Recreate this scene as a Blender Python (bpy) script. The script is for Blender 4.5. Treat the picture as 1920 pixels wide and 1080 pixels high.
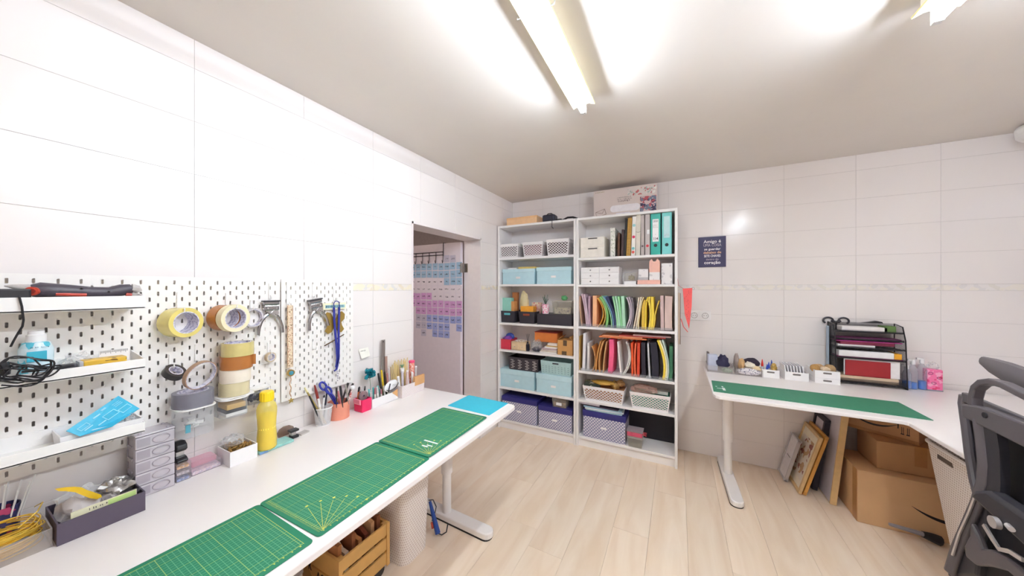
import bpy, math, random
from mathutils import Vector, Matrix
for o in list(bpy.data.objects): bpy.data.objects.remove(o, do_unlink=True)
S = bpy.context.scene
COL = S.collection
rnd = random.Random(7)
PI = math.pi
ORD = ['first','second','third','fourth','fifth','sixth','seventh','eighth','ninth','tenth','eleventh','twelfth','thirteenth','fourteenth','fifteenth','sixteenth','seventeenth','eighteenth','nineteenth','twentieth','twenty-first','twenty-second','twenty-third','twenty-fourth','twenty-fifth','twenty-sixth','twenty-seventh','twenty-eighth']

# ---------------------------------------------------------------- camera
FPX, YAW, HC = 594.0, math.radians(27.6), 1.40
cd = bpy.data.cameras.new('camera'); cam = bpy.data.objects.new('camera', cd); COL.objects.link(cam)
cam.location = (0, 0, HC); cam.rotation_euler = (PI/2, 0, YAW)
cd.sensor_width = 36; cd.lens = FPX/1920*36; cd.clip_start = .02
S.camera = cam
# ---------------------------------------------------------------- world and exposure
w = bpy.data.worlds.new('world'); S.world = w; w.use_nodes = True
w.node_tree.nodes['Background'].inputs[0].default_value = (.9, .93, 1, 1)
w.node_tree.nodes['Background'].inputs[1].default_value = .3
S.view_settings.view_transform = 'Standard'; S.view_settings.look = 'None'
S.view_settings.gamma = 1; S.view_settings.use_curve_mapping = False
S.view_settings.exposure = 1.02
TUBE_POWER = 62.0
S.cycles.diffuse_bounces = 8; S.cycles.max_bounces = 14; S.cycles.transparent_max_bounces = 24

# ---------------------------------------------------------------- pixel -> place (1920x1080 frame)
_c, _s = math.cos(YAW), math.sin(YAW)
def _ray(px, py):
    u = (px-960)/FPX; v = -(py-540)/FPX
    return Vector((u*_c-_s, u*_s+_c, v))
def atx(px, py, X): d = _ray(px, py); t = X/d.x; return Vector((X, t*d.y, HC+t*d.z))
def aty(px, py, Y): d = _ray(px, py); t = Y/d.y; return Vector((t*d.x, Y, HC+t*d.z))
def atz(px, py, Z): d = _ray(px, py); t = (Z-HC)/d.z; return Vector((t*d.x, t*d.y, Z))

# ---------------------------------------------------------------- materials
MATS = {}
def lin(c):
    return tuple(((x/255)/12.92 if x/255 <= .04045 else ((x/255+.055)/1.055)**2.4) for x in c)
def _new(name):
    m = bpy.data.materials.new(name); m.use_nodes = True; nt = m.node_tree
    return m, nt, nt.nodes['Principled BSDF']
def M(name, col, rough=.5, metal=0, var=.05, vs=30, bump=0, bs=200, emit=0, coat=0, sheen=0):
    """plain procedural surface: a colour with slight noise variation and fine relief"""
    if name in MATS: return MATS[name]
    m, nt, b = _new(name); N = nt.nodes; L = nt.links
    c = lin(col); tc = N.new('ShaderNodeTexCoord')
    nz = N.new('ShaderNodeTexNoise'); nz.inputs['Scale'].default_value = vs; nz.inputs['Detail'].default_value = 4
    L.new(tc.outputs['Object'], nz.inputs['Vector'])
    r = N.new('ShaderNodeValToRGB'); L.new(nz.outputs['Fac'], r.inputs[0])
    r.color_ramp.elements[0].position = .3; r.color_ramp.elements[1].position = .7
    r.color_ramp.elements[0].color = tuple(max(0, x*(1-var)) for x in c)+(1,)
    r.color_ramp.elements[1].color = tuple(min(1, x*(1+var)) for x in c)+(1,)
    L.new(r.outputs[0], b.inputs['Base Color'])
    b.inputs['Roughness'].default_value = rough; b.inputs['Metallic'].default_value = metal
    if coat: b.inputs['Coat Weight'].default_value = coat
    if sheen: b.inputs['Sheen Weight'].default_value = sheen
    if emit:
        b.inputs['Emission Color'].default_value = c+(1,); b.inputs['Emission Strength'].default_value = emit
    if bump:
        n2 = N.new('ShaderNodeTexNoise'); n2.inputs['Scale'].default_value = bs; L.new(tc.outputs['Object'], n2.inputs['Vector'])
        bp = N.new('ShaderNodeBump'); bp.inputs['Strength'].default_value = bump; bp.inputs['Distance'].default_value = .002
        L.new(n2.outputs['Fac'], bp.inputs['Height']); L.new(bp.outputs[0], b.inputs['Normal'])
    MATS[name] = m; return m
def CLEAR(name, col=(235, 240, 245), op=.22, rough=.08):
    """thin clear plastic: mostly see-through with a glossy skin"""
    if name in MATS: return MATS[name]
    m, nt, b = _new(name); N = nt.nodes; L = nt.links
    b.inputs['Base Color'].default_value = lin(col)+(1,); b.inputs['Roughness'].default_value = rough
    t = N.new('ShaderNodeBsdfTransparent'); t.inputs[0].default_value = tuple(.6+.4*x for x in lin(col))+(1,)
    fr = N.new('ShaderNodeLayerWeight'); fr.inputs[0].default_value = .35
    ma = N.new('ShaderNodeMath'); ma.operation = 'MULTIPLY_ADD'; ma.inputs[1].default_value = .4; ma.inputs[2].default_value = op*.55
    L.new(fr.outputs['Facing'], ma.inputs[0])
    mx = N.new('ShaderNodeMixShader'); L.new(ma.outputs[0], mx.inputs[0])
    L.new(t.outputs[0], mx.inputs[1]); L.new(b.outputs[0], mx.inputs[2])
    L.new(mx.outputs[0], N['Material Output'].inputs[0])
    MATS[name] = m; return m
def math_node(nt, op, a, b=None, c=None):
    n = nt.nodes.new('ShaderNodeMath'); n.operation = op
    for i, x in enumerate((a, b, c)):
        if x is None: continue
        if isinstance(x, (int, float)): n.inputs[i].default_value = x
        else: nt.links.new(x, n.inputs[i])
    return n.outputs[0]
def mixcol(nt, fac, a, b):
    n = nt.nodes.new('ShaderNodeMix'); n.data_type = 'RGBA'
    for sock, x in ((n.inputs[0], fac), (n.inputs[6], a), (n.inputs[7], b)):
        if isinstance(x, (int, float)): sock.default_value = x
        elif isinstance(x, tuple): sock.default_value = (x+(1,))[:4]
        else: nt.links.new(x, sock)
    return n.outputs[2]
def PERF(name, col, hole, pitch=.012, frac=.5, rough=.5, see=False, axes='XYZ'):
    """fine perforated or woven sheet: a staggered grid of small holes too fine to model"""
    if name in MATS: return MATS[name]
    m, nt, b = _new(name); N = nt.nodes; L = nt.links
    tc = N.new('ShaderNodeTexCoord'); sx = N.new('ShaderNodeSeparateXYZ'); L.new(tc.outputs['Object'], sx.inputs[0])
    u = math_node(nt, 'ADD', sx.outputs[0], sx.outputs[1]); v = sx.outputs[2]
    iv = math_node(nt, 'DIVIDE', v, pitch); row = math_node(nt, 'FLOOR', iv)
    par = math_node(nt, 'MULTIPLY', math_node(nt, 'MODULO', math_node(nt, 'ABSOLUTE', row), 2.0), .5)
    fu = math_node(nt, 'FRACT', math_node(nt, 'ADD', math_node(nt, 'DIVIDE', u, pitch), par)); fv = math_node(nt, 'FRACT', iv)
    du = math_node(nt, 'ABSOLUTE', math_node(nt, 'SUBTRACT', fu, .5)); dv = math_node(nt, 'ABSOLUTE', math_node(nt, 'SUBTRACT', fv, .5))
    d = math_node(nt, 'MAXIMUM', du, dv); k = math_node(nt, 'LESS_THAN', d, frac/2)
    b.inputs['Roughness'].default_value = rough
    if see:
        b.inputs['Base Color'].default_value = lin(col)+(1,)
        t = N.new('ShaderNodeBsdfTransparent'); mx = N.new('ShaderNodeMixShader'); L.new(k, mx.inputs[0])
        L.new(b.outputs[0], mx.inputs[1]); L.new(t.outputs[0], mx.inputs[2]); L.new(mx.outputs[0], N['Material Output'].inputs[0])
    else:
        L.new(mixcol(nt, k, lin(col), lin(hole)), b.inputs['Base Color'])
    MATS[name] = m; return m
def PRINT(name, base, inks, scale=60, thr=.55, rough=.5, stretch=(1, 1, 1)):
    """flat print: patches of ink over a base colour"""
    if name in MATS: return MATS[name]
    m, nt, b = _new(name); N = nt.nodes; L = nt.links
    tc = N.new('ShaderNodeTexCoord'); mp = N.new('ShaderNodeMapping'); mp.inputs['Scale'].default_value = stretch
    L.new(tc.outputs['Object'], mp.inputs[0]); col = lin(base)
    for i, ink in enumerate(inks):
        nz = N.new('ShaderNodeTexNoise'); nz.noise_dimensions = '4D'; nz.inputs['W'].default_value = 3.7*i; nz.inputs['Scale'].default_value = scale
        nz.inputs['Detail'].default_value = 1
        L.new(mp.outputs[0], nz.inputs['Vector'])
        k = math_node(nt, 'GREATER_THAN', nz.outputs['Fac'], thr); col = mixcol(nt, k, col, lin(ink))
    L.new(col, b.inputs['Base Color']); b.inputs['Roughness'].default_value = rough
    MATS[name] = m; return m

# ---------------------------------------------------------------- mesh building
class MB:
    def __init__(self): self.v = []; self.f = []
    def add(self, vs, fs, T=None):
        n = len(self.v)
        self.v += [(T @ Vector(p)) if T else Vector(p) for p in vs]
        self.f += [tuple(i+n for i in q) for q in fs]; return self
    def box(self, x0, x1, y0, y1, z0, z1, T=None):
        return self.add([(x0,y0,z0),(x1,y0,z0),(x1,y1,z0),(x0,y1,z0),(x0,y0,z1),(x1,y0,z1),(x1,y1,z1),(x0,y1,z1)],
            [(0,3,2,1),(4,5,6,7),(0,1,5,4),(1,2,6,5),(2,3,7,6),(3,0,4,7)], T)
    def cbox(self, c, s, T=None):
        return self.box(c[0]-s[0]/2, c[0]+s[0]/2, c[1]-s[1]/2, c[1]+s[1]/2, c[2]-s[2]/2, c[2]+s[2]/2, T)
    def frustum(self, x0, x1, y0, y1, z0, z1, g, T=None):
        """box whose top is wider by g on every side"""
        return self.add([(x0,y0,z0),(x1,y0,z0),(x1,y1,z0),(x0,y1,z0),(x0-g,y0-g,z1),(x1+g,y0-g,z1),(x1+g,y1+g,z1),(x0-g,y1+g,z1)],
            [(0,3,2,1),(4,5,6,7),(0,1,5,4),(1,2,6,5),(2,3,7,6),(3,0,4,7)], T)
    def tray(self, x0, x1, y0, y1, z0, z1, t, g=0, T=None, cut=None):
        """open box with wall thickness t, flaring by g"""
        o = [(x0,y0,z0),(x1,y0,z0),(x1,y1,z0),(x0,y1,z0),(x0-g,y0-g,z1),(x1+g,y0-g,z1),(x1+g,y1+g,z1),(x0-g,y1+g,z1)]
        i = [(x0+t,y0+t,z0+t),(x1-t,y0+t,z0+t),(x1-t,y1-t,z0+t),(x0+t,y1-t,z0+t),(x0-g+t,y0-g+t,z1),(x1+g-t,y0-g+t,z1),(x1+g-t,y1+g-t,z1),(x0-g+t,y1+g-t,z1)]
        f = [(0,3,2,1),(0,1,5,4),(1,2,6,5),(2,3,7,6),(3,0,4,7),(8,9,10,11),(8,12,13,9),(9,13,14,10),(10,14,15,11),(11,15,12,8),
             (4,5,13,12),(5,6,14,13),(6,7,15,14),(7,4,12,15)]
        return self.add(o+i, f, T)
    def cyl(self, p0, p1, r0, r1=None, seg=12, caps=True):
        p0 = Vector(p0); p1 = Vector(p1); r1 = r0 if r1 is None else r1
        d = (p1-p0); q = d.to_track_quat('Z', 'Y'); vs = []
        for p, r in ((p0, r0), (p1, r1)):
            for k in range(seg):
                a = 2*PI*k/seg; vs.append(p + q @ Vector((r*math.cos(a), r*math.sin(a), 0)))
        fs = [(k, (k+1) % seg, seg+(k+1) % seg, seg+k) for k in range(seg)]
        if caps: fs += [tuple(range(seg-1, -1, -1)), tuple(range(seg, 2*seg))]
        return self.add(vs, fs)
    def tube(self, pts, r, seg=6, closed=False, rr=None):
        pts = [Vector(p) for p in pts]; n = len(pts); vs = []; up = None
        for i, p in enumerate(pts):
            a = pts[(i-1) % n] if (closed or i > 0) else p; b = pts[(i+1) % n] if (closed or i < n-1) else p
            t = (b-a).normalized() if (b-a).length > 1e-9 else Vector((0,0,1))
            if up is None:
                up = Vector((0,0,1)) if abs(t.z) < .9 else Vector((1,0,0))
            x = up - t*up.dot(t)
            if x.length < 1e-6: x = t.orthogonal()
            x.normalize(); up = x; y = t.cross(x); R = rr[i] if rr else r
            for k in range(seg):
                an = 2*PI*k/seg; vs.append(p + x*R*math.cos(an) + y*R*math.sin(an))
        fs = []
        for i in range(n if closed else n-1):
            j = (i+1) % n
            for k in range(seg):
                fs.append((i*seg+k, i*seg+(k+1) % seg, j*seg+(k+1) % seg, j*seg+k))
        if not closed: fs += [tuple(range(seg-1, -1, -1)), tuple((n-1)*seg+k for k in range(seg))]
        return self.add(vs, fs)
    def lathe(self, prof, c=(0,0,0), seg=20, axis='Z', T=None):
        vs = []; n = len(prof)
        for k in range(seg):
            a = 2*PI*k/seg
            for r, h in prof:
                p = (r*math.cos(a), r*math.sin(a), h)
                if axis == 'X': p = (h, r*math.cos(a), r*math.sin(a))
                if axis == 'Y': p = (r*math.sin(a), h, r*math.cos(a))
                vs.append((p[0]+c[0], p[1]+c[1], p[2]+c[2]))
        fs = []
        for k in range(seg):
            j = (k+1) % seg
            for i in range(n-1): fs.append((k*n+i, j*n+i, j*n+i+1, k*n+i+1))
        if prof[0][0] > 1e-6 and prof[0] != prof[-1]: fs.append(tuple(k*n for k in range(seg-1, -1, -1)))
        if prof[-1][0] > 1e-6 and prof[0] != prof[-1]: fs.append(tuple(k*n+n-1 for k in range(seg)))
        return self.add(vs, fs, T)
    def ring(self, ro, ri, h, c=(0,0,0), axis='Z', seg=28, T=None):
        return self.lathe([(ri, -h/2), (ro, -h/2), (ro, h/2), (ri, h/2), (ri, -h/2)], c, seg, axis, T)
    def prism(self, poly, d0, d1, plane='XZ', T=None):
        """polygon in a plane, pushed through from d0 to d1 along the third axis"""
        def mk(a, b, d): return {'XZ': (a, d, b), 'YZ': (d, a, b), 'XY': (a, b, d)}[plane]
        n = len(poly); vs = [mk(a, b, d0) for a, b in poly]+[mk(a, b, d1) for a, b in poly]
        fs = [tuple(range(n-1, -1, -1)), tuple(range(n, 2*n))]+[(i, (i+1) % n, n+(i+1) % n, n+i) for i in range(n)]
        return self.add(vs, fs, T)
    def ball(self, c, r, seg=12, rings=8, sc=(1,1,1), T=None):
        vs = []; fs = []
        for i in range(rings+1):
            th = PI*i/rings
            for k in range(seg):
                a = 2*PI*k/seg
                vs.append((c[0]+r*sc[0]*math.sin(th)*math.cos(a), c[1]+r*sc[1]*math.sin(th)*math.sin(a), c[2]+r*sc[2]*math.cos(th)))
        for i in range(rings):
            for k in range(seg): fs.append((i*seg+k, (i+1)*seg+k, (i+1)*seg+(k+1) % seg, i*seg+(k+1) % seg))
        return self.add(vs, fs, T)
    def ribbon(self, pts, n, wdt, th):
        """a flat strip of width wdt along n, thickness th, following pts"""
        n = Vector(n).normalized(); pts = [Vector(p) for p in pts]; vs = []
        for i, p in enumerate(pts):
            t = (pts[min(i+1, len(pts)-1)]-pts[max(i-1, 0)]).normalized(); m = t.cross(n).normalized()*th/2
            vs += [p-n*wdt/2-m, p+n*wdt/2-m, p+n*wdt/2+m, p-n*wdt/2+m]
        fs = [(0,3,2,1)]+[tuple(len(vs)-4+k for k in range(4))]
        for i in range(len(pts)-1):
            for k in range(4): fs.append((4*i+k, 4*i+(k+1) % 4, 4*i+4+(k+1) % 4, 4*i+4+k))
        return self.add(vs, fs)
    def lump(self, c, s, seed=0, amp=.25, seg=14, rings=9, fr=2.3):
        """crumpled soft heap"""
        from mathutils import noise
        vs = []; fs = []
        for i in range(rings+1):
            th = PI*i/rings
            for k in range(seg):
                a = 2*PI*k/seg; d = Vector((math.sin(th)*math.cos(a), math.sin(th)*math.sin(a), math.cos(th)))
                q = 1+amp*noise.noise(d*fr+Vector((seed*3.1, seed, 0)))+.4*amp*noise.noise(d*fr*3+Vector((0, seed, seed)))
                vs.append((c[0]+s[0]*d.x*q, c[1]+s[1]*d.y*q, max(c[2]-s[2]*.9, c[2]+s[2]*d.z*q)))
        for i in range(rings):
            for k in range(seg): fs.append((i*seg+k, (i+1)*seg+k, (i+1)*seg+(k+1) % seg, i*seg+(k+1) % seg))
        return self.add(vs, fs)
    def mesh(self, name, mat):
        me = bpy.data.meshes.new(name); me.from_pydata([tuple(p) for p in self.v], [], self.f); me.update()
        if mat: me.materials.append(mat)
        return me
    def build(self, name, mat, par=None, sm=False, bev=0, seg=2, w=False, ang=35):
        if w and par is not None:
            T = Matrix.Translation(par.location) @ par.rotation_euler.to_matrix().to_4x4(); Ti = T.inverted()
            self.v = [Ti @ Vector(p) for p in self.v]
        me = self.mesh(name, mat)
        import bmesh
        bm = bmesh.new(); bm.from_mesh(me); bmesh.ops.recalc_face_normals(bm, faces=bm.faces); bm.to_mesh(me); bm.free()
        return put(name, me, par, sm, bev, seg, ang)
def put(name, me, par=None, sm=False, bev=0, seg=2, ang=35):
    o = bpy.data.objects.new(name, me); COL.objects.link(o)
    if par is not None: o.parent = par
    if sm:
        me.polygons.foreach_set('use_smooth', [True]*len(me.polygons))
        try: me.set_sharp_from_angle(angle=math.radians(ang))
        except Exception: pass
    if bev:
        b = o.modifiers.new('bevel', 'BEVEL'); b.width = bev; b.segments = seg; b.limit_method = 'ANGLE'; b.angle_limit = math.radians(40)
        b.harden_normals = False
    return o
def thing(name, label, cat, loc=(0,0,0), rz=0, group=None, rot=None):
    o = bpy.data.objects.new(name, None); COL.objects.link(o); o.empty_display_size = .05
    o.location = loc; o.rotation_euler = rot if rot else (0, 0, rz)
    o['label'] = label; o['category'] = cat
    if group: o['group'] = group
    return o
def tag(o, label, cat, group=None):
    o['label'] = label; o['category'] = cat
    if group: o['group'] = group
    return o
def struct(o): o['kind'] = 'structure'; return o
def dup(root, loc=None, rz=None, label=None):
    r = root.copy(); COL.objects.link(r)
    if loc is not None: r.location = loc
    if rz is not None: r.rotation_euler = (0, 0, rz)
    if label: r['label'] = label
    for ch in list(root.children):
        c = ch.copy(); COL.objects.link(c); c.parent = r
        for g in list(ch.children):
            d = g.copy(); COL.objects.link(d); d.parent = c
    return r
def text(s, size, mat, par, T, ext=.0004, name='lettering', align='CENTER', sx=1, bold=0):
    cu = bpy.data.curves.new('t', 'FONT'); cu.body = s; cu.size = size; cu.extrude = ext; cu.align_x = align; cu.align_y = 'CENTER'
    cu.offset = bold; cu.resolution_u = 2
    ob = bpy.data.objects.new('t', cu); COL.objects.link(ob)
    dg = bpy.context.evaluated_depsgraph_get()
    me = bpy.data.meshes.new_from_object(ob.evaluated_get(dg)); bpy.data.objects.remove(ob); bpy.data.curves.remove(cu)
    me.transform(T @ Matrix.Diagonal((sx, 1, 1, 1))); me.materials.clear(); me.materials.append(mat); me.name = name
    return put(name, me, par)
def face_frame(o, right, up):
    """4x4 that lays text-space x along right and y along up at point o"""
    r = Vector(right).normalized(); u = Vector(up).normalized(); n = r.cross(u)
    return Matrix(((r.x, u.x, n.x, o[0]), (r.y, u.y, n.y, o[1]), (r.z, u.z, n.z, o[2]), (0, 0, 0, 1)))

def scribble(o, u, v, wd, ht, mat, par, seed=0, name='print', rows=1, gap=1.6):
    """rows of small irregular strokes: print too small to read"""
    r = random.Random(seed); q = MB(); u = Vector(u).normalized(); v = Vector(v).normalized(); o = Vector(o); n = u.cross(v)*.0002
    for k in range(rows):
        x = 0
        while x < wd:
            a = ht*r.uniform(.35, .7); h = ht*r.uniform(.6, 1); p = o+u*x-v*(k*ht*gap)+n; y0 = (ht-h)*r.random()
            q.add([p+v*y0, p+u*a*.45+v*y0, p+u*a*.45+v*(y0+h), p+v*(y0+h)], [(0,1,2,3)])
            if r.random() < .6: q.add([p+v*ht*.45, p+u*a+v*ht*.45, p+u*a+v*ht*.65, p+v*ht*.65], [(0,1,2,3)])
            x += a+ht*.22+(ht*.5 if r.random() < .15 else 0)
    return q.build(name, mat, par, w=True)
# ================================================================ the room
WX, WY, RX, RY, CZ = -1.62, 3.11, 1.95, -2.0, 2.34     # left wall, back wall, right wall, rear wall, ceiling
D0, D1, DH, WT = 1.611, 2.479, 1.86, .18               # doorway in the left wall
white_tile = None
def tile_mat():
    m, nt, b = _new('glazed_white_tile'); N = nt.nodes; L = nt.links
    g = N.new('ShaderNodeNewGeometry'); oi = N.new('ShaderNodeObjectInfo')
    b.inputs['Base Color'].default_value = lin((238, 232, 230))+(1,)
    r = math_node(nt, 'MULTIPLY_ADD', oi.outputs['Random'], .05, .17); L.new(r, b.inputs['Roughness'])
    nz = N.new('ShaderNodeTexNoise'); nz.inputs['Scale'].default_value = 5; nz.inputs['Detail'].default_value = 1
    L.new(g.outputs['Position'], nz.inputs['Vector'])
    bp = N.new('ShaderNodeBump'); bp.inputs['Strength'].default_value = .12; bp.inputs['Distance'].default_value = .01
    L.new(nz.outputs['Fac'], bp.inputs['Height']); L.new(bp.outputs[0], b.inputs['Normal'])
    return m
TILE = tile_mat()
GROUT = M('grout', (192, 186, 184), .9, var=.04)
PAINT = M('white_wall_paint', (236, 232, 230), .7, var=.02, vs=8, bump=.15, bs=120)
CEIL = M('ceiling_paint', (226, 220, 214), .85, var=.015, vs=3, bump=.1, bs=90)
BORDER = PRINT('floral_border_tile', (234, 228, 220), [(228, 218, 198), (222, 219, 216), (236, 228, 208)], 22, .56, .3)

# floor
def wood_mat():
    m, nt, b = _new('pale_oak_laminate'); N = nt.nodes; L = nt.links
    tc = N.new('ShaderNodeTexCoord'); oi = N.new('ShaderNodeObjectInfo')
    mp = N.new('ShaderNodeMapping'); L.new(tc.outputs['Object'], mp.inputs[0]); mp.inputs['Scale'].default_value = (5, .7, 1)
    cb = N.new('ShaderNodeCombineXYZ'); L.new(math_node(nt, 'MULTIPLY', oi.outputs['Random'], 40), cb.inputs[0]); L.new(math_node(nt, 'MULTIPLY', oi.outputs['Random'], 17), cb.inputs[1])
    L.new(cb.outputs[0], mp.inputs['Location'])
    nz = N.new('ShaderNodeTexNoise'); nz.inputs['Scale'].default_value = 2.2; nz.inputs['Detail'].default_value = 6; nz.inputs['Distortion'].default_value = .9
    L.new(mp.outputs[0], nz.inputs['Vector'])
    r = N.new('ShaderNodeValToRGB'); L.new(nz.outputs['Fac'], r.inputs[0])
    e = r.color_ramp.elements; e[0].position = .32; e[0].color = lin((230, 208, 184))+(1,); e[1].position = .72; e[1].color = lin((243, 227, 208))+(1,)
    hs = N.new('ShaderNodeHueSaturation'); L.new(r.outputs[0], hs.inputs['Color'])
    L.new(math_node(nt, 'MULTIPLY_ADD', oi.outputs['Random'], .09, .955), hs.inputs['Value'])
    L.new(hs.outputs[0], b.inputs['Base Color']); b.inputs['Roughness'].default_value = .45
    bp = N.new('ShaderNodeBump'); bp.inputs['Strength'].default_value = .08; bp.inputs['Distance'].default_value = .002
    L.new(nz.outputs['Fac'], bp.inputs['Height']); L.new(bp.outputs[0], b.inputs['Normal'])
    return m
OAK = wood_mat()
floor = struct(MB().box(-3.6, RX+.1, RY-.1, WY+.1, -.05, -.009).build('floor', M('floor_underlay', (190, 165, 140), .9)))
PW, PL = .192, 1.285
pm = {}
for i in range(30):
    x0 = -3.6+i*PW; x1 = min(x0+PW, RX)
    if x1-x0 < .02: break
    y = RY-rnd.random()*PL
    while y < WY:
        a, b = max(y, RY), min(y+PL, WY); y += PL
        if b-a < .004: continue
        key = (round(b-a, 3), round(x1-x0, 3)); wd = x1-x0; ln = b-a
        if key not in pm:
            q = MB(); e = .0005
            q.add([(.0001,.0001,-.009),(wd-.0001,.0001,-.009),(wd-.0001,ln-.0001,-.009),(.0001,ln-.0001,-.009),(e,e,0),(wd-e,e,0),(wd-e,ln-e,0),(e,ln-e,0)],
                  [(4,5,6,7),(0,1,5,4),(1,2,6,5),(2,3,7,6),(3,0,4,7)])
            pm[key] = q.mesh('plank', OAK)
        o = put('plank', pm[key], floor); o.location = (x0, a, 0)

struct(MB().box(WX-WT, RX+.1, RY-.1, WY+.1, CZ, CZ+.1).build('ceiling', CEIL))
g = .002
ql = MB()
ql.box(WX-WT, WX-g, RY-.1, D0, -.05, CZ); ql.box(WX-WT, WX-g, D1, WY+.1, -.05, CZ); ql.box(WX-WT, WX-g, D0, D1, DH, CZ)
wall_left = struct(ql.build('wall_left', GROUT))
wall_back = struct(MB().box(WX-g, RX+.1, WY+g, WY+.1, -.05, CZ).build('wall_back', GROUT))
wall_right = struct(MB().box(RX+g, RX+.1, RY-.1, WY+g, -.05, CZ).build('wall_right', GROUT))
wall_rear = struct(MB().box(WX-g, RX+g, RY-.1, RY-g, -.05, CZ).build('wall_rear', GROUT))
ZR = [0, .18, .38, .58, .78, .98, 1.182, 1.384, 1.425, 1.63, 1.83, 2.03, 2.23, CZ]
tm = {}
def tile_mesh(w_, h_, mat, nm):
    key = (round(w_, 3), round(h_, 3), nm)
    if key not in tm:
        j, c = .0006, .0014; q = MB()
        q.add([(j,j,-.002),(w_-j,j,-.002),(w_-j,h_-j,-.002),(j,h_-j,-.002),(j,j,-.0006),(w_-j,j,-.0006),(w_-j,h_-j,-.0006),(j,h_-j,-.0006),
               (c,c,0),(w_-c,c,0),(w_-c,h_-c,0),(c,h_-c,0)],
              [(8,9,10,11),(4,5,9,8),(5,6,10,9),(6,7,11,10),(7,4,8,11),(0,1,5,4),(1,2,6,5),(2,3,7,6),(3,0,4,7)])
        tm[key] = q.mesh(nm, mat)
    return tm[key]
BORDER_FAINT = PRINT('faint_border_tile', (234, 229, 227), [(228, 223, 216), (226, 222, 221), (236, 230, 222)], 22, .56, .3)
def lay(wall, a0, a1, phase, T, hole=None):
    n = int(math.floor((a0-phase)/.3965)); us = []
    while phase+n*.3965 < a1:
        us.append((max(a0, phase+n*.3965), min(a1, phase+(n+1)*.3965))); n += 1
    for u0, u1 in us:
        for k in range(len(ZR)-1):
            rects = [(u0, u1, ZR[k], ZR[k+1])]
            if hole:
                h0, h1, hz = hole; out = []
                for (p, q_, r, s) in rects:
                    if q_ <= h0 or p >= h1 or r >= hz: out.append((p, q_, r, s)); continue
                    if p < h0: out.append((p, h0, r, s))
                    if q_ > h1: out.append((h1, q_, r, s))
                    if s > hz: out.append((max(p, h0), min(q_, h1), hz, s))
                rects = out
            for (p, q_, r, s) in rects:
                if q_-p < .006 or s-r < .006: continue
                bd = abs(ZR[k]-1.384) < 1e-6
                o = put('border_tile' if bd else 'tile', tile_mesh(q_-p, s-r, (BORDER if wall is wall_left else BORDER_FAINT) if bd else TILE, ('border_tile' if wall is wall_left else 'border_tile_faint') if bd else 'tile'), wall)
                o.matrix_local = T(p, r)
lay(wall_left, RY, WY, .109, lambda u, z: face_frame((WX, 0, 0), (0,1,0), (0,0,1)) @ Matrix.Translation((u, z, 0)), (D0, D1, DH))
lay(wall_back, WX, RX, .324, lambda u, z: face_frame((0, WY, 0), (1,0,0), (0,0,1)) @ Matrix.Translation((u, z, 0)))
lay(wall_right, -WY, -RY, .1, lambda u, z: face_frame((RX, 0, 0), (0,-1,0), (0,0,1)) @ Matrix.Translation((u, z, 0)))
lay(wall_rear, -RX, -WX, .1, lambda u, z: face_frame((0, RY, 0), (-1,0,0), (0,0,1)) @ Matrix.Translation((u, z, 0)))
# doorway lining and the room beyond it
JAMB = M('jamb_white_paint', (232, 224, 224), .45, var=.02)
q = MB(); q.box(WX-WT-.004, WX+.002, D1-.014, D1+.0005, 0, DH); q.box(WX-WT-.004, WX+.002, D0-.0005, D0+.014, 0, DH); q.box(WX-WT-.004, WX+.002, D0, D1, DH-.014, DH+.0005)
struct(q.build('trim_1', JAMB))
q = MB(); q.box(-3.7, -3.6, RY, WY+.1, -.05, 2.5); q.box(-3.7, WX-WT, WY, WY+.1, -.05, 2.5); q.box(-3.7, WX-WT, RY-.1, RY, -.05, 2.5)
struct(q.build('wall_hall', M('hall_wall_paint', (206, 196, 196), .8)))
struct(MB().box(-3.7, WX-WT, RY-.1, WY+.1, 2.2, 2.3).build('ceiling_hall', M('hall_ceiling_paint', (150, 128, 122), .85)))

# unseen lamp, added to brighten the room beyond the doorway
t = thing('added_hall_lamp', 'unseen round ceiling lamp added to light the room beyond the doorway', 'lamp', (-2.55, 1.3, 2.2))
MB().lathe([(.09,0),(.09,-.02),(0,-.02)], (0,0,0), 24).build('base', M('lamp_housing', (238, 232, 214), .4), t)
MB().ball((0,0,-.05), .08, 18, 10, (1,1,.6)).build('globe', M('globe_glow', (255, 240, 228), .4, var=0, emit=45), t, sm=True)
# ceiling lamps: fluorescent battens along the room
def batten(x, y0, y1, label, power):
    t = thing('fluorescent_lamp', label, 'lamp', (x, (y0+y1)/2, CZ), group='fluorescent battens under the ceiling')
    hl = (y1-y0)/2
    MB().box(-.034, .034, -hl, hl, -.046, 0).build('housing', M('lamp_housing', (238, 232, 214), .4), t, bev=.004)
    for s in (-1, 1):
        q = MB(); q.prism([(s*.030, -.046), (s*.052, -.055), (s*.054, -.049), (s*.030, -.040)], -hl, hl, 'XZ')
        q.build('reflector_wing', M('lamp_wing_cream', (232, 222, 160), .35), t)
        q = MB(); q.box(-.012, .012, s*hl-(.02 if s > 0 else 0), s*hl+(0 if s > 0 else .02), -.094, -.046)
        q.build('end_socket', M('lamp_socket', (225, 225, 225), .4), t, bev=.002)
        q = MB(); q.tube([(s*.050, .02, -.052), (s*.064, .02, -.052), (s*.066, .02, -.040)], .0025)
        q.build('clip', M('lamp_clip', (190, 190, 190), .35, .8), t)
    e = M('tube_glow_%d' % power, (230, 241, 255), .4, var=0, emit=power)
    MB().cyl((0, -hl+.02, -.078), (0, hl-.02, -.078), .016, seg=16).build('tube', e, t, sm=True)
    return t
batten(-.405, .30, 1.535, 'glowing fluorescent batten above the left worktop', TUBE_POWER*.8)
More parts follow.
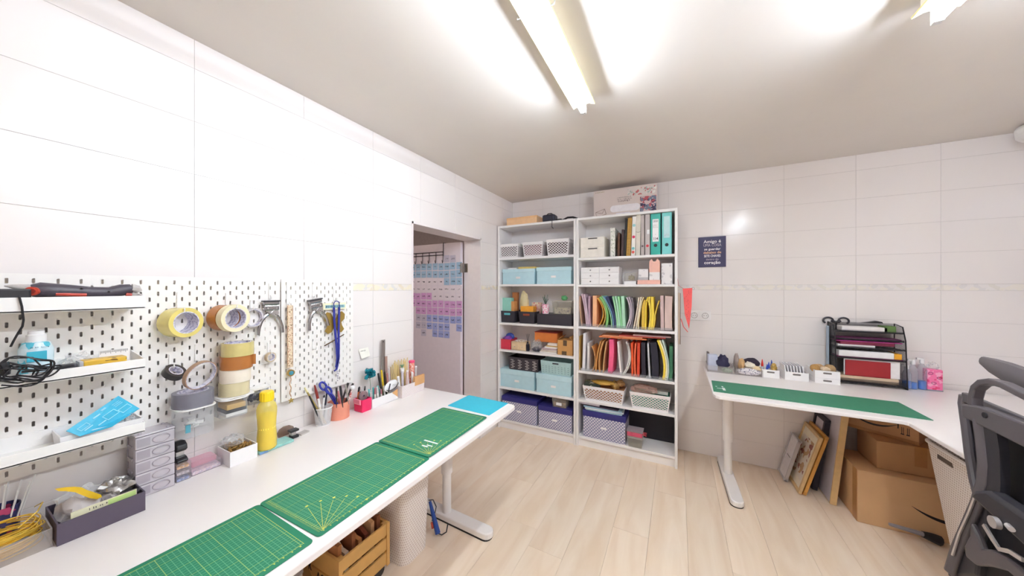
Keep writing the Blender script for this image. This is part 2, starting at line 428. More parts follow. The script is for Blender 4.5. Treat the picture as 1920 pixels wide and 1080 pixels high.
batten(.735, .30, 1.535, 'glowing fluorescent batten nearer the office chair', TUBE_POWER*1.3)
# boxed pipes along the right wall
t = thing('pipe_cover', 'white boxed pipe cover in the far right corner under the ceiling', 'pipe cover', (RX, 2.58, 2.236))
MB().prism([(0,0),(-.18,.0),(-.21,.02),(-.215,.075),(-.20,.10),(0,.10)], -.42, .42, 'XZ').build('body', M('cover_white', (236, 232, 228), .35), t, bev=.012, sm=True)
MB().prism([(-.150,-.0015),(-.168,-.0015),(-.168,.001),(-.150,.001)], -.42, .36, 'XZ').build('slot', M('cover_slot', (60, 56, 54), .6), t)

# ================================================================ bookcases
BW = M('bookcase_white', (240, 237, 236), .38, var=.015, vs=6)
BF, BB = 2.76, 3.04
def bookcase(x0, x1, shelves, label):
    t = thing('bookcase', label, 'bookcase', ((x0+x1)/2, BF, 0), group='tall white bookcases against the back wall')
    hw = (x1-x0)/2; d = BB-BF; k = .02
    for s in (-1, 1):
        MB().box(-hw if s < 0 else hw-k, -hw+k if s < 0 else hw, 0, d, 0, 2.02).build('side_panel', BW, t, bev=.001, seg=1)
    MB().box(-hw+k, hw-k, .002, d, 2.0, 2.02).build('top_panel', BW, t, bev=.001, seg=1)
    MB().box(-hw+k, hw-k, d-.005, d, .02, 2.0).build('back_panel', BW, t)
    for z in shelves:
        MB().box(-hw+k, hw-k, .004, d-.006, z-.02, z).build('shelf', BW, t, bev=.001, seg=1)
    MB().box(-hw+k, hw-k, .02, .036, 0, shelves[-1]-.02).build('plinth', BW, t)
    return t
LS = [1.70, 1.437, 1.054, .785, .412, .09]
RS = [1.666, 1.43, 1.06, .668, .414, .09]
bookcase(-1.605, -.803, LS, 'tall white bookcase of boxes and baskets next to the doorway')
bookcase(-.800, 0, RS, 'tall white bookcase with colourful paper folders and binders')

# ================================================================ desks
DW = M('desk_white_laminate', (240, 234, 232), .3, var=.012, vs=5)
DM = M('desk_white_metal', (238, 234, 232), .35, var=.01)
def rounded(x0, x1, y0, y1, r, corners=(1,1,1,1), n=6):
    pts = []
    for (cx, cy, a0, on) in ((x1-r, y0+r, -90, corners[1]), (x1-r, y1-r, 0, corners[2]), (x0+r, y1-r, 90, corners[3]), (x0+r, y0+r, 180, corners[0])):
        if on:
            for k in range(n+1):
                a = math.radians(a0+90*k/n); pts.append((cx+r*math.cos(a), cy+r*math.sin(a)))
        else:
            sx = 1 if cx > (x0+x1)/2 else -1; sy = 1 if cy > (y0+y1)/2 else -1
            pts.append((cx+sx*r, cy+sy*r))
    return pts
def tleg(t, c, d, h, front, back):
    """a round telescopic column on a long flat foot; d is the unit direction of the foot's toe"""
    d = Vector((d[0], d[1], 0)); n = Vector((-d.y, d.x, 0)); c = Vector((c[0], c[1], 0))
    q = MB(); q.cyl(c+Vector((0,0,.03)), c+Vector((0,0,.33)), .026, seg=20); q.build('leg_tube', DM, t, sm=True, w=True)
    q = MB(); q.lathe([(.034,.28),(.034,h-.06),(0,h-.06)], c, 22); q.lathe([(.0,.28),(.034,.28)], c, 22); q.build('leg_sleeve', DM, t, sm=True, w=True)
    q = MB(); pts = []
    for k in range(9):
        a = -PI/2+PI*k/8; pts.append(c+d*(front-.038+.038*math.cos(a))+n*.038*math.sin(a))
    for k in range(9):
        a = PI/2+PI*k/8; pts.append(c+d*(-back+.038+.038*math.cos(a))+n*.038*math.sin(a))
    q.prism([(p.x, p.y) for p in pts], .006, .042, 'XY'); q.build('foot', DM, t, bev=.008, seg=3, w=True)
    q = MB(); q.prism([(c.x+(p.x-c.x)*.985, c.y+(p.y-c.y)*.985) for p in pts], 0, .007, 'XY'); q.build('foot_pad', M('foot_pad_black', (40, 38, 38), .8), t, w=True)
    q = MB(); q.add([], []); a = c-d*(back-.06); b = c+d*(front-.08)
    q.ribbon([a+Vector((0,0,h-.045)), b+Vector((0,0,h-.045))], n, .06, .03); q.build('support_arm', DM, t, w=True, bev=.003)
TH = .725; TF = -.822
t = thing('desk', 'long white worktop with green cutting mats under the pegboard', 'desk', (-1.2, .8, 0))
MB().prism(rounded(-1.612, TF, .03, 1.632, .035, (0,1,1,0)), TH-.022, TH, 'XY').build('tabletop', DW, t, bev=.004, w=True)
tleg(t, (-1.245, 1.525), (1, -.04), TH-.022, .33, .33)
tleg(t, (-1.245, .14), (1, 0), TH-.022, .33, .33)
MB().box(-1.30, -1.24, .16, 1.5, TH-.062, TH-.03).build('frame_rail', DM, t, w=True)
MB().box(-.98, -.86, .62, 1.49, TH-.034, TH-.0225).build('cable_net_rail', M('rail_grey', (150, 142, 140), .6), t, w=True)
RH = .75
t = thing('desk', 'white corner desk with letter tray and green mat by the back wall', 'desk', (.9, 2.7, 0))
x0, x1, y0, y1, xi, ye = .193, 1.86, 2.262, 3.085, .992, 1.45
poly = [(x0+.03, y0), (xi-.012, y0), (xi, y0-.012), (xi, ye), (x1, ye), (x1, y1), (x0, y1), (x0, y0+.045), (x0+.012, y0+.012)]
MB().prism(poly, RH-.02, RH, 'XY').build('tabletop', DW, t, bev=.004, w=True)
tleg(t, (.328, 2.80), (.03, -1), RH-.02, .36, .27)
tleg(t, (1.45, 1.55), (1, 0), RH-.02, .33, .33)
tleg(t, (1.80, 2.95), (-.3, -1), RH-.02, .3, .1)
MB().box(.36, 1.75, 2.80, 2.85, RH-.06, RH-.03).build('frame_rail', DM, t, w=True)

# ================================================================ cutting mats
def mat_grid(name, base, major, minor, pitch=.01, big=5, ox=0, oy=0, fade=.55):
    m, nt, b = _new(name); N = nt.nodes; L = nt.links
    tc = N.new('ShaderNodeTexCoord'); sx = N.new('ShaderNodeSeparateXYZ'); L.new(tc.outputs['Object'], sx.inputs[0])
    def line(o, p, wd):
        f = math_node(nt, 'FRACT', math_node(nt, 'DIVIDE', math_node(nt, 'ADD', o, 10*p+wd/2), p))
        return math_node(nt, 'LESS_THAN', f, wd/p)
    def inside(o, h): return math_node(nt, 'LESS_THAN', math_node(nt, 'ABSOLUTE', o), h)
    box_ = math_node(nt, 'MULTIPLY', inside(sx.outputs[0], ox), inside(sx.outputs[1], oy))
    mn = math_node(nt, 'MAXIMUM', line(sx.outputs[0], pitch, .0010), line(sx.outputs[1], pitch, .0010))
    mj = math_node(nt, 'MAXIMUM', line(sx.outputs[0], pitch*big, .0014), line(sx.outputs[1], pitch*big, .0014))
    nz = N.new('ShaderNodeTexNoise'); nz.inputs['Scale'].default_value = 9; nz.inputs['Detail'].default_value = 5; L.new(tc.outputs['Object'], nz.inputs['Vector'])
    wear = math_node(nt, 'MULTIPLY', nz.outputs['Fac'], .25)
    c0 = mixcol(nt, wear, lin(base), tuple(x*1.25+.03 for x in lin(base)))
    c1 = mixcol(nt, math_node(nt, 'MULTIPLY', math_node(nt, 'MULTIPLY', mn, box_), fade), c0, lin(minor))
    c2 = mixcol(nt, math_node(nt, 'MULTIPLY', math_node(nt, 'MULTIPLY', mj, box_), .6), c1, lin(major))
    L.new(c2, b.inputs['Base Color']); b.inputs['Roughness'].default_value = .55
    return m
YEL = M('mat_yellow_print', (214, 205, 90), .6, var=.02)
def cutting_mat(name, c, sx, sy, rz, mat, label, lines=True, z=TH, th=.003, fan=None, r=.012):
    t = thing(name, label, 'cutting mat', (c[0], c[1], z), rz, group='cutting mats on the worktop' if z < .74 else None)
    MB().prism(rounded(-sx/2, sx/2, -sy/2, sy/2, r), .0003, th, 'XY').build('sheet', mat, t, bev=.0006, seg=1)
    z1 = th; q = MB()
    if lines:
        k = 0; y = -sy/2+.02
        while y < sy/2-.02:
            ln = .006 if k % 5 == 0 else .003
            q.box(sx/2-.0165, sx/2-.0165+ln, y, y+.0006, z1, z1+.0002)
            if k % 2 == 0: q.box(sx/2-.0145, sx/2-.0105, y+.001, y+.0035, z1, z1+.0002)
            y += .01; k += 1
        x = -sx/2+.015; k = 0
        while x < sx/2-.015:
            q.box(x, x+.0006, -sy/2+.011, -sy/2+.011+(.007 if k % 5 == 0 else .0045), z1, z1+.0002); x += .005; k += 1
        for s in (-1, 1):
            q.box(-sx/2+.014, sx/2-.014, s*(sy/2-.0185)-.0004, s*(sy/2-.0185)+.0004, z1, z1+.0002)
            q.box(s*(sx/2-.0165)-.0004, s*(sx/2-.0165)+.0004, -sy/2+.0185, sy/2-.0185, z1, z1+.0002)
        q.build('ruler_print', YEL, t)
    if fan:
        fx, fy, R, a0, a1 = fan; q = MB()
        for a in (90, 105, 120, 135, 150, 165):
            an = math.radians(a); n = Vector((-math.sin(an), math.cos(an), 0))*.0006; d = Vector((math.cos(an), math.sin(an), 0))
            p = Vector((fx, fy, z1)); e = p+d*R
            q.add([p-n, p+n, e+n, e-n], [(0,1,2,3)]); q.v[-4:] = [v_+Vector((0,0,.0002)) for v_ in q.v[-4:]]
            e2 = p+d*(R+.012); q.box(e2.x-.003, e2.x+.003, e2.y-.004, e2.y+.004, z1, z1+.0002)
        q.build('angle_print', YEL, t)
    return t
GRN = (10, 118, 86)
G1 = mat_grid('cutting_mat_green', GRN, (176, 190, 96), (130, 190, 150), ox=.1335, oy=.2065)
cutting_mat('cutting_mat', (-1.010, .281), .30, .45, -.02, G1, 'green gridded cutting mat nearest the camera')
cutting_mat('cutting_mat', (-1.012, .735), .30, .445, .02, G1, 'green gridded cutting mat in the middle, yellow angle fan near its front corner', fan=(.1335, -.2, .13, 90, 165))
t3 = cutting_mat('cutting_mat', (-1.018, 1.176), .292, .44, .01, G1, 'green gridded cutting mat overlapping the next one, white scraps on it', fan=(.127, -.2, .1, 90, 165), z=TH+.0035)
q = MB(); q.box(.03, .105, -.125, -.117, .0034, .0038); q.box(.055, .085, -.165, -.157, .0034, .0038); q.box(.07, .1, -.152, -.146, .0034, .0038)
q.build('white_print', M('white_print', (240, 240, 240), .6), t3)
cutting_mat('cutting_mat', (-1.022, 1.533), .285, .20, -.03, M('mat_cyan', (52, 186, 214), .5, var=.03), 'small plain cyan blue mat at the far end of the worktop', lines=False, r=.003)
G2 = mat_grid('cutting_mat_dark_green', (30, 118, 88), (60, 140, 110), (60, 140, 110), ox=.42, oy=.11, fade=.25)
t = thing('cutting_mat', 'long scratched dark green mat along the front of the corner desk', 'cutting mat', (.655, 2.485, RH))
MB().prism([(-.455,-.135),(.455,-.155),(.455,.125),(-.445,.13)], .0003, .003, 'XY').build('sheet', G2, t)
q = MB(); q.box(-.40, -.385, -.09, -.03, .0031, .0034); q.box(-.43, -.385, -.06, -.05, .0031, .0034); q.box(-.435, -.425, -.02, -.01, .0031, .0034); q.box(-.40, -.39, -.015, .005, .0031, .0034)
q.build('white_print', M('white_print', (240, 240, 240), .6), t)
# ================================================================ pegboards on the left wall
PBX = -1.596                                            # front face of the boards
PEG = M('pegboard_white', (240, 236, 232), .45, var=.01)
def pegboard(y0, wd, z0, ht, label):
    t = thing('pegboard', label, 'pegboard', (PBX, y0+wd/2, z0), group='white pegboards on the left wall')
    q = MB(); zt = z0+ht; a, b, d = .0027, .0075, .005
    def solid(u0, u1, v0, v1): q.add([(PBX,u0,v0),(PBX,u1,v0),(PBX,u1,v1),(PBX,u0,v1)], [(0,1,2,3)])
    def cell(u, v, hu, hv):
        o = [(u-hu,v-hv),(u+hu,v-hv),(u+hu,v+hv),(u-hu,v+hv)]; c = a*.55
        i = [(u-a+c,v-b),(u+a-c,v-b),(u+a,v-b+c),(u+a,v+b-c),(u+a-c,v+b),(u-a+c,v+b),(u-a,v+b-c),(u-a,v-b+c)]
        vs = [(PBX,)+p for p in o]+[(PBX,)+p for p in i]+[(PBX-d,)+p for p in i]
        fs = [(0,1,5,4),(1,6,5),(1,2,7,6),(2,8,7),(2,3,9,8),(3,10,9),(3,0,11,10),(0,4,11)]+[(4+k,4+(k+1)%8,12+(k+1)%8,12+k) for k in range(8)]
        q.add(vs, fs)
    n = int(round(wd/.04)); m = int(round(ht/.04))
    for i in range(n):
        for j in range(m): cell(y0+.02+.04*i, zt-.02-.04*j, .01, .02)
    for i in range(n-1):
        for j in range(m-1): cell(y0+.04+.04*i, zt-.04-.04*j, .01, .02)
        u = y0+.04+.04*i; solid(u-.01, u+.01, zt-.02, zt); solid(u-.01, u+.01, z0, z0+.02)
    solid(y0, y0+.01, z0, zt); solid(y0+wd-.01, y0+wd, z0, zt)
    vs = [(x, u, v) for x in (PBX, PBX-d) for u, v in ((y0,z0),(y0+wd,z0),(y0+wd,zt),(y0,zt))]
    q.add(vs, [(0,4,5,1),(1,5,6,2),(2,6,7,3),(3,7,4,0)])
    q.build('panel', PEG, t, w=True)
    for s in (y0+.05, y0+wd-.05):
        MB().box(WX, PBX-d, s-.015, s+.015, z0+.05, z0+ht-.05).build('spacer', PEG, t, w=True)
    return t
pegboard(.025, .76, .88, .56, 'wide white pegboard with shelves and tape rolls above the worktop')
pegboard(.790, .36, .88, .56, 'narrow white pegboard with pliers and a blue lanyard nearer the doorway')

# wall ledges hooked on the board
SHW = M('ledge_white', (242, 240, 238), .4, var=.01)
def ledge(z0, z1, y1, label):
    t = thing('ledge_shelf', label, 'shelf', (PBX, .2, z0), group='white ledges on the pegboard')
    q = MB(); q.box(PBX+.001, -1.468, -.10, y1, z0, z0+.004); q.build('plate', SHW, t, w=True)
    q = MB(); q.box(-1.472, -1.468, -.10, y1, z0, z1); q.build('front_lip', SHW, t, w=True, bev=.001)
    q = MB(); q.prism([(PBX+.001, z0), (-1.47, z0), (-1.47, z1), (PBX+.001, z1+.016)], y1-.003, y1, 'XZ'); q.build('end_cheek', SHW, t, w=True)
    q = MB(); q.box(PBX+.001, PBX+.005, -.10, y1, z0, z1+.014); q.build('back_lip', SHW, t, w=True)
    return t
ledge(1.337, 1.376, .345, 'topmost white ledge on the pegboard, carrying the cordless tool')
ledge(1.152, 1.181, .345, 'middle white ledge on the pegboard, carrying cleaner and cables')
ledge(.954, .984, .345, 'lowest white ledge on the pegboard, carrying a blue leaflet')

GRY = M('tool_dark_grey', (74, 68, 78), .45, var=.05); RED = M('tool_red', (190, 66, 48), .4); BLK = M('black_plastic', (34, 32, 36), .4, var=.05)
STEEL = M('steel', (196, 192, 190), .28, .9, var=.03); CHROME = M('chrome', (170, 168, 170), .18, 1, var=.02); LGT = M('light_grey_plastic', (190, 184, 180), .45)
WPL = M('white_plastic', (242, 240, 240), .35, var=.01)
# cordless cutting tool on the top ledge: body is a swept tube seen side on, nose to the left
t = thing('cordless_tool', 'dark grey and red cordless tool lying on the topmost ledge', 'power tool', (-1.53, .22, 1.341))
def P1(px, py, x=-1.52): return atx(px, py, x)
path = [P1(58,545), P1(75,544), P1(100,545), P1(130,546), P1(170,548), P1(205,548), P1(228,544), P1(246,541)]
MB().tube(path, .02, 12, rr=[.016,.021,.020,.0185,.016,.0155,.018,.014]).build('body', GRY, t, sm=True, w=True)
MB().tube([P1(246,541), P1(256,542), P1(261,547)], .014, 10, rr=[.015,.013,.008]).build('tail_cap', LGT, t, sm=True, w=True)
MB().tube([P1(62,546), P1(48,540), P1(22,537), P1(8,536)], .01, 10, rr=[.017,.011,.005,.0015]).build('nose', LGT, t, sm=True, w=True)
a = P1(62,546,-1.505); MB().cyl(a, a+Vector((.012,-.004,0)), .0115, seg=16).build('dial', RED, t, sm=True, w=True)
MB().cyl(a+Vector((.011,-.004,0)), a+Vector((.014,-.005,0)), .007, seg=14).build('dial_core', M('tool_red_dark', (140, 40, 30), .5), t, w=True)
MB().tube([P1(104,551,-1.506), P1(130,552,-1.506), P1(162,553,-1.506)], .005, 8).build('grip_stripe', RED, t, sm=True, w=True)
MB().tube([P1(236,552,-1.508), P1(247,553,-1.508)], .005, 8).build('tail_stripe', RED, t, sm=True, w=True)
for p in ((154,541),(205,547)): 
    a = P1(*p, -1.507); MB().cyl(a, a+Vector((.006,-.002,0)), .0025, seg=8).build('screw', BLK, t, w=True)
t = thing('charger_box', 'small black charger box at the nose of the cordless tool', 'charger', (-1.50, .12, 1.341))
MB().box(-1.53, -1.475, .103, .150, 1.341, 1.398).build('case', BLK, t, w=True, bev=.004)
o = MB(); pts = [atx(36,556,-1.464), atx(41,575,-1.462), atx(44,600,-1.462), atx(42,612,-1.462), atx(33,626,-1.464), atx(25,640,-1.47), atx(20,650,-1.475)]
o.tube(pts, .0022, 6).build('cord', BLK, t, sm=True, w=True)

# middle ledge
t = thing('spray_cleaner', 'bottle of blue cleaner with a white cap on the middle ledge', 'bottle', (-1.535, .165, 1.156))
c = Vector((-1.535, .163, 0))
MB().lathe([(.001,1.156),(.027,1.157),(.028,1.235),(.022,1.253),(.014,1.256),(.0,1.256)], c, 20).build('body', PRINT('cleaner_label', (190, 222, 232), [(90, 190, 212), (210, 232, 240)], 26, .52, .25), t, sm=True, w=True)
MB().lathe([(0,1.254),(.016,1.254),(.016,1.274),(.013,1.276),(.013,1.284),(0,1.284)], c, 18).build('cap', WPL, t, sm=True, w=True)
scribble((c.x+.0285, c.y-.012, 1.240), (0,1,0), (0,0,1), .028, .004, M('print_teal', (70, 130, 150), .6), t, 1)
q = MB(); q.box(c.x+.0283, c.x+.0288, c.y-.017, c.y+.013, 1.205, 1.232); q.build('label_patch', M('label_cyan', (60, 180, 205), .4), t, w=True)
t = thing('cable_bundle', 'tangled black cable hanging over the left of the middle ledge', 'cable', (-1.49, .13, 1.157))
q = MB(); r2 = random.Random(3)
for k in range(9):
    pts = []; cy = .112+r2.random()*.045; cz = 1.178+r2.random()*.02; ry = .02+r2.random()*.032; rz_ = .012+r2.random()*.02; ph = r2.random()*6; x = -1.462+r2.random()*.012-.003
    for i in range(34):
        a = ph+i/33*5.6; pts.append((x+.006*math.sin(2*a+k), cy+ry*math.cos(a), cz+rz_*math.sin(a)+.006*math.cos(3*a)))
    q.tube(pts, .0019, 6)
q.tube([(-1.466,.10,1.20),(-1.465,.118,1.226),(-1.463,.15,1.222),(-1.462,.163,1.196),(-1.464,.155,1.176)], .0018, 6)
q.tube([(-1.466,.135,1.188),(-1.474,.18,1.185),(-1.48,.215,1.186)], .003, 6)
q.build('cable', BLK, t, sm=True, w=True)
MB().tube([atx(0,682,-1.462), atx(6,692,-1.46), atx(12,703,-1.46)], .009, 8, rr=[.012,.011,.006]).build('plug', BLK, t, sm=True, w=True)
o = MB(); o.box(-1.505, -1.478, .19, .222, 1.157, 1.190); tag(o.build('adapter_block', M('adapter_grey', (60, 60, 66), .45), bev=.004), 'dark grey adapter block beside the tangled cable', 'adapter')
t = thing('ruler_case', 'narrow yellow printed case lying on the middle ledge', 'case', (-1.51, .275, 1.157))
MB().box(-1.53, -1.486, .232, .312, 1.157, 1.193).build('case', PRINT('yellow_case_print', (222, 180, 60), [(120, 84, 30)], 90, .62, .4, (1,.5,1.6)), t, w=True, bev=.002)
MB().box(-1.529, -1.487, .2255, .2325, 1.158, 1.192).build('cap', M('case_cap', (180,180,184), .4), t, w=True)
t = thing('scale_ruler', 'short white ruler standing behind the yellow case', 'ruler', (-1.56, .31, 1.157))
MB().box(-1.562, -1.559, .272, .333, 1.157, 1.208).build('blade', WPL, t, w=True)
q = MB()
for k in range(28): q.box(-1.559, -1.5588, .274+k*.002, .2747+k*.002, 1.2005 if k % 5 else 1.197, 1.207)
q.build('tick_print', M('ink_black', (30, 30, 30), .6), t, w=True)
t = thing('plastic_bag', 'small clear plastic bag on the middle ledge behind the cable', 'bag', (-1.55, .235, 1.157))
MB().lump((-1.56, .235, 1.180), (.022, .03, .026), 4, .5).build('bag', CLEAR('bag_film', (240,240,240), .35, .2), t, w=True)

# lowest ledge: white tray, blue leaflet, chain
t = thing('white_tray', 'low white tray standing at the end of the lowest ledge', 'tray', (-1.53, .26, .9585))
MB().tray(-1.575, -1.480, .195, .340, .9585, .996, .003, .003).build('tray', WPL, t, w=True)
t = thing('leaflet', 'bright blue printed leaflet leaning in the white tray', 'leaflet', (-1.53, .25, .98))
LF = M('leaflet_blue', (58, 178, 214), .45, var=.06, vs=60); LP = M('leaflet_ink', (170, 226, 240), .5)
A_, B_, C_, D_ = atx(124,808,-1.475), atx(222,742,-1.535), atx(262,766,-1.525), atx(210,800,-1.468)
E_ = atx(150,818,-1.466)
n = (B_-A_).cross(D_-A_).normalized(); n = n if n.x > 0 else -n
q = MB(); pl = [A_, E_, D_, C_, B_]; q.add(pl+[p-n*.0012 for p in pl], [(0,1,2,3,4),(9,8,7,6,5)]+[(i,(i+1)%5,5+(i+1)%5,5+i) for i in range(5)]); q.build('sheet', LF, t, w=True)
u = (B_-A_).normalized(); v_ = n.cross(u).normalized(); v_ = v_ if v_.z < 0 else -v_
q = MB()
for (a, b, c2, d2) in ((.012,.012,.022,.01),(.016,.026,.02,.002),(.05,.012,.018,.003),(.062,.024,.03,.016),(.10,.012,.02,.012),(.094,.034,.026,.014),(.04,.036,.02,.002),(.076,.006,.012,.004)):
    p = A_+u*a+v_*b+n*.0006
    if c2 > .021:
        for k in (0, 1): q.add([p+v_*k*d2, p+u*c2+v_*k*d2, p+u*c2+v_*(k*d2+.0012), p+v_*(k*d2+.0012)], [(0,1,2,3)])
        for k in (0, 1): q.add([p+u*k*c2, p+u*(k*c2+.0012), p+u*(k*c2+.0012)+v_*d2, p+u*k*c2+v_*d2], [(0,1,2,3)])
    else:
        for k in range(3): q.add([p+v_*k*d2*.4, p+u*c2+v_*k*d2*.4, p+u*c2+v_*(k*d2*.4+.001), p+v_*(k*d2*.4+.001)], [(0,1,2,3)])
q.build('print', LP, t, w=True)
t = thing('chain_bag', 'clear bag of silver chain at the right end of the lowest ledge', 'bag', (-1.50, .325, .9625))
MB().lump((-1.512, .318, .985), (.022, .019, .022), 6, .3).build('bag', CLEAR('bag_film', (240,240,240), .35, .2), t, w=True)
q = MB(); r2 = random.Random(5)
for k in range(12):
    c = Vector((-1.512+r2.uniform(-.012,.012), .322+r2.uniform(-.012,.012), .994+r2.uniform(-.006,.012))); a = r2.random()*3
    q.tube([c+Vector((.004*math.cos(i)*math.cos(a), .004*math.cos(i)*math.sin(a), .004*math.sin(i))) for i in [2*PI*j/8 for j in range(8)]], .001, 5, closed=True)
q.build('chain', STEEL, t, w=True)

# ---------------------------------------------------------------- hooks and tape rolls
def hook(y, zt, zb, out, label):
    q = MB(); q.tube([(PBX-.003,y,zt),(PBX+.003,y,zt-.002),(PBX+.003,y,zb+.004),(PBX+.006,y,zb),(PBX+out,y,zb),(PBX+out+.004,y,zb+.005),(PBX+out+.004,y,zb+.012)], .0019, 6)
    return tag(q.build('hook', SHW, sm=True), label, 'hook', 'white wire hooks on the pegboards')
CORE = PRINT('tape_core_print', (214, 210, 222), [(170, 166, 190)], 120, .55, .6)
def tape(c, rot, ro, ri, h, mat, label, core=.003, cm=None):
    t = thing('tape_roll', label, 'tape roll', c, rot=rot, group='rolls of tape on the pegboard')
    MB().ring(ro, ri+core, h, seg=36).build('tape', mat, t, sm=True)
    MB().ring(ri+core, ri, h*1.02, seg=36).build('core', cm or CORE, t, sm=True)
    return t
def xrot(az, tilt=0): return (0, PI/2+tilt, az)         # ring axis laid towards the room
CT = M('clear_tape_yellow', (226, 208, 120), .18, var=.04, coat=.4); BT = M('brown_tape', (176, 112, 58), .25, var=.04); CRM = M('masking_cream', (236, 224, 188), .6)
DBT = M('dark_brown_tape', (112, 64, 40), .3); GT = M('grey_duct_tape', (122, 120, 132), .38, var=.04); WT_ = M('white_tape', (236, 224, 208), .6); PT = M('pale_clear_tape', (214, 202, 164), .2, coat=.3)
BTM = M('black_tape', (58, 52, 50), .4)
hook(.452, 1.385, 1.317, .062, 'wire hook holding the clear yellow tape roll')
tape((-1.562, .452, 1.278), xrot(.30), .052, .036, .052, CT, 'clear yellow packing tape roll hanging left of the masking tape')
hook(.590, 1.38, 1.322, .09, 'wire hook holding the cream masking tape and brown tape')
tape((-1.568, .577, 1.284), xrot(.28), .050, .036, .040, BT, 'brown packing tape roll hanging behind the cream masking tape')
tape((-1.530, .590, 1.283), xrot(.26), .053, .036, .026, CRM, 'cream masking tape roll hanging in front of the brown roll')
hook(.672, 1.35, 1.314, .03, 'wire hook holding the thin grey ring of tape')
tape((-1.575, .672, 1.276), xrot(.2), .040, .033, .016, M('greyish_white_tape', (196, 190, 190), .5), 'thin nearly used up grey tape ring hanging beside the masking tape', .002)
hook(.735, 1.16, 1.112, .03, 'wire hook holding the tiny roll of tape below the pliers')
tape((-1.572, .735, 1.099), xrot(.2), .021, .014, .014, M('beige_small_tape', (196, 176, 150), .5), 'tiny beige tape roll hanging below the left pliers', .002)
hook(.432, 1.165, 1.122, .04, 'wire hook holding the black tape')
tape((-1.558, .434, 1.105), (0, .75, .5), .030, .017, .02, BTM, 'small black tape roll hanging above the grey duct tape', .003)
hook(.500, 1.19, 1.132, .05, 'wire hook holding the thin brown ring of tape')
tape((-1.542, .497, 1.083), xrot(.35, .25), .052, .047, .014, M('pale_brown_tape', (172, 140, 116), .4), 'thin brown tape ring hanging in front of the board above the grey duct tape', .002)
# clear cups hung on the board, each with a white rim
cg = CLEAR('cup_clear', (238, 240, 244), .16, .06)
def cup(y0, y1, z0, z1, xf, label, fill):
    t = thing('clear_cup', label, 'cup', (-1.54, (y0+y1)/2, z0), group='clear cups hung on the pegboard')
    r = min(.03, (y1-y0)*.4)
    q = MB(); q.prism([(a, b) for a, b in rounded(PBX+.004, xf, y0+.004, y1-.004, r)], z0, z1, 'XY'); 
    q.f = q.f[:1]+q.f[2:]; q.build('cup', cg, t, sm=True, w=True)
    q = MB(); o = rounded(PBX+.001, xf+.005, y0, y1, r); i_ = rounded(PBX+.006, xf-.001, y0+.005, y1-.005, r*.9); n = len(o)
    vs = [(a,b,z1) for a,b in o]+[(a,b,z1) for a,b in i_]+[(a,b,z1+.004) for a,b in o]+[(a,b,z1+.004) for a,b in i_]; f = []
    for k in range(n):
        j = (k+1) % n; f += [(k,j,2*n+j,2*n+k),(n+j,n+k,3*n+k,3*n+j),(2*n+k,2*n+j,3*n+j,3*n+k),(j,k,n+k,n+j)]
    q.add(vs, f); q.build('rim', SHW, t, w=True)
    fill(t); return t
def fill1(t):
    q = MB(); r2 = random.Random(2)
    for k in range(16):
        a = r2.random()*6; T = Matrix.Translation((-1.535+r2.uniform(-.022,.022), .475+r2.uniform(-.024,.024), .9+r2.random()*.028)) @ Matrix.Rotation(a, 4, 'Z') @ Matrix.Rotation(r2.random(), 4, 'X')
        q.cbox((0,0,0), (.018, .012, .003), T)
    q.build('paper_tags', M('tag_white', (232, 230, 224), .6), t, w=True)
    MB().cbox((-1.502, .452, .912), (.006, .012, .026)).build('blue_tag', M('tag_teal', (60, 170, 190), .5), t, w=True)
cup(.425, .528, .884, .978, -1.484, 'tall clear cup with white rim below the grey duct tape', fill1)
def fill2(t):
    MB().box(-1.575, -1.50, .558, .618, .938, .958).build('sponge', M('sponge_tan', (206, 168, 96), .9, bump=.4), t, w=True, bev=.003)
    MB().box(-1.575, -1.50, .556, .620, .926, .9375).build('sponge_base', BLK, t, w=True)
    MB().box(-1.575, -1.50, .556, .62, .914, .9255).build('cards', M('tag_white', (232, 230, 224), .6), t, w=True)
cup(.540, .632, .910, .976, -1.49, 'clear cup with a tan sponge under the stack of tapes', fill2)
def fill3(t):
    q = MB(); r2 = random.Random(8)
    for k in range(26):
        c = (-1.570+r2.uniform(-.016,.016), .683+r2.uniform(-.026,.026), .93+r2.random()*.022); q.ball(c, .006, 6, 4)
    q.build('beads', M('navy_beads', (34, 40, 66), .35), t, w=True)
cup(.640, .728, .918, .976, -1.548, 'clear cup of dark blue beads behind the yellow bottle', fill3)
MB_r = rounded(-1.59, -1.495, .543, .65, .02)
t = thing('cup_lid', 'white lid plate under the stack of four tapes', 'lid', (-1.54, .597, .9805)); MB().prism(MB_r, .9805, .9835, 'XY').build('plate', SHW, t, w=True)
t = thing('cup_lid', 'white lid plate over the cup of dark blue beads', 'lid', (-1.55, .69, .9805)); MB().prism(rounded(-1.592, -1.545, .652, .726, .012), .9805, .9835, 'XY').build('plate', SHW, t, w=True)
tape((-1.538, .477, 1.0075), (0,0,0), .0545, .038, .05, GT, 'grey duct tape roll standing on the rim of a clear cup')
for k, (mt, ro, lb) in enumerate(((PT, .0475, 'pale clear tape roll at the bottom of the stack of four'), (WT_, .0475, 'off white tape roll second from the bottom of the stack'),
        (BT, .0500, 'brown tape roll in the stack with its loose end curling'), (M('clear_tape_olive', (212, 196, 130), .2, coat=.3), .0505, 'yellowish clear tape roll on top of the stack of four'))):
    tt = tape((-1.545+.002*k, .598+.003*k, 1.0095+k*.0505), (0,0,.4*k), ro, .038, .05, mt, lb)
    if k == 2:
        q = MB(); q.ribbon([(-.035,.036,0),(-.02,.052,.002),(-.004,.060,.004),(.006,.056,.006),(.004,.048,.006)], (0,0,1), .04, .0006)
        q.build('loose_end', BT, tt); tt.rotation_euler = (0,0,-.7)

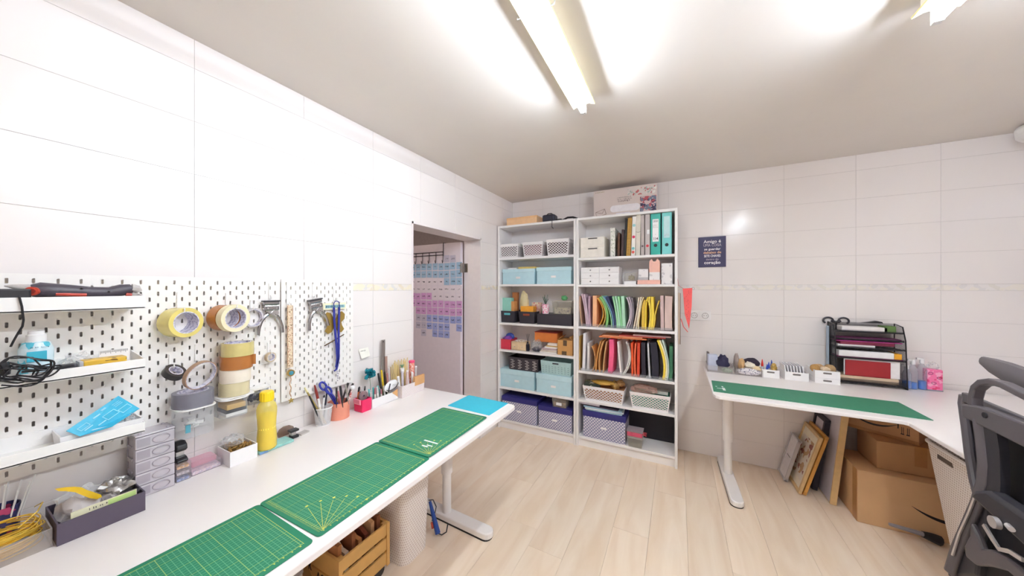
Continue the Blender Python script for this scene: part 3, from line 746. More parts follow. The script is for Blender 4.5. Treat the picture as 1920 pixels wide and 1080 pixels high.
# ---------------------------------------------------------------- pliers, strips and lanyard
def pliers(c, label, ti=0):
    t = thing('eyelet_pliers', label, 'pliers', c, rot=(ti, 0, 0), group='chrome eyelet pliers')
    q = MB(); q.box(-.006, .010, -.030, .030, -.012, .004); q.box(-.006, .012, -.028, .028, -.036, -.014); q.build('jaw_block', CHROME, t, bev=.003)
    MB().box(-.009, .013, -.033, .033, .002, .008).build('jaw_cap', M('dark_steel', (80, 78, 82), .35, .8), t, bev=.001)
    for s in (-1, 1):
        MB().prism([(-.026*s,-.012),(.02*s,-.014),(.03*s,-.05),(.018*s,-.066),(-.004*s,-.052),(-.022*s,-.040)], -.003+.004*s, .003+.004*s, 'YZ').build('jaw_plate', STEEL, t, bev=.001)
        pts = [(0,.012*s,-.052),(0,.024*s,-.062),(0,.036*s,-.082),(0,.044*s,-.108),(0,.047*s,-.138)]
        MB().tube(pts, .006, 8, rr=[.0075,.0075,.0065,.006,.0055]).build('handle', CHROME, t, sm=True)
        a = (.009, .016*s, -.026); MB().cyl(a, (.014, .016*s, -.026), .004, seg=10).build('rivet', STEEL, t)
    q = MB(); q.tube([(.012,.012*math.sin(i*.9)*.6,-.02-.006*i) for i in range(6)], .0012, 5); q.build('spring', CHROME, t)
    return t
hook(.740, 1.42, 1.351, .02, 'wire hook holding the left pair of chrome pliers')
pliers((-1.578, .740, 1.338), 'chrome eyelet pliers hanging next to the tape rolls')
hook(.928, 1.42, 1.356, .02, 'wire hook holding the right pair of chrome pliers')
pliers((-1.578, .930, 1.338), 'tilted chrome eyelet pliers hanging in the middle of the narrow board', .16)
hook(.928, 1.14, 1.10, .03, 'empty wire hook below the right pair of pliers')
hook(.812, 1.42, 1.325, .02, 'wire hook holding the beaded strap')
t = thing('beaded_strap', 'long narrow beaded strap with a turquoise medallion hanging on the board', 'strap', (-1.578, .812, 1.0))
a, b = 1.322, 1.035
MB().prism([(.805,a),(.829,a-.002),(.830,b),(.806,b)], -1.580, -1.577, 'YZ').build('strap', PRINT('bead_weave', (226, 206, 178), [(200, 140, 120), (236, 222, 190), (150, 120, 90)], 150, .6, .5), t, w=True)
q = MB()
for k in range(60):
    z = a-.006-k*(a-b-.01)/60
    for y in (.807, .828): q.ball((-1.576, y, z), .0017, 5, 4)
q.build('edge_beads', M('tan_beads', (196, 150, 110), .4), t, w=True)
MB().cyl((-1.582, .819, 1.010), (-1.570, .819, 1.010), .015, seg=20).build('medallion_mount', M('gold', (206, 172, 100), .3, .8), t, w=True)
MB().ball((-1.571, .819, 1.010), .0105, 14, 8, (.4,1,1)).build('medallion', M('turquoise', (70, 140, 160), .2), t, sm=True, w=True)
q = MB()
for k in range(18): q.ball((-1.578, .819+.003*math.sin(k*.8), .990-k*.0052), .0027, 6, 4)
q.build('bead_chain', M('tan_beads', (196, 150, 110), .4), t, w=True)
q = MB(); pts = []
for k in range(10): r = .014 if k % 2 == 0 else .006; pts.append((.822+r*math.sin(k*PI/5), .882+r*math.cos(k*PI/5)))
q.prism(pts, -1.580, -1.576, 'YZ'); q.build('star_pendant', M('gold', (206, 172, 100), .3, .8), t, w=True)
hook(1.036, 1.40, 1.335, .03, 'wire hook holding the blue lanyard')
t = thing('cutter_strip', 'pale yellow strip with blue lettering hanging behind the lanyard', 'strip', (-1.585, 1.035, 1.29))
MB().box(-1.587, -1.585, .975, 1.098, 1.288, 1.322).build('strip', M('strip_yellow', (240, 234, 200), .5), t, w=True)
MB().box(-1.5849, -1.5846, .986, 1.092, 1.296, 1.312).build('blue_band', M('strip_teal', (150, 190, 196), .5), t, w=True)
scribble((-1.5844, .99, 1.299), (0,1,0), (0,0,1), .098, .011, M('strip_ink', (40, 80, 96), .5), t, 2)
t = thing('butterfly_template', 'gold butterfly shaped template hanging behind the blue lanyard', 'template', (-1.582, 1.03, 1.18))
bf = []
for s in (1, -1):
    w_ = [(.004,.012),(.02,.045),(.04,.052),(.056,.036),(.054,.01),(.036,-.006),(.040,-.022),(.052,-.044),(.036,-.060),(.016,-.052),(.004,-.03)]
    bf += [(1.034+s*y, 1.225+z) for y, z in (w_ if s > 0 else w_[::-1])]
MB().prism(bf, -1.5835, -1.581, 'YZ').build('plate', M('old_gold', (176, 146, 74), .35, .6), t, w=True)
for s, e in ((1, .05), (-1, .055)):
    MB().tube([(-1.58, 1.034, 1.13), (-1.58, 1.034+s*e, 1.13+s*.022)], .003, 6).build('prong', M('bronze', (110, 84, 54), .4, .6), t, w=True)
t = thing('lanyard', 'blue cord lanyard hanging doubled on the narrow pegboard', 'lanyard', (-1.572, 1.036, 1.0))
BLU = M('lanyard_blue', (38, 44, 140), .6)
top = [(-1.570, 1.036+.015*math.cos(k*PI/8), 1.318+.014*math.sin(k*PI/8)) for k in range(9)]
MB().tube([(-1.570,1.049,1.27)]+top+[(-1.570,1.021,1.27)], .0022, 6).build('loop', BLU, t, sm=True, w=True)
for s in (-1, 1):
    MB().ribbon([(-1.570,1.036+s*.014,1.30),(-1.570,1.036+s*.013,1.24),(-1.570,1.038+s*.009,1.17),(-1.570,1.042+s*.006,1.10),(-1.570,1.044+s*.003,1.03),(-1.570,1.04-.004+s*.002,.99)], (0,1,0), .011, .003).build('cord', BLU, t, w=True)
MB().tube([(-1.570,1.042,1.0),(-1.570,1.036,.978),(-1.570,1.024,.972)], .005, 8).build('end_clip', BLU, t, sm=True, w=True)
t = thing('charm', 'little clear bead charm hanging under the lanyard', 'charm', (-1.575, 1.045, .93))
q = MB(); [q.ball((-1.575, 1.045+.002*(k % 2), .965-k*.012), .006-.0006*k, 8, 6) for k in range(5)]; q.build('beads', CLEAR('charm_clear', (225,225,235), .4), t, w=True, sm=True)
# notice stuck on the tiles
t = thing('paper_note', 'small white paper note stuck to the tiles beside the pegboard', 'note', (WX+.003, 1.27, .98))
pts = [atx(672,655,WX+.004), atx(690,651,WX+.004), atx(694,667,WX+.012), atx(678,673,WX+.012)]
q = MB(); q.add(pts+[p-Vector((.0006,0,0)) for p in pts], [(0,1,2,3),(7,6,5,4),(0,1,5,4),(1,2,6,5),(2,3,7,6),(3,0,4,7)]); q.build('sheet', M('note_paper', (244, 242, 232), .7), t, w=True)
u = (pts[1]-pts[0]).normalized(); mid = (pts[0]+pts[1]+pts[2]+pts[3])/4
scribble(pts[0]+(pts[3]-pts[0])*.3+u*.006+Vector((.0012,0,0)), u, (0,-.1,1), .03, .006, M('ink_black', (30, 30, 30), .6), t, 3)
# ================================================================ things on the long worktop
TZ = TH+.0005
def rod(name, p0, p1, r, mat, label, cat, tip=None, r1=None, seg=8, group=None, tl=.15, bm=None):
    """a slim thing (pen, brush, stick); tip gives it a part of its own at the upper end"""
    p0 = Vector(p0); p1 = Vector(p1)
    if not tip: return tag(MB().cyl(p0, p1, r, r1, seg).build(name, mat, sm=True), label, cat, group)
    t = thing(name, label, cat, p0, group=group); m = p0+(p1-p0)*(1-tl)
    MB().cyl(p0, m, r, r, seg).build('barrel', mat, t, sm=True, w=True)
    MB().cyl(m, p1, r*1.08, r1 or r*.8, seg).build('cap', tip, t, sm=True, w=True)
    return t
GOLDW = M('gold_wire', (244, 206, 84), .25, .55, var=.06, vs=80)
# gold wire in an open clear box
t = thing('clear_box', 'shallow clear box holding the coil of gold wire', 'box', (-1.51, .10, TZ))
MB().tray(-1.578, -1.445, .012, .177, TZ, TZ+.048, .0025).build('box', CLEAR('box_clear', (236, 232, 230), .25, .1), t, w=True)
t = thing('wire_coil', 'thick coil of shiny gold wire in a clear box', 'wire', (-1.51, .10, TZ+.004))
r2 = random.Random(11)
for k in range(20):
    pts = []; rr = .054+r2.uniform(-.010, .006); cx = -1.511+r2.uniform(-.004,.004); cy = .108+r2.uniform(-.006,.006); cz = TZ+.010+k*.0028; ti = r2.uniform(-.16,.16); tj = r2.uniform(-.16,.16)
    for i in range(28):
        a = 2*PI*i/28; x = rr*math.cos(a); y = rr*1.12*math.sin(a); pts.append((cx+x, cy+y, max(TZ+.006, cz+x*ti+y*tj)))
    MB().tube(pts, .0016, 5, closed=True).build('loop', GOLDW, t, sm=True, w=True)
MB().tube([(-1.47,.13,TZ+.07),(-1.49,.16,TZ+.088),(-1.53,.172,TZ+.092),(-1.575,.165,TZ+.07)], .0016, 5).build('loose_end', GOLDW, t, sm=True, w=True)
t = thing('patterned_cup', 'dark navy patterned cup of white sticks behind the gold wire', 'cup', (-1.588, .135, TZ))
c = Vector((-1.590, .120, 0))
MB().lathe([(0,TZ),(.024,TZ),(.026,TZ+.095),(.024,TZ+.095),(.022,TZ+.004),(0,TZ+.004)], c, 18).build('cup', PRINT('navy_pink', (44, 44, 84), [(170, 60, 100), (60, 60, 110)], 40, .6, .5), t, sm=True, w=True)
for k in range(9):
    a = k*.7; p = c+Vector((.012*math.cos(a), .012*math.sin(a), TZ+.006)); d = Vector((.012+.010*math.cos(a), .018+.016*math.sin(a), .13+.012*(k % 3)))
    rod('plastic_stick', p, p+d, .0018, M('stick_white', (226, 224, 222), .4), 'thin white stick in the navy patterned cup', 'stick', group='white sticks in the navy cup', seg=6)
# dark tray
PURP = M('tray_dark_mauve', (84, 74, 90), .5, var=.03)
t = thing('dark_tray', 'dark mauve open tray full of bags beside the grey drawers', 'tray', (-1.50, .26, TZ))
MB().tray(-1.580, -1.433, .182, .337, TZ, TZ+.057, .003).build('tray', PURP, t, w=True)
FILM = CLEAR('bag_grey_film', (206, 200, 202), .55, .25)
o = MB().lump((-1.515, .228, TZ+.045), (.042, .040, .038), 2, .45).build('foam_bag', M('foam_grey', (196, 190, 190), .6, bump=.3, bs=60), sm=True); tag(o, 'crumpled light grey foam bag at the left of the dark tray', 'bag')
o = MB().lump((-1.555, .238, TZ+.060), (.022, .046, .028), 9, .4).build('clear_bag', CLEAR('bag_film_bright', (250,250,250), .5, .12)); tag(o, 'shiny clear plastic bag at the back of the dark tray', 'bag')
o = MB().lump((-1.535, .300, TZ+.058), (.034, .036, .030), 13, .5, 18, 12, 4).build('foil_bag', M('foil', (188, 186, 184), .25, .8, var=.3, vs=90, bump=.6, bs=50), sm=True); tag(o, 'crinkled silver foil bag at the back right of the dark tray', 'bag')
tag(MB().lump((-1.50, .275, TZ+.030), (.03, .03, .028), 5, .4).build('film_bag', FILM), 'flat clear bag with grid print in the dark tray', 'bag')
t = thing('scraper', 'yellow plastic scraper lying on the bags in the dark tray', 'scraper', (-1.48, .25, TZ+.075))
A_ = [atx(*p, -1.478) for p in ((103,917),(122,914),(140,913),(153,914),(163,919),(176,923),(190,928),(191,932),(182,936),(168,934),(155,929),(141,923),(124,921),(110,921))]
q = MB(); n = len(A_); q.add(A_+[p-Vector((.003,0,0)) for p in A_], [tuple(range(n)), tuple(range(2*n-1, n-1, -1))]+[(i,(i+1)%n,n+(i+1)%n,n+i) for i in range(n)])
q.build('blade', M('scraper_yellow', (232, 190, 40), .35), t, w=True)
tag(MB().ring(.018, .009, .022, (-1.462, .315, TZ+.048), 'Z', 20).build('ribbon_spool', BLK, sm=True), 'small black spool at the right end of the dark tray', 'spool')
t = thing('booklet', 'pale yellow green booklet standing along the front of the dark tray', 'booklet', (-1.44, .28, TZ+.004))
q = MB(); q.box(-1.448, -1.4435, .205, .322, TZ+.004, TZ+.069); q.build('cover', M('booklet_cream', (226, 222, 190), .6), t, w=True)
MB().box(-1.4436, -1.4432, .268, .320, TZ+.05, TZ+.068).build('green_patch', M('booklet_green', (196, 222, 140), .6), t, w=True)
scribble((-1.4431, .235, TZ+.059), (0,1,0), (0,0,1), .03, .006, M('ink_black', (30,30,30), .6), t, 8)
# grey drawer tower
SMK = M('smoky_plastic', (168, 160, 168), .25, var=.03, coat=.3); SMK2 = M('smoky_plastic_light', (190, 183, 190), .22, var=.03, coat=.3)
t = thing('drawer_tower', 'smoky grey plastic tower of five little drawers', 'drawers', (-1.56, .38, TZ))
ya, yb, xf, xb = .336, .427, -1.524, -1.600; hD = .039
MB().box(xb, xf-.010, ya, yb, TZ, TZ+5*hD+.006).build('body', SMK, t, w=True, bev=.002)
q = MB(); q.box(xb, xf, ya, yb, TZ+5*hD+.001, TZ+5*hD+.007); q.build('top', SMK2, t, w=True, bev=.002)
for x in (-1.585, -1.54):
    for y in (.35, .413): MB().cyl((x,y,TZ+5*hD+.007), (x,y,TZ+5*hD+.011), .004, seg=10).build('stud', SMK2, t, w=True)
for k in range(5):
    z = TZ+k*hD+.001
    d = MB().box(xf-.0095, xf, ya+.001, yb-.001, z, z+hD-.0015).build('drawer', SMK2, t, w=True, bev=.002)
    q = MB(); pts = [(xf+.001, ya+.058+.020*math.cos(a), z+hD*.5+.012*math.sin(a)) for a in [2*PI*i/20 for i in range(20)]]
    q.tube(pts, .0016, 6, closed=True); q.box(xf, xf+.0005, ya+.004, ya+.033, z+.007, z+hD-.007)
    h = q.build('handle', SMK, d, sm=False, w=False); h.location = -Vector(t.location)
    q = MB(); q.box(xb+.01, xf-.02, ya-.003, ya+.0005, z+.003, z+.009); q.box(xb+.01, xb+.016, ya-.003, ya+.0005, z+.003, z+.03); q.build('side_rail', SMK, t, w=True)
# hole punch, clear boxes
for k, (lb, col) in enumerate((('bottom clear box of the little stack, blue bits inside', (150, 170, 214)), ('middle clear box of the little stack, grey bits inside', (206, 198, 200)), ('top clear box of the little stack, orange bits inside', (232, 180, 120)))):
    t = thing('bead_box', lb, 'box', (-1.57, .45, TZ+k*.021), group='clear bead boxes beside the drawer tower')
    z = TZ+k*.021
    MB().box(-1.602, -1.532, .431, .470, z, z+.020).build('case', CLEAR('bead_case', (236, 230, 234), .25, .1), t, w=True, bev=.001)
    MB().box(-1.598, -1.536, .435, .466, z+.0015, z+.009).build('beads', PRINT('beads_%d' % k, col, [(225, 215, 220), tuple(int(c_*.8) for c_ in col)], 160, .55, .4), t, w=True)
t = thing('bead_box', 'long low clear box with pink bits between punch and white tray', 'box', (-1.57, .52, TZ))
MB().box(-1.602, -1.537, .472, .558, TZ, TZ+.026).build('case', CLEAR('bead_case', (236, 230, 234), .25, .1), t, w=True, bev=.001)
MB().box(-1.598, -1.541, .476, .554, TZ+.0015, TZ+.012).build('beads', PRINT('beads_pink', (228, 206, 214), [(200, 190, 210), (236, 226, 228)], 120, .55, .4), t, w=True)
t = thing('plastic_wrap', 'pink tinted clear packet lying on the long clear box', 'packet', (-1.57, .50, TZ+.027))
MB().box(-1.60, -1.545, .474, .545, TZ+.0265, TZ+.046).build('packet', CLEAR('packet_pink', (244, 200, 214), .35, .15), t, w=True, bev=.004)
t = thing('hole_punch', 'black hole punch standing on the stack of clear boxes', 'punch', (-1.56, .45, TZ+.0635))
z = TZ+.0635
MB().prism([(-1.592,z),(-1.535,z),(-1.532,z+.008),(-1.545,z+.016),(-1.592,z+.018)], .434, .463, 'XZ').build('base', BLK, t, w=True, bev=.003)
MB().prism([(-1.592,z+.036),(-1.548,z+.036),(-1.537,z+.044),(-1.541,z+.060),(-1.560,z+.070),(-1.592,z+.064)], .434, .463, 'XZ').build('lever', BLK, t, w=True, bev=.004)
MB().box(-1.590, -1.556, .438, .459, z+.017, z+.037).build('punch_block', STEEL, t, w=True)
# white tray with beads
t = thing('white_tray', 'small white open box with a bag of gold beads on the worktop', 'tray', (-1.54, .606, TZ))
MB().tray(-1.592, -1.487, .563, .650, TZ, TZ+.056, .003).build('tray', WPL, t, w=True)
t = thing('bead_bag', 'clear bag of gold beads in the small white box', 'bag', (-1.54, .606, TZ+.004))
q = MB(); r2 = random.Random(21)
for k in range(150): q.ball((-1.540+r2.uniform(-.040,.044), .606+r2.uniform(-.032,.032), TZ+.042+r2.random()*.02), .0042, 5, 4)
o = q.build('beads', M('gold_beads', (176, 142, 84), .3, .5, var=.2, vs=200), t, w=True); o['kind'] = 'stuff'
MB().box(-1.584, -1.495, .57, .644, TZ+.004, TZ+.045).build('bead_mass', M('gold_beads', (176, 142, 84), .3, .5, var=.2, vs=200), t, w=True)
MB().lump((-1.560, .60, TZ+.068), (.036, .034, .026), 31, .4).build('film', CLEAR('bag_film', (240,240,240), .35, .2), t, w=True)
# teal packet, yellow bottle
t = thing('teal_packet', 'flat teal packet lying under the yellow bottle', 'packet', (-1.57, .73, TZ))
MB().box(-1.560, -1.492, .660, .79, TZ, TZ+.011).build('packet', M('packet_teal', (150, 206, 200), .3, var=.12, vs=60), t, w=True, bev=.003)
MB().box(-1.4918, -1.4912, .660, .69, TZ+.001, TZ+.010).build('blue_seal', M('packet_blue', (120, 160, 210), .3), t, w=True)
t = thing('yellow_bottle', 'translucent yellow drinking bottle with bright yellow cap', 'bottle', (-1.511, .694, TZ+.0115))
YB = CLEAR('bottle_yellow', (250, 234, 120), .62, .2); YC = M('cap_yellow', (250, 216, 40), .35, var=.02)
prof = [(0,0),(.030,0),(.034,.006),(.0335,.05),(.0310,.085),(.0325,.12),(.0345,.145),(.0345,.165),(.030,.182),(.022,.193),(.021,.198),(0,.198)]
MB().lathe(prof, (0,0,0), 28).build('body', YB, t, sm=True, ang=60)
MB().lathe([(0,.004),(.0305,.004),(.031,.085),(.032,.140),(0,.141)], (0,0,0), 24).build('drink', M('juice', (250, 230, 96), .3, var=.03), t, sm=True)
q = MB(); q.lathe([(0,.196),(.0235,.196),(.0235,.232),(.020,.236),(0,.236)], (0,0,0), 16); cap = q.build('cap', YC, t, bev=.002)
q = MB(); [q.box(-.0015,.0015,.0232,.0246,.199,.230, Matrix.Rotation(2*PI*k/14, 4, 'Z')) for k in range(14)]; q.build('ribs', YC, cap)
# clip and leather bits
t = thing('brown_pad', 'translucent brown round pad leaning on the wall behind the clip', 'pad', (-1.60, .80, TZ))
MB().prism([(.775,TZ),(.772,TZ+.02),(.782,TZ+.035),(.80,TZ+.042),(.822,TZ+.040),(.838,TZ+.03),(.842,TZ+.015),(.836,TZ)], -1.600, -1.585, 'YZ').build('pad', CLEAR('pad_brown', (150, 118, 96), .6, .2), t, w=True, bev=.004)
t = thing('binder_clip', 'black and steel clip with small levers on the worktop', 'clip', (-1.54, .81, TZ))
MB().box(-1.553, -1.520, .798, .826, TZ, TZ+.012).build('base', BLK, t, w=True, bev=.003); MB().box(-1.552, -1.530, .80, .818, TZ+.012, TZ+.026).build('post', STEEL, t, w=True)
MB().box(-1.556, -1.526, .794, .830, TZ+.026, TZ+.036).build('jaw', BLK, t, w=True, bev=.003)
tag(MB().prism([(-1.552,.832),(-1.520,.835),(-1.528,.876),(-1.560,.872)], TZ, TZ+.006, 'XY').build('card_sleeve', LGT), 'pale grey little card next to the black clip', 'card')

# ---------------------------------------------------------------- pots of tools
MESH = PERF('cup_wire_mesh', (226, 224, 224), (0,0,0), .0042, .55, .4, see=True)
t = thing('mesh_cup', 'white wire mesh cup of pens on the worktop', 'cup', (-1.556, .957, TZ))
MB().lathe([(0,.0),(.032,.0),(.041,.086)], (0,0,0), 28).build('mesh', MESH, t, sm=True, ang=60)
MB().ring(.0425, .0400, .005, (0,0,.086), seg=28).build('rim', WPL, t, sm=True); MB().ring(.033, .0305, .005, (0,0,.0025), seg=28).build('base_ring', WPL, t, sm=True)
c = Vector((-1.556, .957, TZ+.003))
def lean(name, base, px, py, x, r, mat, label, cat='pen', **k): return rod(name, c+Vector(base), atx(px, py, x), r, mat, label, cat, **k)
lean('pencil', (.012,.008,0), 571, 727, -1.565, .0042, M('olive_gold', (168, 148, 84), .35), 'olive gold brush handle leaning far left in the mesh cup', 'brush', tip=M('pale_tip', (226, 214, 160), .5), tl=.12)
lean('pencil', (.020,-.016,0), 580, 742, -1.56, .004, BLK, 'black pencil leaning left in the mesh cup', 'pencil')
lean('marker', (.010,-.010,0), 597, 748, -1.545, .006, M('cream_marker', (236, 228, 210), .4), 'thick cream marker in the mesh cup', 'marker', tip=WPL, tl=.3)
lean('seam_ripper', (-.004,.004,0), 590, 722, -1.585, .0062, M('wine_red', (136, 44, 36), .3), 'wine red tool handle standing in the mesh cup', 'tool', tip=M('wine_red', (136, 44, 36), .3), r1=.003, tl=.18)
lean('pen', (-.006,-.006,0), 608, 741, -1.565, .0042, WPL, 'white pen with black top in the mesh cup', 'pen', tip=BLK, tl=.08)
lean('pen', (-.010,.006,0), 613, 736, -1.575, .0038, M('dark_navy', (36, 38, 56), .4), 'dark pen upright at the back of the mesh cup', 'pen')
t = thing('salmon_pot', 'salmon pink fabric pot full of tools on the worktop', 'pot', (-1.568, 1.047, TZ))
SAL = M('salmon', (226, 146, 122), .6, var=.03)
MB().lathe([(0,0),(.050,0),(.051,.084),(.048,.084),(.047,.004),(0,.004)], (0,0,0), 30).build('pot', SAL, t, sm=True)
t = thing('scissors', 'scissors with royal blue handles in the salmon pot', 'scissors', (-1.575, 1.03, TZ+.006))
SB = M('scissor_blue', (52, 62, 168), .3)
for s, (px, py, rx, rz_) in ((0, (606, 724, .013, .024)), (1, (616, 732, .011, .023))):
    cc = atx(px, py, -1.578+.008*s); d = Vector((0, .55, -.83)).normalized(); nn = Vector((0, .83, .55))
    pts = [cc+nn*rx*math.cos(a)+d*rz_*math.sin(a) for a in [2*PI*i/16 for i in range(16)]]
    MB().tube(pts, .0052, 8, closed=True).build('handle', SB, t, sm=True, w=True)
    MB().tube([cc+d*rz_, cc+d*(rz_+.03), Vector((-1.572, 1.045+.004*s, TZ+.05))], .0055, 8).build('shank', SB, t, sm=True, w=True)
MB().cyl((-1.572, 1.045, TZ+.06), (-1.570, 1.05, TZ+.006), .004, .002, 6).build('blade', STEEL, t, w=True)
def clipper(px, y0, y1, mat, label, r=.0045):
    a = atx(px[0], y0, -1.513); b = atx(px[1], y1, -1.511); q = MB(); q.tube([a, a+(b-a)*.35, b], r, 8, rr=[r, r*1.05, r*.3])
    tag(q.build('tweezers', mat, sm=True), label, 'tweezers')
clipper((631, 631), 727, 765, BLK, 'left black tweezers clipped on the rim of the salmon pot')
clipper((638, 643), 724, 764, BLK, 'right black tweezers clipped on the rim of the salmon pot', .0055)
clipper((648, 654), 722, 758, M('grey_tool', (150, 146, 138), .4), 'grey tweezers clipped on the rim of the salmon pot')
for k, (px, py, x, col, lb) in enumerate(((653,718,-1.58,(46,40,40),'dark brown brush head in the salmon pot'), (662,719,-1.585,(58,50,48),'dark comb handle at the back of the salmon pot'), (633,733,-1.59,(196,110,110),'pink rod at the back of the salmon pot'))):
    b = Vector((-1.568+.01*k, 1.035+.012*k, TZ+.006)); rod('tool_handle', b, atx(px, py, x), .005, M('handle_%d' % k, col, .5), lb, 'tool', tip=M('handle_%d' % k, col, .5), r1=.006, tl=.2)
t = thing('round_brush', 'white ball headed brush with striped shaft in the salmon pot', 'brush', (-1.55, 1.075, TZ+.006))
p = atx(661, 727, -1.535); MB().ball(p, .0125, 14, 10).build('head', WPL, t, sm=True, w=True)
MB().cyl((-1.555, 1.07, TZ+.01), p, .005, seg=8).build('shaft', PRINT('striped', (236, 226, 224), [(190, 90, 90)], 120, .5), t, w=True)
# pink square cup
t = thing('pink_cup', 'hot pink square cup between the salmon pot and the white box', 'cup', (-1.54, 1.168, TZ))
HP = M('hot_pink', (226, 36, 96), .35, var=.03)
MB().tray(-1.573, -1.508, 1.140, 1.197, TZ, TZ+.068, .003, .002).build('cup', HP, t, w=True, bev=.002)
MB().prism([(1.130,TZ+.070),(1.130,TZ+.05),(1.1375,TZ+.04),(1.1375,TZ+.07)], -1.566, -1.516, 'YZ').build('lip', M('pale_pink', (240, 150, 170), .4), t, w=True)
t = thing('tape_disc', 'mauve grey disc standing in the hot pink cup', 'disc', (-1.54, 1.168, TZ+.006)); p = atx(681, 742, -1.540)
MB().ring(.026, .006, .010, p, 'X', 24).build('disc', M('mauve_grey', (136, 112, 116), .5), t, w=True, sm=True)
r2 = random.Random(5)
PAL = [(214, 120, 70), (60, 52, 52), (196, 90, 60), (120, 90, 160), (220, 200, 190), (80, 120, 130), (180, 60, 70), (210, 160, 60)]
NM = ['orange', 'black', 'rust', 'violet', 'cream', 'slate blue', 'crimson', 'ochre']
for k in range(8):
    b = Vector((-1.565+.006*(k % 4), 1.150+.005*k, TZ+.006)); e = b+Vector((r2.uniform(-.012,.006), r2.uniform(-.008,.02), .105+r2.uniform(-.012,.018)))
    rod('craft_pen', b, e, .0042, M('pen_%s' % NM[k], PAL[k], .4), '%s craft pen standing at the back of the hot pink cup' % NM[k], 'pen', tip=M('pen_tip', (200, 190, 186), .4) if k % 2 else BLK, tl=.2, group='craft pens in the hot pink cup')
# white low box of markers
t = thing('white_box', 'long low white box of markers with a kraft end', 'box', (-1.55, 1.30, TZ))
MB().tray(-1.600, -1.512, 1.206, 1.388, TZ, TZ+.050, .003).build('box', WPL, t, w=True)
MB().prism([(-1.5117,1.305),(-1.5117,1.388),(-1.5117,1.388)], TZ, TZ+.001, 'XY').build('seam', WPL, t, w=True)
q = MB(); q.add([(-1.5113,1.345,TZ+.048),(-1.5113,1.388,TZ+.062),(-1.5113,1.388,TZ+.012),(-1.512,1.345,TZ+.048),(-1.512,1.388,TZ+.062),(-1.512,1.388,TZ+.012)], [(0,1,2),(5,4,3),(0,1,4,3),(1,2,5,4),(2,0,3,5)]); q.build('kraft_end', M('kraft', (214, 164, 112), .7), t, w=True)
MK = [((238,236,232),'white'), ((206,198,196),'pale grey'), ((110,200,200),'teal'), ((236,224,214),'ivory'), ((180,110,120),'rose'), ((90,190,190),'turquoise')]
for k in range(17):
    col, nm = MK[(k*5) % 6]; y = 1.216+.0082*k; b = Vector((-1.532-.014*(k % 3), y, TZ+.004)); e = b+Vector((-.004, r2.uniform(-.01,.006), .088+r2.uniform(-.012,.012)))
    rod('marker', b, e, .0055, M('marker_%s' % nm, col, .4), '%s marker standing in the low white box, %s from the pink cup' % (nm, ORD[k]), 'marker', tip=M('marker_%s' % MK[(k+1) % 6][1], MK[(k+1) % 6][0], .4), tl=.35, group='markers in the low white box')
t = thing('gift_bow', 'shiny teal ribbon gift bow above the low white box', 'bow', atx(692, 701, -1.565))
TB = M('bow_teal', (40, 150, 168), .2, .4)
for k in range(18):
    a = k*2.399; el = .2+.9*((k*.37) % 1); d = Vector((math.cos(a)*math.cos(el)*.6+.2, math.sin(a)*math.cos(el), math.sin(el)*(1 if k % 3 else -1))).normalized()
    sdir = d.orthogonal().normalized(); pts = [d*.004, d*.024+sdir*.011, d*.036, d*.024-sdir*.011, d*.004]
    MB().ribbon(pts, d.cross(sdir), .016, .0008).build('loop', TB, t)
MB().tube([(0,0,0), (.004,.006,-.06), (.0,.01,-.095)], .0015, 5).build('stem', M('wire_green', (90, 120, 100), .5), t)
t = thing('sleep_mask', 'white oval visor with black strap lying on the low white box', 'visor', (-1.53, 1.35, TZ+.055))
p = atx(733, 723, -1.515); T = Matrix.Translation(p) @ Matrix.Rotation(.25, 4, 'X')
MB().ball((0,0,0), 1, 18, 10, (.012,.050,.030), T).build('shell', WPL, t, sm=True, w=True)
q = MB(); q.tube([T @ Vector((.014, .045*math.cos(a), .002+.022*math.sin(a))) for a in [PI*(1.06+.9*i/12) for i in range(13)]], .0022, 6); q.tube([T @ Vector((.014,-.037,-.022)), T @ Vector((.0135,-.012,.022))], .003, 6)
q.build('strap', BLK, t, sm=True, w=True)
for k in range(3): MB().cbox((.0125,.004+.012*k,.004), (.001,.003,.014), T @ Matrix.Rotation(-.5, 4, 'X')).build('slot', M('slot_grey', (180,176,176), .6), t, w=True)
# steel rulers and sticks behind
for k, (px, tp, wd, mt, lb) in enumerate(((718.5, 637, .028, STEEL, 'tall steel ruler standing against the tiles'), (724, 668, .018, M('ruler_brown', (160, 130, 120), .5), 'shorter brown ruler beside the steel ruler'))):
    p = atx(px, tp, -1.598+.006*k); t = thing('ruler', lb, 'ruler', (p.x, p.y, TZ+.004))
    MB().box(p.x-.001, p.x+.001, p.y-wd/2, p.y+wd/2, TZ+.004, p.z).build('blade', mt, t, w=True)
    q = MB(); [q.box(p.x+.001, p.x+.0012, p.y-wd/2, p.y-wd/2+(.006 if i % 5 == 0 else .003), TZ+.02+i*.006, TZ+.0206+i*.006) for i in range(int((p.z-TZ-.03)/.006))]; q.build('tick_print', M('ink_black', (30,30,30), .6), t, w=True)
    if k == 0: MB().cyl((p.x+.001, p.y, p.z-.012), (p.x+.0014, p.y, p.z-.012), .004, seg=12).build('hang_hole', M('dark_steel', (80,78,82), .35, .8), t, w=True)
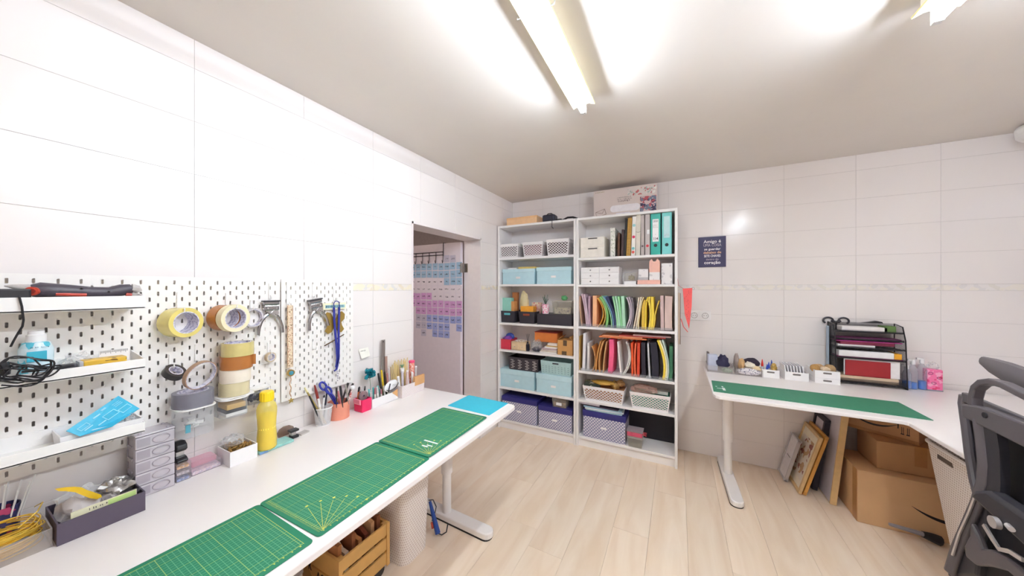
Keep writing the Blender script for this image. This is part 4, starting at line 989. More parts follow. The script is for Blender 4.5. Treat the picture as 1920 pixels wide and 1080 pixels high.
for k, (px, py, x, col, lb) in enumerate(((709,700,-1.56,(40,36,38),'black handled cutter in the low white box'), (715,694,-1.565,(226,190,40),'yellow handled cutter in the low white box'), (721,698,-1.56,(50,40,34),'dark brown handled cutter in the low white box'), (726,700,-1.555,(190,130,120),'dusty pink handled cutter in the low white box'), (729,690,-1.55,(206,196,196),'grey craft knife in the low white box'))):
    b = Vector((-1.56, 1.32+.012*k, TZ+.006)); rod('cutter', b, atx(px, py, x), .006, M('cut_%d' % k, col, .4), lb, 'cutter', tip=M('cut_%d' % k, col, .4), r1=.005, tl=.25)
# white perforated basket
PB = PERF('basket_perforated_white', (240, 232, 230), (214, 196, 196), .009, .5, .5)
t = thing('perforated_basket', 'white perforated basket of paper and sticks at the end of the worktop', 'basket', (-1.54, 1.495, TZ))
MB().tray(-1.590, -1.490, 1.402, 1.588, TZ, TZ+.074, .003, .004).build('basket', PB, t, w=True)
MB().prism([(-1.486,1.505),(-1.486,1.592),(-1.5,1.592),(-1.5,1.505)], TZ+.048, TZ+.105, 'XY').build('kraft_flap', M('kraft', (214, 164, 112), .7), t, w=True)
for k in range(20):
    b = Vector((-1.578+.005*(k % 4), 1.412+.0052*k, TZ+.006)); rod('wooden_stick', b, b+Vector((-.004+.002*(k % 3), -.014+.0011*k, .19+.012*((k*5) % 4)-.012)), .0032, M('bamboo', (222, 198, 140), .6), 'thin bamboo stick standing in the white perforated basket', 'stick', group='bamboo sticks in the white basket', seg=6)
for k in range(6):
    b = Vector((-1.525-.006*(k % 2), 1.42+.026*k, TZ+.006)); e = b+Vector((.004, -.02+.012*(k % 3), .125+.01*((k*3) % 4)))
    col = ((236,234,234),(214,206,216),(226,200,196),(232,232,240),(240,236,230),(196,190,190))[k]
    rod('paper_roll', b, e, .008, M('roll_%d' % k, col, .6), 'rolled %s sheet standing in the white perforated basket' % ('white','lilac','pinkish','bluish white','cream','grey')[k], 'paper roll', tip=M('roll_in', (244,242,242), .6), tl=.04, r1=.0075)
t = thing('small_plant', 'tiny green artificial plant in a white pot in the white basket', 'plant', atx(754, 690, -1.55))
MB().lathe([(0,-.03),(.011,-.03),(.014,0),(0,0)], (0,0,0), 14).build('pot', WPL, t, sm=True)
for k in range(9): a = k*.7; MB().ribbon([(0,0,0),(.006*math.cos(a),.006*math.sin(a),.012),(.014*math.cos(a),.014*math.sin(a),.02)], (-math.sin(a),math.cos(a),0), .005, .0008).build('leaf', M('leaf_green', (110, 160, 130), .5), t)
t = thing('washi_tube', 'coral patterned tube with a pink lid in the white basket', 'tube', (-1.545, 1.56, TZ+.006))
a = atx(772, 676, -1.548); MB().cyl((a.x, a.y, TZ+.006), (a.x, a.y, a.z-.012), .018, seg=18).build('tube', PRINT('coral_print', (240, 160, 140), [(250, 220, 210), (226, 110, 90)], 110, .55), t, w=True, sm=True)
MB().cyl((a.x, a.y, a.z-.012), (a.x, a.y, a.z), .0195, seg=18).build('lid', M('lid_pink', (228, 70, 120), .4), t, w=True, sm=True)

# ================================================================ under the long worktop
PINE = M('pine', (206, 160, 92), .55, var=.08, vs=14)
t = thing('wooden_crate', 'slatted wooden storage crate on wheels under the worktop', 'crate', (-1.41, .96, 0))
x0, x1, y0, y1, z0, z1 = -1.585, -1.248, .832, 1.092, .056, .262
for (yy, s) in ((y0, 0), (y1, 1)):
    # end boards: three planks with a stepped opening between them
    def pl(pts): 
        o = MB().prism(pts, yy if s == 0 else yy-.012, yy+.012 if s == 0 else yy, 'XZ').build('end_board', PINE, t, w=True, bev=.001)
    m = (x0+x1)/2
    pl([(x0,z1),(x0,z1-.035),(m-.06,z1-.035),(m-.02,z1-.085),(x1,z1-.085),(x1,z1)])
    pl([(x0,z1-.045),(x0,z1-.095),(m-.045,z1-.095),(m-.005,z1-.145),(x1-.02,z1-.145),(x1,z1-.145),(x1,z1-.095),(m-.025,z1-.095),(m-.065,z1-.045)])
    pl([(x0,z1-.105),(x0,z0),(x1,z0),(x1,z1-.155),(m,z1-.155),(m-.04,z1-.105)])
for k in range(3):
    z = z1-.058-k*.070
    for x in (x0, x1-.010): MB().box(x, x+.010, y0+.012, y1-.012, z, z+.056).build('slat', PINE, t, w=True, bev=.001)
for x in (x0+.010, x1-.026):
    for y in (y0+.012, y1-.028): MB().box(x, x+.016, y, y+.016, z0, z1).build('corner_post', PINE, t, w=True)
MB().box(x1, x1+.004, y0-.001, y0+.016, z0, z1).build('corner_trim', PINE, t, w=True); MB().box(x1, x1+.004, y1-.016, y1+.001, z0, z1).build('corner_trim', PINE, t, w=True)
MB().box(x0+.012, x1-.012, y0+.012, y1-.012, z0, z0+.008).build('bottom_board', PINE, t, w=True)
for x in (x0+.05, x1-.04):
    for y in (y0+.05, y1-.03): MB().cyl((x-.012,y,.028),(x+.012,y,.028), .0275, seg=16).build('caster', BLK, t, w=True, sm=True)
INK = M('crate_ink', (40, 26, 18), .7)
T0 = Matrix.Translation(-t.location)
text('STO', .052, INK, t, T0 @ face_frame((m-.105, y0-.0008, z1-.068), (1,0,0), (0,0,1)), sx=.75, bold=.001)
text('R', .050, INK, t, T0 @ face_frame((m-.032, y0-.0008, z1-.096), (1,0,0), (0,0,1)), sx=.75, bold=.001)
text('AGE', .052, INK, t, T0 @ face_frame((m+.055, y0-.0008, z1-.119), (1,0,0), (0,0,1)), sx=.75, bold=.001)
BAGS = [((176,116,70),'kraft brown'), ((226,212,196),'pale'), ((150,92,56),'dark kraft'), ((196,140,92),'tan'), ((120,60,40),'chestnut'), ((206,160,116),'light kraft'), ((140,84,52),'umber')]
for k, (col, nm) in enumerate(BAGS):
    y = .857+.033*k; t = thing('paper_bag', '%s paper bag standing upright in the wooden crate' % nm, 'bag', (-1.41, y, z0+.009), group='paper bags in the wooden crate')
    r3 = random.Random(k); top = z0+.2+r3.random()*.05; n = 8
    pf = [(x0+.03+i*(x1-x0-.06)/n, top+r3.uniform(-.016,.016)) for i in range(n+1)]
    MB().prism([(x0+.03,z0+.009)]+pf+[(x1-.03,z0+.009)], y-.009, y+.009, 'XZ').build('bag', M('bag_%d' % k, col, .8, var=.12, vs=25, bump=.3, bs=30), t, w=True)
t = thing('grey_box', 'plain grey carton under the worktop left of the crate', 'box', (-1.48, .63, 0))
MB().box(-1.585, -1.372, .48, .758, 0, .248).build('carton', M('carton_grey', (176, 168, 164), .7, var=.05), t, w=True); MB().box(-1.587, -1.370, .478, .760, .225, .252).build('lid', M('carton_lid', (150, 142, 140), .7), t, w=True)
t = thing('laundry_bin', 'tall white perforated bin under the end of the worktop', 'bin', (-1.33, 1.235, 0))
PBN = PERF('bin_perforated', (240, 234, 230), (200, 182, 174), .013, .42, .5)
def bin_mesh(t, x0, x1, y0, y1, h, g, mat, r=.05, rim=True):
    o0 = rounded(x0, x1, y0, y1, r); o1 = rounded(x0-g, x1+g, y0-g, y1+g, r); n = len(o0)
    q = MB(); q.add([(a,b,.0) for a,b in o0]+[(a,b,h) for a,b in o1], [(i,(i+1)%n,n+(i+1)%n,n+i) for i in range(n)]+[tuple(range(n-1,-1,-1))]); q.build('shell', mat, t, w=True, sm=True)
    if rim: 
        q = MB(); q.tube([(a,b,h) for a,b in o1], .007, 6, closed=True); q.build('rim', mat, t, w=True, sm=True)
bin_mesh(t, -1.48, -1.205, 1.148, 1.325, .60, .018, PBN, .045)
t = thing('glue_gun', 'blue corded hand tool leaning behind the white bin', 'tool', (-1.20, 1.40, 0))
a, b = aty(806, 940, 1.40), atz(821, 1000, .02)
MB().tube([a, a+(b-a)*.5, b], .012, 10, rr=[.008,.012,.015]).build('body', M('tool_blue', (30, 70, 150), .4), t, sm=True, w=True)
MB().tube([b+(a-b)*.15+Vector((-.02,-.01,0)), b+(a-b)*.35+Vector((-.015,-.01,0))], .007, 8).build('trigger', M('tool_orange', (190, 80, 60), .4), t, w=True)
MB().tube([aty(804,938,1.41), aty(812,937,1.41), aty(818,950,1.41), aty(814,968,1.41), aty(810,976,1.41)], .003, 6).build('cord', BLK, t, sm=True, w=True)
MB().tube([b, b+Vector((.02,.01,-.008)), b+Vector((.036,.03,.0)), b+Vector((.03,.05,.03))], .0035, 6).build('cord_tail', BLK, t, sm=True, w=True)
# ================================================================ contents of the bookcases
FY = 2.785
def X_(px, Y=FY): return aty(px, 500, Y).x
BWH = M('basket_white', (240, 236, 236), .4, var=.01)
def lattice_basket(x0, x1, y0, y1, z, h, g, label, mat=BWH, group='white lattice baskets in the bookcases', liner=None, cells=9, name='lattice_basket'):
    """flared plastic basket with open diagonal lattice walls; x0..y1 is its floor"""
    t = thing(name, label, 'basket', ((x0+x1)/2, (y0+y1)/2, z), group=group)
    w2, d2 = (x1-x0)/2, (y1-y0)/2
    MB().box(-w2, w2, -d2, d2, 0, .003).build('base', mat, t)
    B = [Vector((-w2,-d2,0)), Vector((w2,-d2,0)), Vector((w2,d2,0)), Vector((-w2,d2,0))]
    Tp = [Vector((-w2-g,-d2-g,h)), Vector((w2+g,-d2-g,h)), Vector((w2+g,d2+g,h)), Vector((-w2-g,d2+g,h))]
    for s in range(4):
        a, b, c, d = B[s], B[(s+1) % 4], Tp[(s+1) % 4], Tp[s]
        ln = (b-a).length; n = max(3, int(round(cells*ln/(2*w2)))); k = h/ln*1.15
        def P(u, v): return (a*(1-u)+b*u)*(1-v)+(d*(1-u)+c*u)*v
        nn = (b-a).cross(d-a).normalized(); q = MB(); nrow = 4
        v0, v1 = .10, .84
        for sg in (1, -1):
            for i in range(-n, 2*n+1):
                # line u = i/n + sg*k*(v-v0); clip to 0..1
                us = i/n; pa, pb = v0, v1
                if sg > 0:
                    pa = max(pa, v0+(0-us)/k); pb = min(pb, v0+(1-us)/k)
                else:
                    pa = max(pa, v0+(us-1)/k); pb = min(pb, v0+(us-0)/k)
                if pb-pa < .03: continue
                A1, B1 = P(us+sg*k*(pa-v0), pa), P(us+sg*k*(pb-v0), pb)
                q.ribbon([A1, B1], nn.cross(B1-A1), min(.0052, ln/n*.20), .002)
        q.ribbon([P(0,.05), P(1,.05)], d-a, h*.12, .0024); q.ribbon([P(0,.91), P(1,.91)], d-a, h*.18, .0026)
        q.ribbon([P(.012,.1), P(.012,.9)], b-a, .008, .0024); q.ribbon([P(.988,.1), P(.988,.9)], b-a, .008, .0024)
        q.build('lattice_wall', mat, t)
    q = MB(); q.tube([p+Vector((0,0,0)) for p in Tp], .0032, 6, closed=True); q.build('rim', mat, t)
    if liner:
        MB().frustum(-w2+.006, w2-.006, -d2+.006, d2-.006, .004, h*.82, g*.7).build('contents', liner, t)
    return t
def lid_box(x0, x1, y0, y1, z, h, body, lid, label, lh=.035, plate=None, group=None, grow=.004):
    t = thing('storage_box', label, 'box', ((x0+x1)/2, (y0+y1)/2, z), group=group); w2, d2 = (x1-x0)/2, (y1-y0)/2
    MB().box(-w2+grow, w2-grow, -d2+grow, d2-grow, 0, h-.003).build('body', body, t, bev=.003)
    MB().box(-w2, w2, -d2, d2, h-lh, h).build('lid', lid, t, bev=.003)
    if plate:
        zc = (h-lh)*.55; MB().box(-.024, .024, -d2+grow-.003, -d2+grow, zc-.010, zc+.010).build('label_holder', plate, t, bev=.002)
    return t
def slab(name, x0, x1, y0, y1, z0, z1, mat, label, cat, rz=0, bev=.0015, group=None):
    o = MB().box(-(x1-x0)/2, (x1-x0)/2, -(y1-y0)/2, (y1-y0)/2, 0, z1-z0).build(name, mat, bev=bev, seg=1)
    o.location = ((x0+x1)/2, (y0+y1)/2, z0); o.rotation_euler = (0, 0, rz); return tag(o, label, cat, group)

# ---- left bookcase, row of white baskets
z = LS[0]+.001; stf = M('basket_stuff', (120, 110, 112), .8, var=.2, vs=40)
lattice_basket(X_(938), X_(969), FY+.012, FY+.20, z, .135, .012, 'leftmost white lattice basket on the top row of the bookcase', cells=7, liner=stf)
lattice_basket(X_(982), X_(1015), FY+.012, FY+.20, z, .142, .012, 'white lattice basket with pinkish contents, middle of the top row', cells=7, liner=M('basket_stuff_pink', (150, 100, 106), .8, var=.25, vs=40))
lattice_basket(X_(1027), X_(1064), FY+.012, FY+.20, z, .150, .012, 'white lattice basket with dark contents, right of the top row', cells=7, liner=M('basket_stuff_dark', (70, 48, 52), .8, var=.4, vs=40))
# ---- pale blue boxes
AQ = M('box_pale_blue', (186, 220, 230), .55, var=.03); AQL = M('box_pale_blue_lid', (192, 224, 233), .5, var=.03)
z = LS[1]+.001
lid_box(X_(941), X_(1002), FY+.005, FY+.23, z, .150, AQ, AQL, 'pale blue lidded box with a card box on its lid, second row', plate=WPL, group='pale blue storage boxes')
lid_box(X_(1005), X_(1071), FY+.005, FY+.23, z, .158, AQ, AQL, 'pale blue lidded box touching the middle post, second row', plate=WPL, group='pale blue storage boxes')
slab('paper_block', X_(950), X_(966), FY+.03, FY+.16, z+.1505, z+.162, WPL, 'white paper block on the pale blue box', 'paper')
slab('card_box', X_(969), X_(1001), FY+.03, FY+.14, z+.1505, z+.170, M('card_gold', (216, 190, 110), .5), 'flat gold card box on the pale blue box', 'box', .06)
# ---- black bins row
z = LS[2]+.001; BBN = M('bin_black', (52, 48, 56), .5, var=.04)
def open_bin(x0, x1, label, tagm, h=.115):
    t = thing('black_bin', label, 'bin', ((x0+x1)/2, FY+.10, z), group='black bins in the left bookcase'); w2 = (x1-x0)/2
    MB().tray(-w2, w2, -.085, .085, 0, h, .003, .010).build('bin', BBN, t, bev=.002)
    MB().cbox((0, -.0945, h-.030), (w2*.9, .004, .020)).build('handle_slot', tagm, t, bev=.003)
    return t
open_bin(X_(938), X_(963), 'black plastic bin with a teal handle slot, left of the third row', M('slot_teal', (100, 190, 200), .5))
open_bin(X_(973), X_(1000), 'black plastic bin with an orange handle slot, second on the third row', M('slot_rust', (150, 70, 40), .5))
slab('book_box', X_(938), X_(955), FY+.04, FY+.10, z+.004, z+.245, M('mint_box', (150, 210, 196), .5), 'mint green and blue box standing in the left black bin', 'box', .05)
slab('card_sleeve', X_(956), X_(962), FY+.03, FY+.09, z+.004, z+.21, M('orange_card', (210, 150, 90), .6), 'orange card standing in the left black bin', 'card', -.1)
slab('card_sleeve', X_(950), X_(960), FY+.12, FY+.16, z+.004, z+.30, M('rust_card', (190, 120, 70), .6), 'rust card at the back of the left black bin', 'card')
tag(MB().lump((X_(975), FY+.10, z+.20), (.045, .04, .10), 17, .4).build('tissue_bag', M('tissue_cream', (226, 214, 170), .7, bump=.3, bs=40), sm=True), 'crumpled cream tissue bag between the two black bins', 'bag')
slab('orange_box', X_(974), X_(997), FY+.02, FY+.12, z+.08, z+.165, M('box_orange', (232, 160, 50), .5), 'bright orange little box in the second black bin', 'box', .08)
slab('pink_packet', X_(987), X_(1004), FY+.13, FY+.19, z+.004, z+.20, PRINT('pink_cream_pack', (230, 196, 186), [(220, 130, 130), (240, 226, 200)], 40, .55), 'pink and cream packet behind the orange little box', 'packet')
slab('black_box', X_(1007), X_(1072), FY+.0, FY+.20, z, z+.100, BBN, 'low black box with a clear tub on top, third row', 'box')
t = thing('clear_tub', 'clear plastic tub with a lid on the low black box', 'tub', (X_(1052), FY+.10, z+.101))
w2 = (X_(1071)-X_(1033))/2
MB().tray(-w2+.012, w2-.012, -.075, .075, 0, .115, .002, .010).build('tub', CLEAR('tub_clear', (232, 230, 222), .2, .1), t)
MB().box(-w2+.02, w2-.02, -.06, .06, .004, .06).build('contents', PRINT('tub_stuff', (210, 200, 180), [(150, 140, 150), (230, 220, 190)], 50, .55), t)
MB().box(-w2, w2, -.086, .086, .115, .124).build('lid', CLEAR('tub_lid', (236, 232, 224), .5, .15), t)
tag(MB().lump((X_(1057, 2.86), 2.88, z+.25), (.03, .02, .024), 23, .4).build('green_ribbon', M('ribbon_green', (90, 170, 110), .5), sm=True), 'green ribbon lying on the clear tub', 'ribbon')
t = thing('flower_pot', 'pink floral pot with a spiky little plant on the low black box', 'plant', (X_(1020), FY+.04, z+.101))
MB().lathe([(0,0),(.030,0),(.036,.09),(.033,.09),(.028,.004),(0,.004)], (0,0,0), 20).build('pot', PRINT('floral_pink', (240, 222, 226), [(214, 80, 130), (236, 150, 180)], 70, .58), t, sm=True)
for k in range(10):
    a = k*2.4; MB().ribbon([(0,0,.07),(.012*math.cos(a),.012*math.sin(a),.11),(.030*math.cos(a),.030*math.sin(a),.14+.02*(k % 3))], (-math.sin(a),math.cos(a),0), .006, .001).build('leaf', M('spiky_leaf', (86, 104, 88), .5), t)
# ---- odds and ends row
z = LS[3]+.001
t = thing('red_box', 'open red box with blue and purple ribbon, left of the fourth row', 'box', (X_(947), FY+.08, z))
w2 = (X_(956)-X_(937))/2; MB().tray(-w2, w2, -.075, .075, 0, .10, .003).build('box', M('box_red', (196, 46, 70), .5), t)
MB().lump((0,0,.10), (w2*.9,.06,.028), 3, .4).build('purple_ribbon', M('ribbon_purple', (130, 60, 160), .4), t, sm=True)
MB().ball((.01,.01,.115), .05, 14, 8, (1,.5,.8)).build('blue_ball', M('ball_blue', (40, 70, 160), .4), t, sm=True)
t = thing('mini_drawers', 'small pale wooden box with two little drawers, fourth row', 'drawers', (X_(971), FY+.06, z))
w2 = (X_(985)-X_(957))/2; WD = M('pale_wood', (222, 196, 158), .6, var=.06)
MB().box(-w2, w2, -.045, .06, 0, .082).build('body', WD, t, bev=.002)
for s in (-1, 1):
    d = MB().box(s*w2*.5-w2*.46, s*w2*.5+w2*.46, -.049, -.044, .006, .064).build('drawer', WD, t, bev=.002); MB().ball((s*w2*.5,-.053,.035), .005, 8, 6).build('knob', STEEL, d, sm=True)
MB().lump((.0,0,.085), (w2*.8,.035,.014), 5, .5).build('beads', PRINT('bead_mix', (226, 216, 200), [(190, 150, 120), (240, 236, 230)], 90, .5), t)
t = thing('reed_diffuser', 'small black reed diffuser bottle with dark sticks, fourth row', 'diffuser', (X_(987), FY+.03, z))
MB().lathe([(0,0),(.017,0),(.019,.004),(.019,.06),(.010,.072),(.009,.088),(0,.088)], (0,0,0), 18).build('bottle', M('glass_black', (30, 28, 40), .15), t, sm=True)
for k in range(4): MB().cyl((0,0,.08), (-.015+.010*k, .004*k, .165), .0012, seg=5).build('reed', BLK, t)
tag(MB().lump((X_(1003), FY+.06, z+.055), (.045, .05, .06), 29, .45).build('clear_bag', CLEAR('bag_film', (240,240,240), .35, .2)), 'puffy clear plastic bag in the middle of the fourth row', 'bag')
tag(MB().lump((X_(1002), FY+.05, z+.022), (.04, .04, .024), 8, .3).build('dark_coil', M('coil_dark', (70, 66, 76), .6), sm=True), 'dark coil of cable under the puffy clear bag', 'cable')
hh = z
for k, (pa, pb, dh, col, nm) in enumerate(((1011,1043,.012,(232,228,222),'white'), (1012,1042,.010,(206,190,176),'beige'), (1014,1043,.012,(240,236,230),'cream'), (1016,1043,.010,(196,170,176),'mauve'), (1019,1043,.014,(236,232,226),'pale'), (1023,1044,.012,(226,190,120),'gold'), (1026,1044,.020,(236,226,214),'ivory'))):
    slab('notebook', X_(pa), X_(pb), FY+.01+.006*(k % 3), FY+.16, hh, hh+dh, M('nb_%s' % nm, col, .6), '%s booklet in the uneven pile beside the cardboard box, %s from the bottom' % (nm, ORD[k]), 'booklet', .05*math.sin(k*2), group='pile of booklets on the fourth row'); hh += dh+.0006
slab('orange_carton', X_(1004, 2.86), X_(1046, 2.86), 2.84, 3.0, hh+.001, hh+.088, M('carton_orange', (206, 120, 56), .55), 'orange carton with a red lid on top of the pile of booklets', 'box')
slab('carton_lid', X_(1004, 2.86)-.003, X_(1046, 2.86)+.003, 2.838, 3.002, hh+.0885, hh+.096, M('lid_red_brown', (150, 50, 40), .5), 'red lid of the orange carton under the third shelf', 'lid')
t = thing('cardboard_box', 'small brown cardboard box with dark tape by the middle post', 'box', (X_(1059), FY+.07, z))
w2 = (X_(1072)-X_(1044))/2; KR = M('kraft_box', (196, 146, 86), .7, var=.04)
MB().box(-w2, w2, -.065, .09, 0, .135).build('carton', KR, t); MB().box(-.018, .018, -.0655, -.065, .085, .135).build('tape', M('tape_dark', (96, 74, 52), .4), t); MB().box(-.03, .015, -.0655, -.065, 0, .035).build('label', M('tape_dark', (96, 74, 52), .4), t)
for s in (-1, 1): MB().prism([(s*w2,.135),(s*w2*.55,.165),(s*w2*.55,.1675),(s*w2,.1375)], -.064, .089, 'XZ').build('flap', KR, t)
# ---- pale blue boxes with baskets on them
z = LS[4]+.001
lid_box(X_(938), X_(1002), FY-.005, FY+.23, z, .178, AQ, AQL, 'pale blue lidded box under the dark slotted basket', plate=WPL, group='pale blue storage boxes', lh=.05)
lid_box(X_(1005), X_(1072), FY-.005, FY+.23, z, .178, AQ, AQL, 'pale blue lidded box under the teal perforated basket', plate=WPL, group='pale blue storage boxes', lh=.05)
t = thing('dark_basket', 'dark slotted basket full of papers on the pale blue box', 'basket', (X_(980), FY+.10, z+.1785))
w2 = (X_(1010)-X_(953))/2; DBK = M('basket_dark', (62, 56, 62), .5)
MB().tray(-w2+.012, w2-.012, -.088, .085, 0, .125, .003, .010).build('basket', DBK, t, bev=.002)
for i in range(4):
    for j in range(7):
        x = -w2*.72+i*w2*.48; MB().cbox((x+.012*(j % 2), -.0935-.006*(j/7), .018+j*.0135), (.030, .003, .005), Matrix.Rotation(0, 4, 'X')).build('slot', M('slot_pale', (200, 194, 190), .6), t)
t = thing('teal_basket', 'pale teal perforated basket with handle hole on the pale blue box', 'basket', (X_(1041), FY+.10, z+.1785))
w2 = (X_(1072)-X_(1013))/2; TL = M('basket_teal', (176, 206, 206), .45)
MB().tray(-w2+.012, w2-.012, -.088, .085, 0, .125, .003, .008).build('basket', TL, t, bev=.002)
MB().cbox((0, -.095, .105), (.06, .004, .013)).build('handle_hole', M('hole_dark', (60, 64, 70), .7), t, bev=.003)
for i in range(9):
    for j in range(4): MB().cbox((-w2*.8+i*w2*.2, -.0925-.0015*j, .022+j*.018), (.010, .003, .004), None).build('slot', M('hole_teal', (120, 150, 156), .7), t)
# ---- navy and scallop boxes
def scallop():
    m, nt, b = _new('scallop_print'); N = nt.nodes; L = nt.links
    tc = N.new('ShaderNodeTexCoord'); sx = N.new('ShaderNodeSeparateXYZ'); L.new(tc.outputs['Object'], sx.inputs[0])
    u = math_node(nt, 'ADD', sx.outputs[0], sx.outputs[1]); iv = math_node(nt, 'DIVIDE', sx.outputs[2], .0135); row = math_node(nt, 'FLOOR', iv)
    par = math_node(nt, 'MULTIPLY', math_node(nt, 'MODULO', row, 2.0), .5)
    du = math_node(nt, 'SUBTRACT', math_node(nt, 'FRACT', math_node(nt, 'ADD', math_node(nt, 'DIVIDE', u, .026), par)), .5)
    dv = math_node(nt, 'FRACT', iv); arc = math_node(nt, 'MULTIPLY', math_node(nt, 'MULTIPLY', du, du), 3.0)
    d = math_node(nt, 'SUBTRACT', dv, arc); k = math_node(nt, 'MULTIPLY', math_node(nt, 'GREATER_THAN', d, .05), math_node(nt, 'LESS_THAN', d, .52))
    L.new(mixcol(nt, k, lin((222, 218, 226)), lin((92, 96, 144))), b.inputs['Base Color']); b.inputs['Roughness'].default_value = .6
    return m
SC = scallop(); NV = M('lid_navy', (44, 42, 118), .55, var=.05)
z = LS[5]+.001
lid_box(X_(941,2.77), X_(1007,2.77), FY-.02, FY+.235, z, .232, SC, NV, 'scallop patterned box with navy lid, left of the lowest row', plate=WPL, group='scallop patterned boxes with navy lids', lh=.045)
lid_box(X_(1009,2.77), X_(1073,2.77), FY-.02, FY+.235, z, .205, SC, NV, 'scallop patterned box with navy lid under the clear food tub', plate=WPL, group='scallop patterned boxes with navy lids', lh=.045)
t = thing('food_tub', 'clear tub of brown bits on a navy lid in the lowest row', 'tub', (X_(1048), FY+.06, z+.2055))
MB().tray(-.062, .062, -.05, .05, 0, .085, .002, .008).build('tub', CLEAR('tub_clear', (232, 230, 222), .2, .1), t); MB().box(-.056, .056, -.045, .045, .003, .045).build('contents', M('brown_bits', (170, 132, 96), .8, var=.4, vs=60), t)
MB().box(-.073, .073, -.061, .061, .085, .094).build('lid', CLEAR('tub_lid', (236, 232, 224), .5, .15), t); MB().box(-.028, .024, -.0575, -.055, .02, .045).build('label', WPL, t)

# ---- on top of the bookcases
t = thing('orange_case', 'orange carton lying on top of the left bookcase', 'box', (-1.36, 2.90, 2.0205))
MB().box(-.17, .16, -.09, .09, 0, .075).build('body', M('carton_apricot', (238, 196, 150), .55), t, bev=.004); MB().box(-.172, .162, -.092, .092, .062, .082).build('lid', M('carton_apricot_lid', (234, 186, 136), .55), t, bev=.004)
t = thing('label_maker', 'small black gadget with a dangling strap on top of the bookcase', 'gadget', (-1.06, 2.83, 2.0205))
MB().box(-.075, .05, -.05, .05, 0, .07).build('body', M('gadget_navy', (38, 38, 54), .4), t, bev=.018, seg=3); MB().tube([(-.05,0,.07),(-.03,0,.085),(.0,0,.085),(.02,0,.07)], .005, 8).build('handle', BLK, t, sm=True)
MB().box(.05, .11, -.03, .03, 0, .022).build('plug', BLK, t, bev=.005); MB().tube([(.02,-.05,.02),(.035,-.075,.004),(.036,-.078,-.06),(.05,-.078,-.075)], .003, 6).build('strap', BLK, t, sm=True)
t = thing('black_cable', 'short black cable end by the leaning carton on the bookcase', 'cable', (-.87, 2.83, 2.0205))
MB().tube([(-.08,0,.01),(-.03,.0,.03),(.02,0,.028),(.06,.01,.012)], .009, 8).build('cable', BLK, t, sm=True)
pl_, pr_ = -.69, -.155
t = thing('printed_carton', 'flat printed craft machine carton leaning on the wall above the bookcase', 'box', (-.42, 2.96, 2.0205))
MB().box(pl_+.42, pr_+.42, -.01, .05, 0, .272).build('carton', M('carton_blush', (222, 208, 202), .55, var=.03, vs=5), t, bev=.002)
y = -.0105
def patch(u0, u1, v0, v1, mat, nm, dy=0): MB().box(pl_+.42+u0, pl_+.42+u1, y-.0006-dy, y-dy, v0, v1).build(nm, mat, t)
MB().prism(rounded(pl_+.42+.15, pl_+.42+.40, .060, .120, .029), y-.001, y, 'XZ').build('machine_picture', M('pict_white', (240, 236, 240), .4), t)
patch(.2, .32, .012, .05, M('pict_white2', (230, 226, 236), .4), 'mat_picture', .0012)
patch(.40, .53, .03, .17, PRINT('pict_florals', (214, 190, 190), [(70, 60, 90), (190, 90, 100), (120, 130, 150)], 34, .56), 'floral_picture')
patch(.30, .53, .19, .255, PRINT('pict_light', (222, 212, 206), [(240, 236, 230), (200, 110, 110), (170, 190, 180)], 40, .62), 'dots_picture')
scribble((pl_+.02+.19, 2.96+y-.001, 2.2), (1,0,0), (0,0,1), .12, .010, M('ink_grey', (110, 96, 96), .6), t, 4, rows=2); scribble((pl_+.02+.2, 2.96+y-.001, 2.165), (1,0,0), (0,0,1), .10, .016, M('ink_grey', (110, 96, 96), .6), t, 5)
scribble((pl_+.02, 2.96+y-.001, 2.27), (1,0,0), (0,0,1), .08, .010, M('ink_olive', (150, 140, 80), .6), t, 6)
q = MB(); 
for a, b in (((.02,.075),(.10,.10)), ((.10,.10),(.115,.05)), ((.115,.05),(.03,.03)), ((.03,.03),(.02,.075)), ((.10,.10),(.08,.06)), ((.02,.075),(.08,.06))): q.tube([(pl_+.42+a[0], y-.001, a[1]), (pl_+.42+b[0], y-.001, b[1])], .0016, 4)
q.build('stand_picture', M('ink_taupe', (150, 126, 110), .6), t)

# ---- right bookcase: binders row
z = RS[0]+.001
t = thing('drawer_box', 'white two drawer box with dark slots on the binder row', 'drawers', ((X_(1088)+X_(1133))/2, FY+.10, z))
w2 = (X_(1133)-X_(1088))/2; CB = M('drawer_white_card', (238, 232, 222), .5)
MB().box(-w2, w2, -.095, .12, 0, .178).build('body', CB, t)
for k in range(2):
    d = MB().box(-w2+.003, w2-.003, -.100, -.094, .003+.089*k, .087+.089*k).build('drawer', CB, t, bev=.002); MB().box(-.035, .045, -.102, -.0995, .074+.089*k, .082+.089*k).build('slot', M('slot_black', (40,38,40), .6), d)
def binder(pxa, pxb, h, lean, mat, label, ring=None, name='binder', lab=None, dp=.20, yy=FY):
    x0, x1 = X_(pxa), X_(pxb); w2 = (x1-x0)/2
    t = thing(name, label, 'binder' if name == 'binder' else 'notebook', ((x0+x1)/2, yy, z), rot=(0, lean, 0))
    MB().box(-w2, w2, 0, dp, abs(math.sin(lean))*w2+.0005, h).build('cover', mat, t, bev=.0025)
    if ring: 
        MB().cyl((0,-.0015,.075),(0,.001,.075), min(.013, w2*.6), seg=18).build('finger_hole', ring, t)
    if lab: lab(t, w2, h)
    return t
def spirals(t, w2, h):
    q = MB(); n = int(h/.012)
    for k in range(n): q.tube([(w2*.9*math.cos(a), .002+.006*math.sin(a), .012+k*.012) for a in [2*PI*i/8 for i in range(8)]], .0011, 4, closed=True)
    q.build('spiral', M('wire_dark', (50, 44, 44), .4, .5), t)
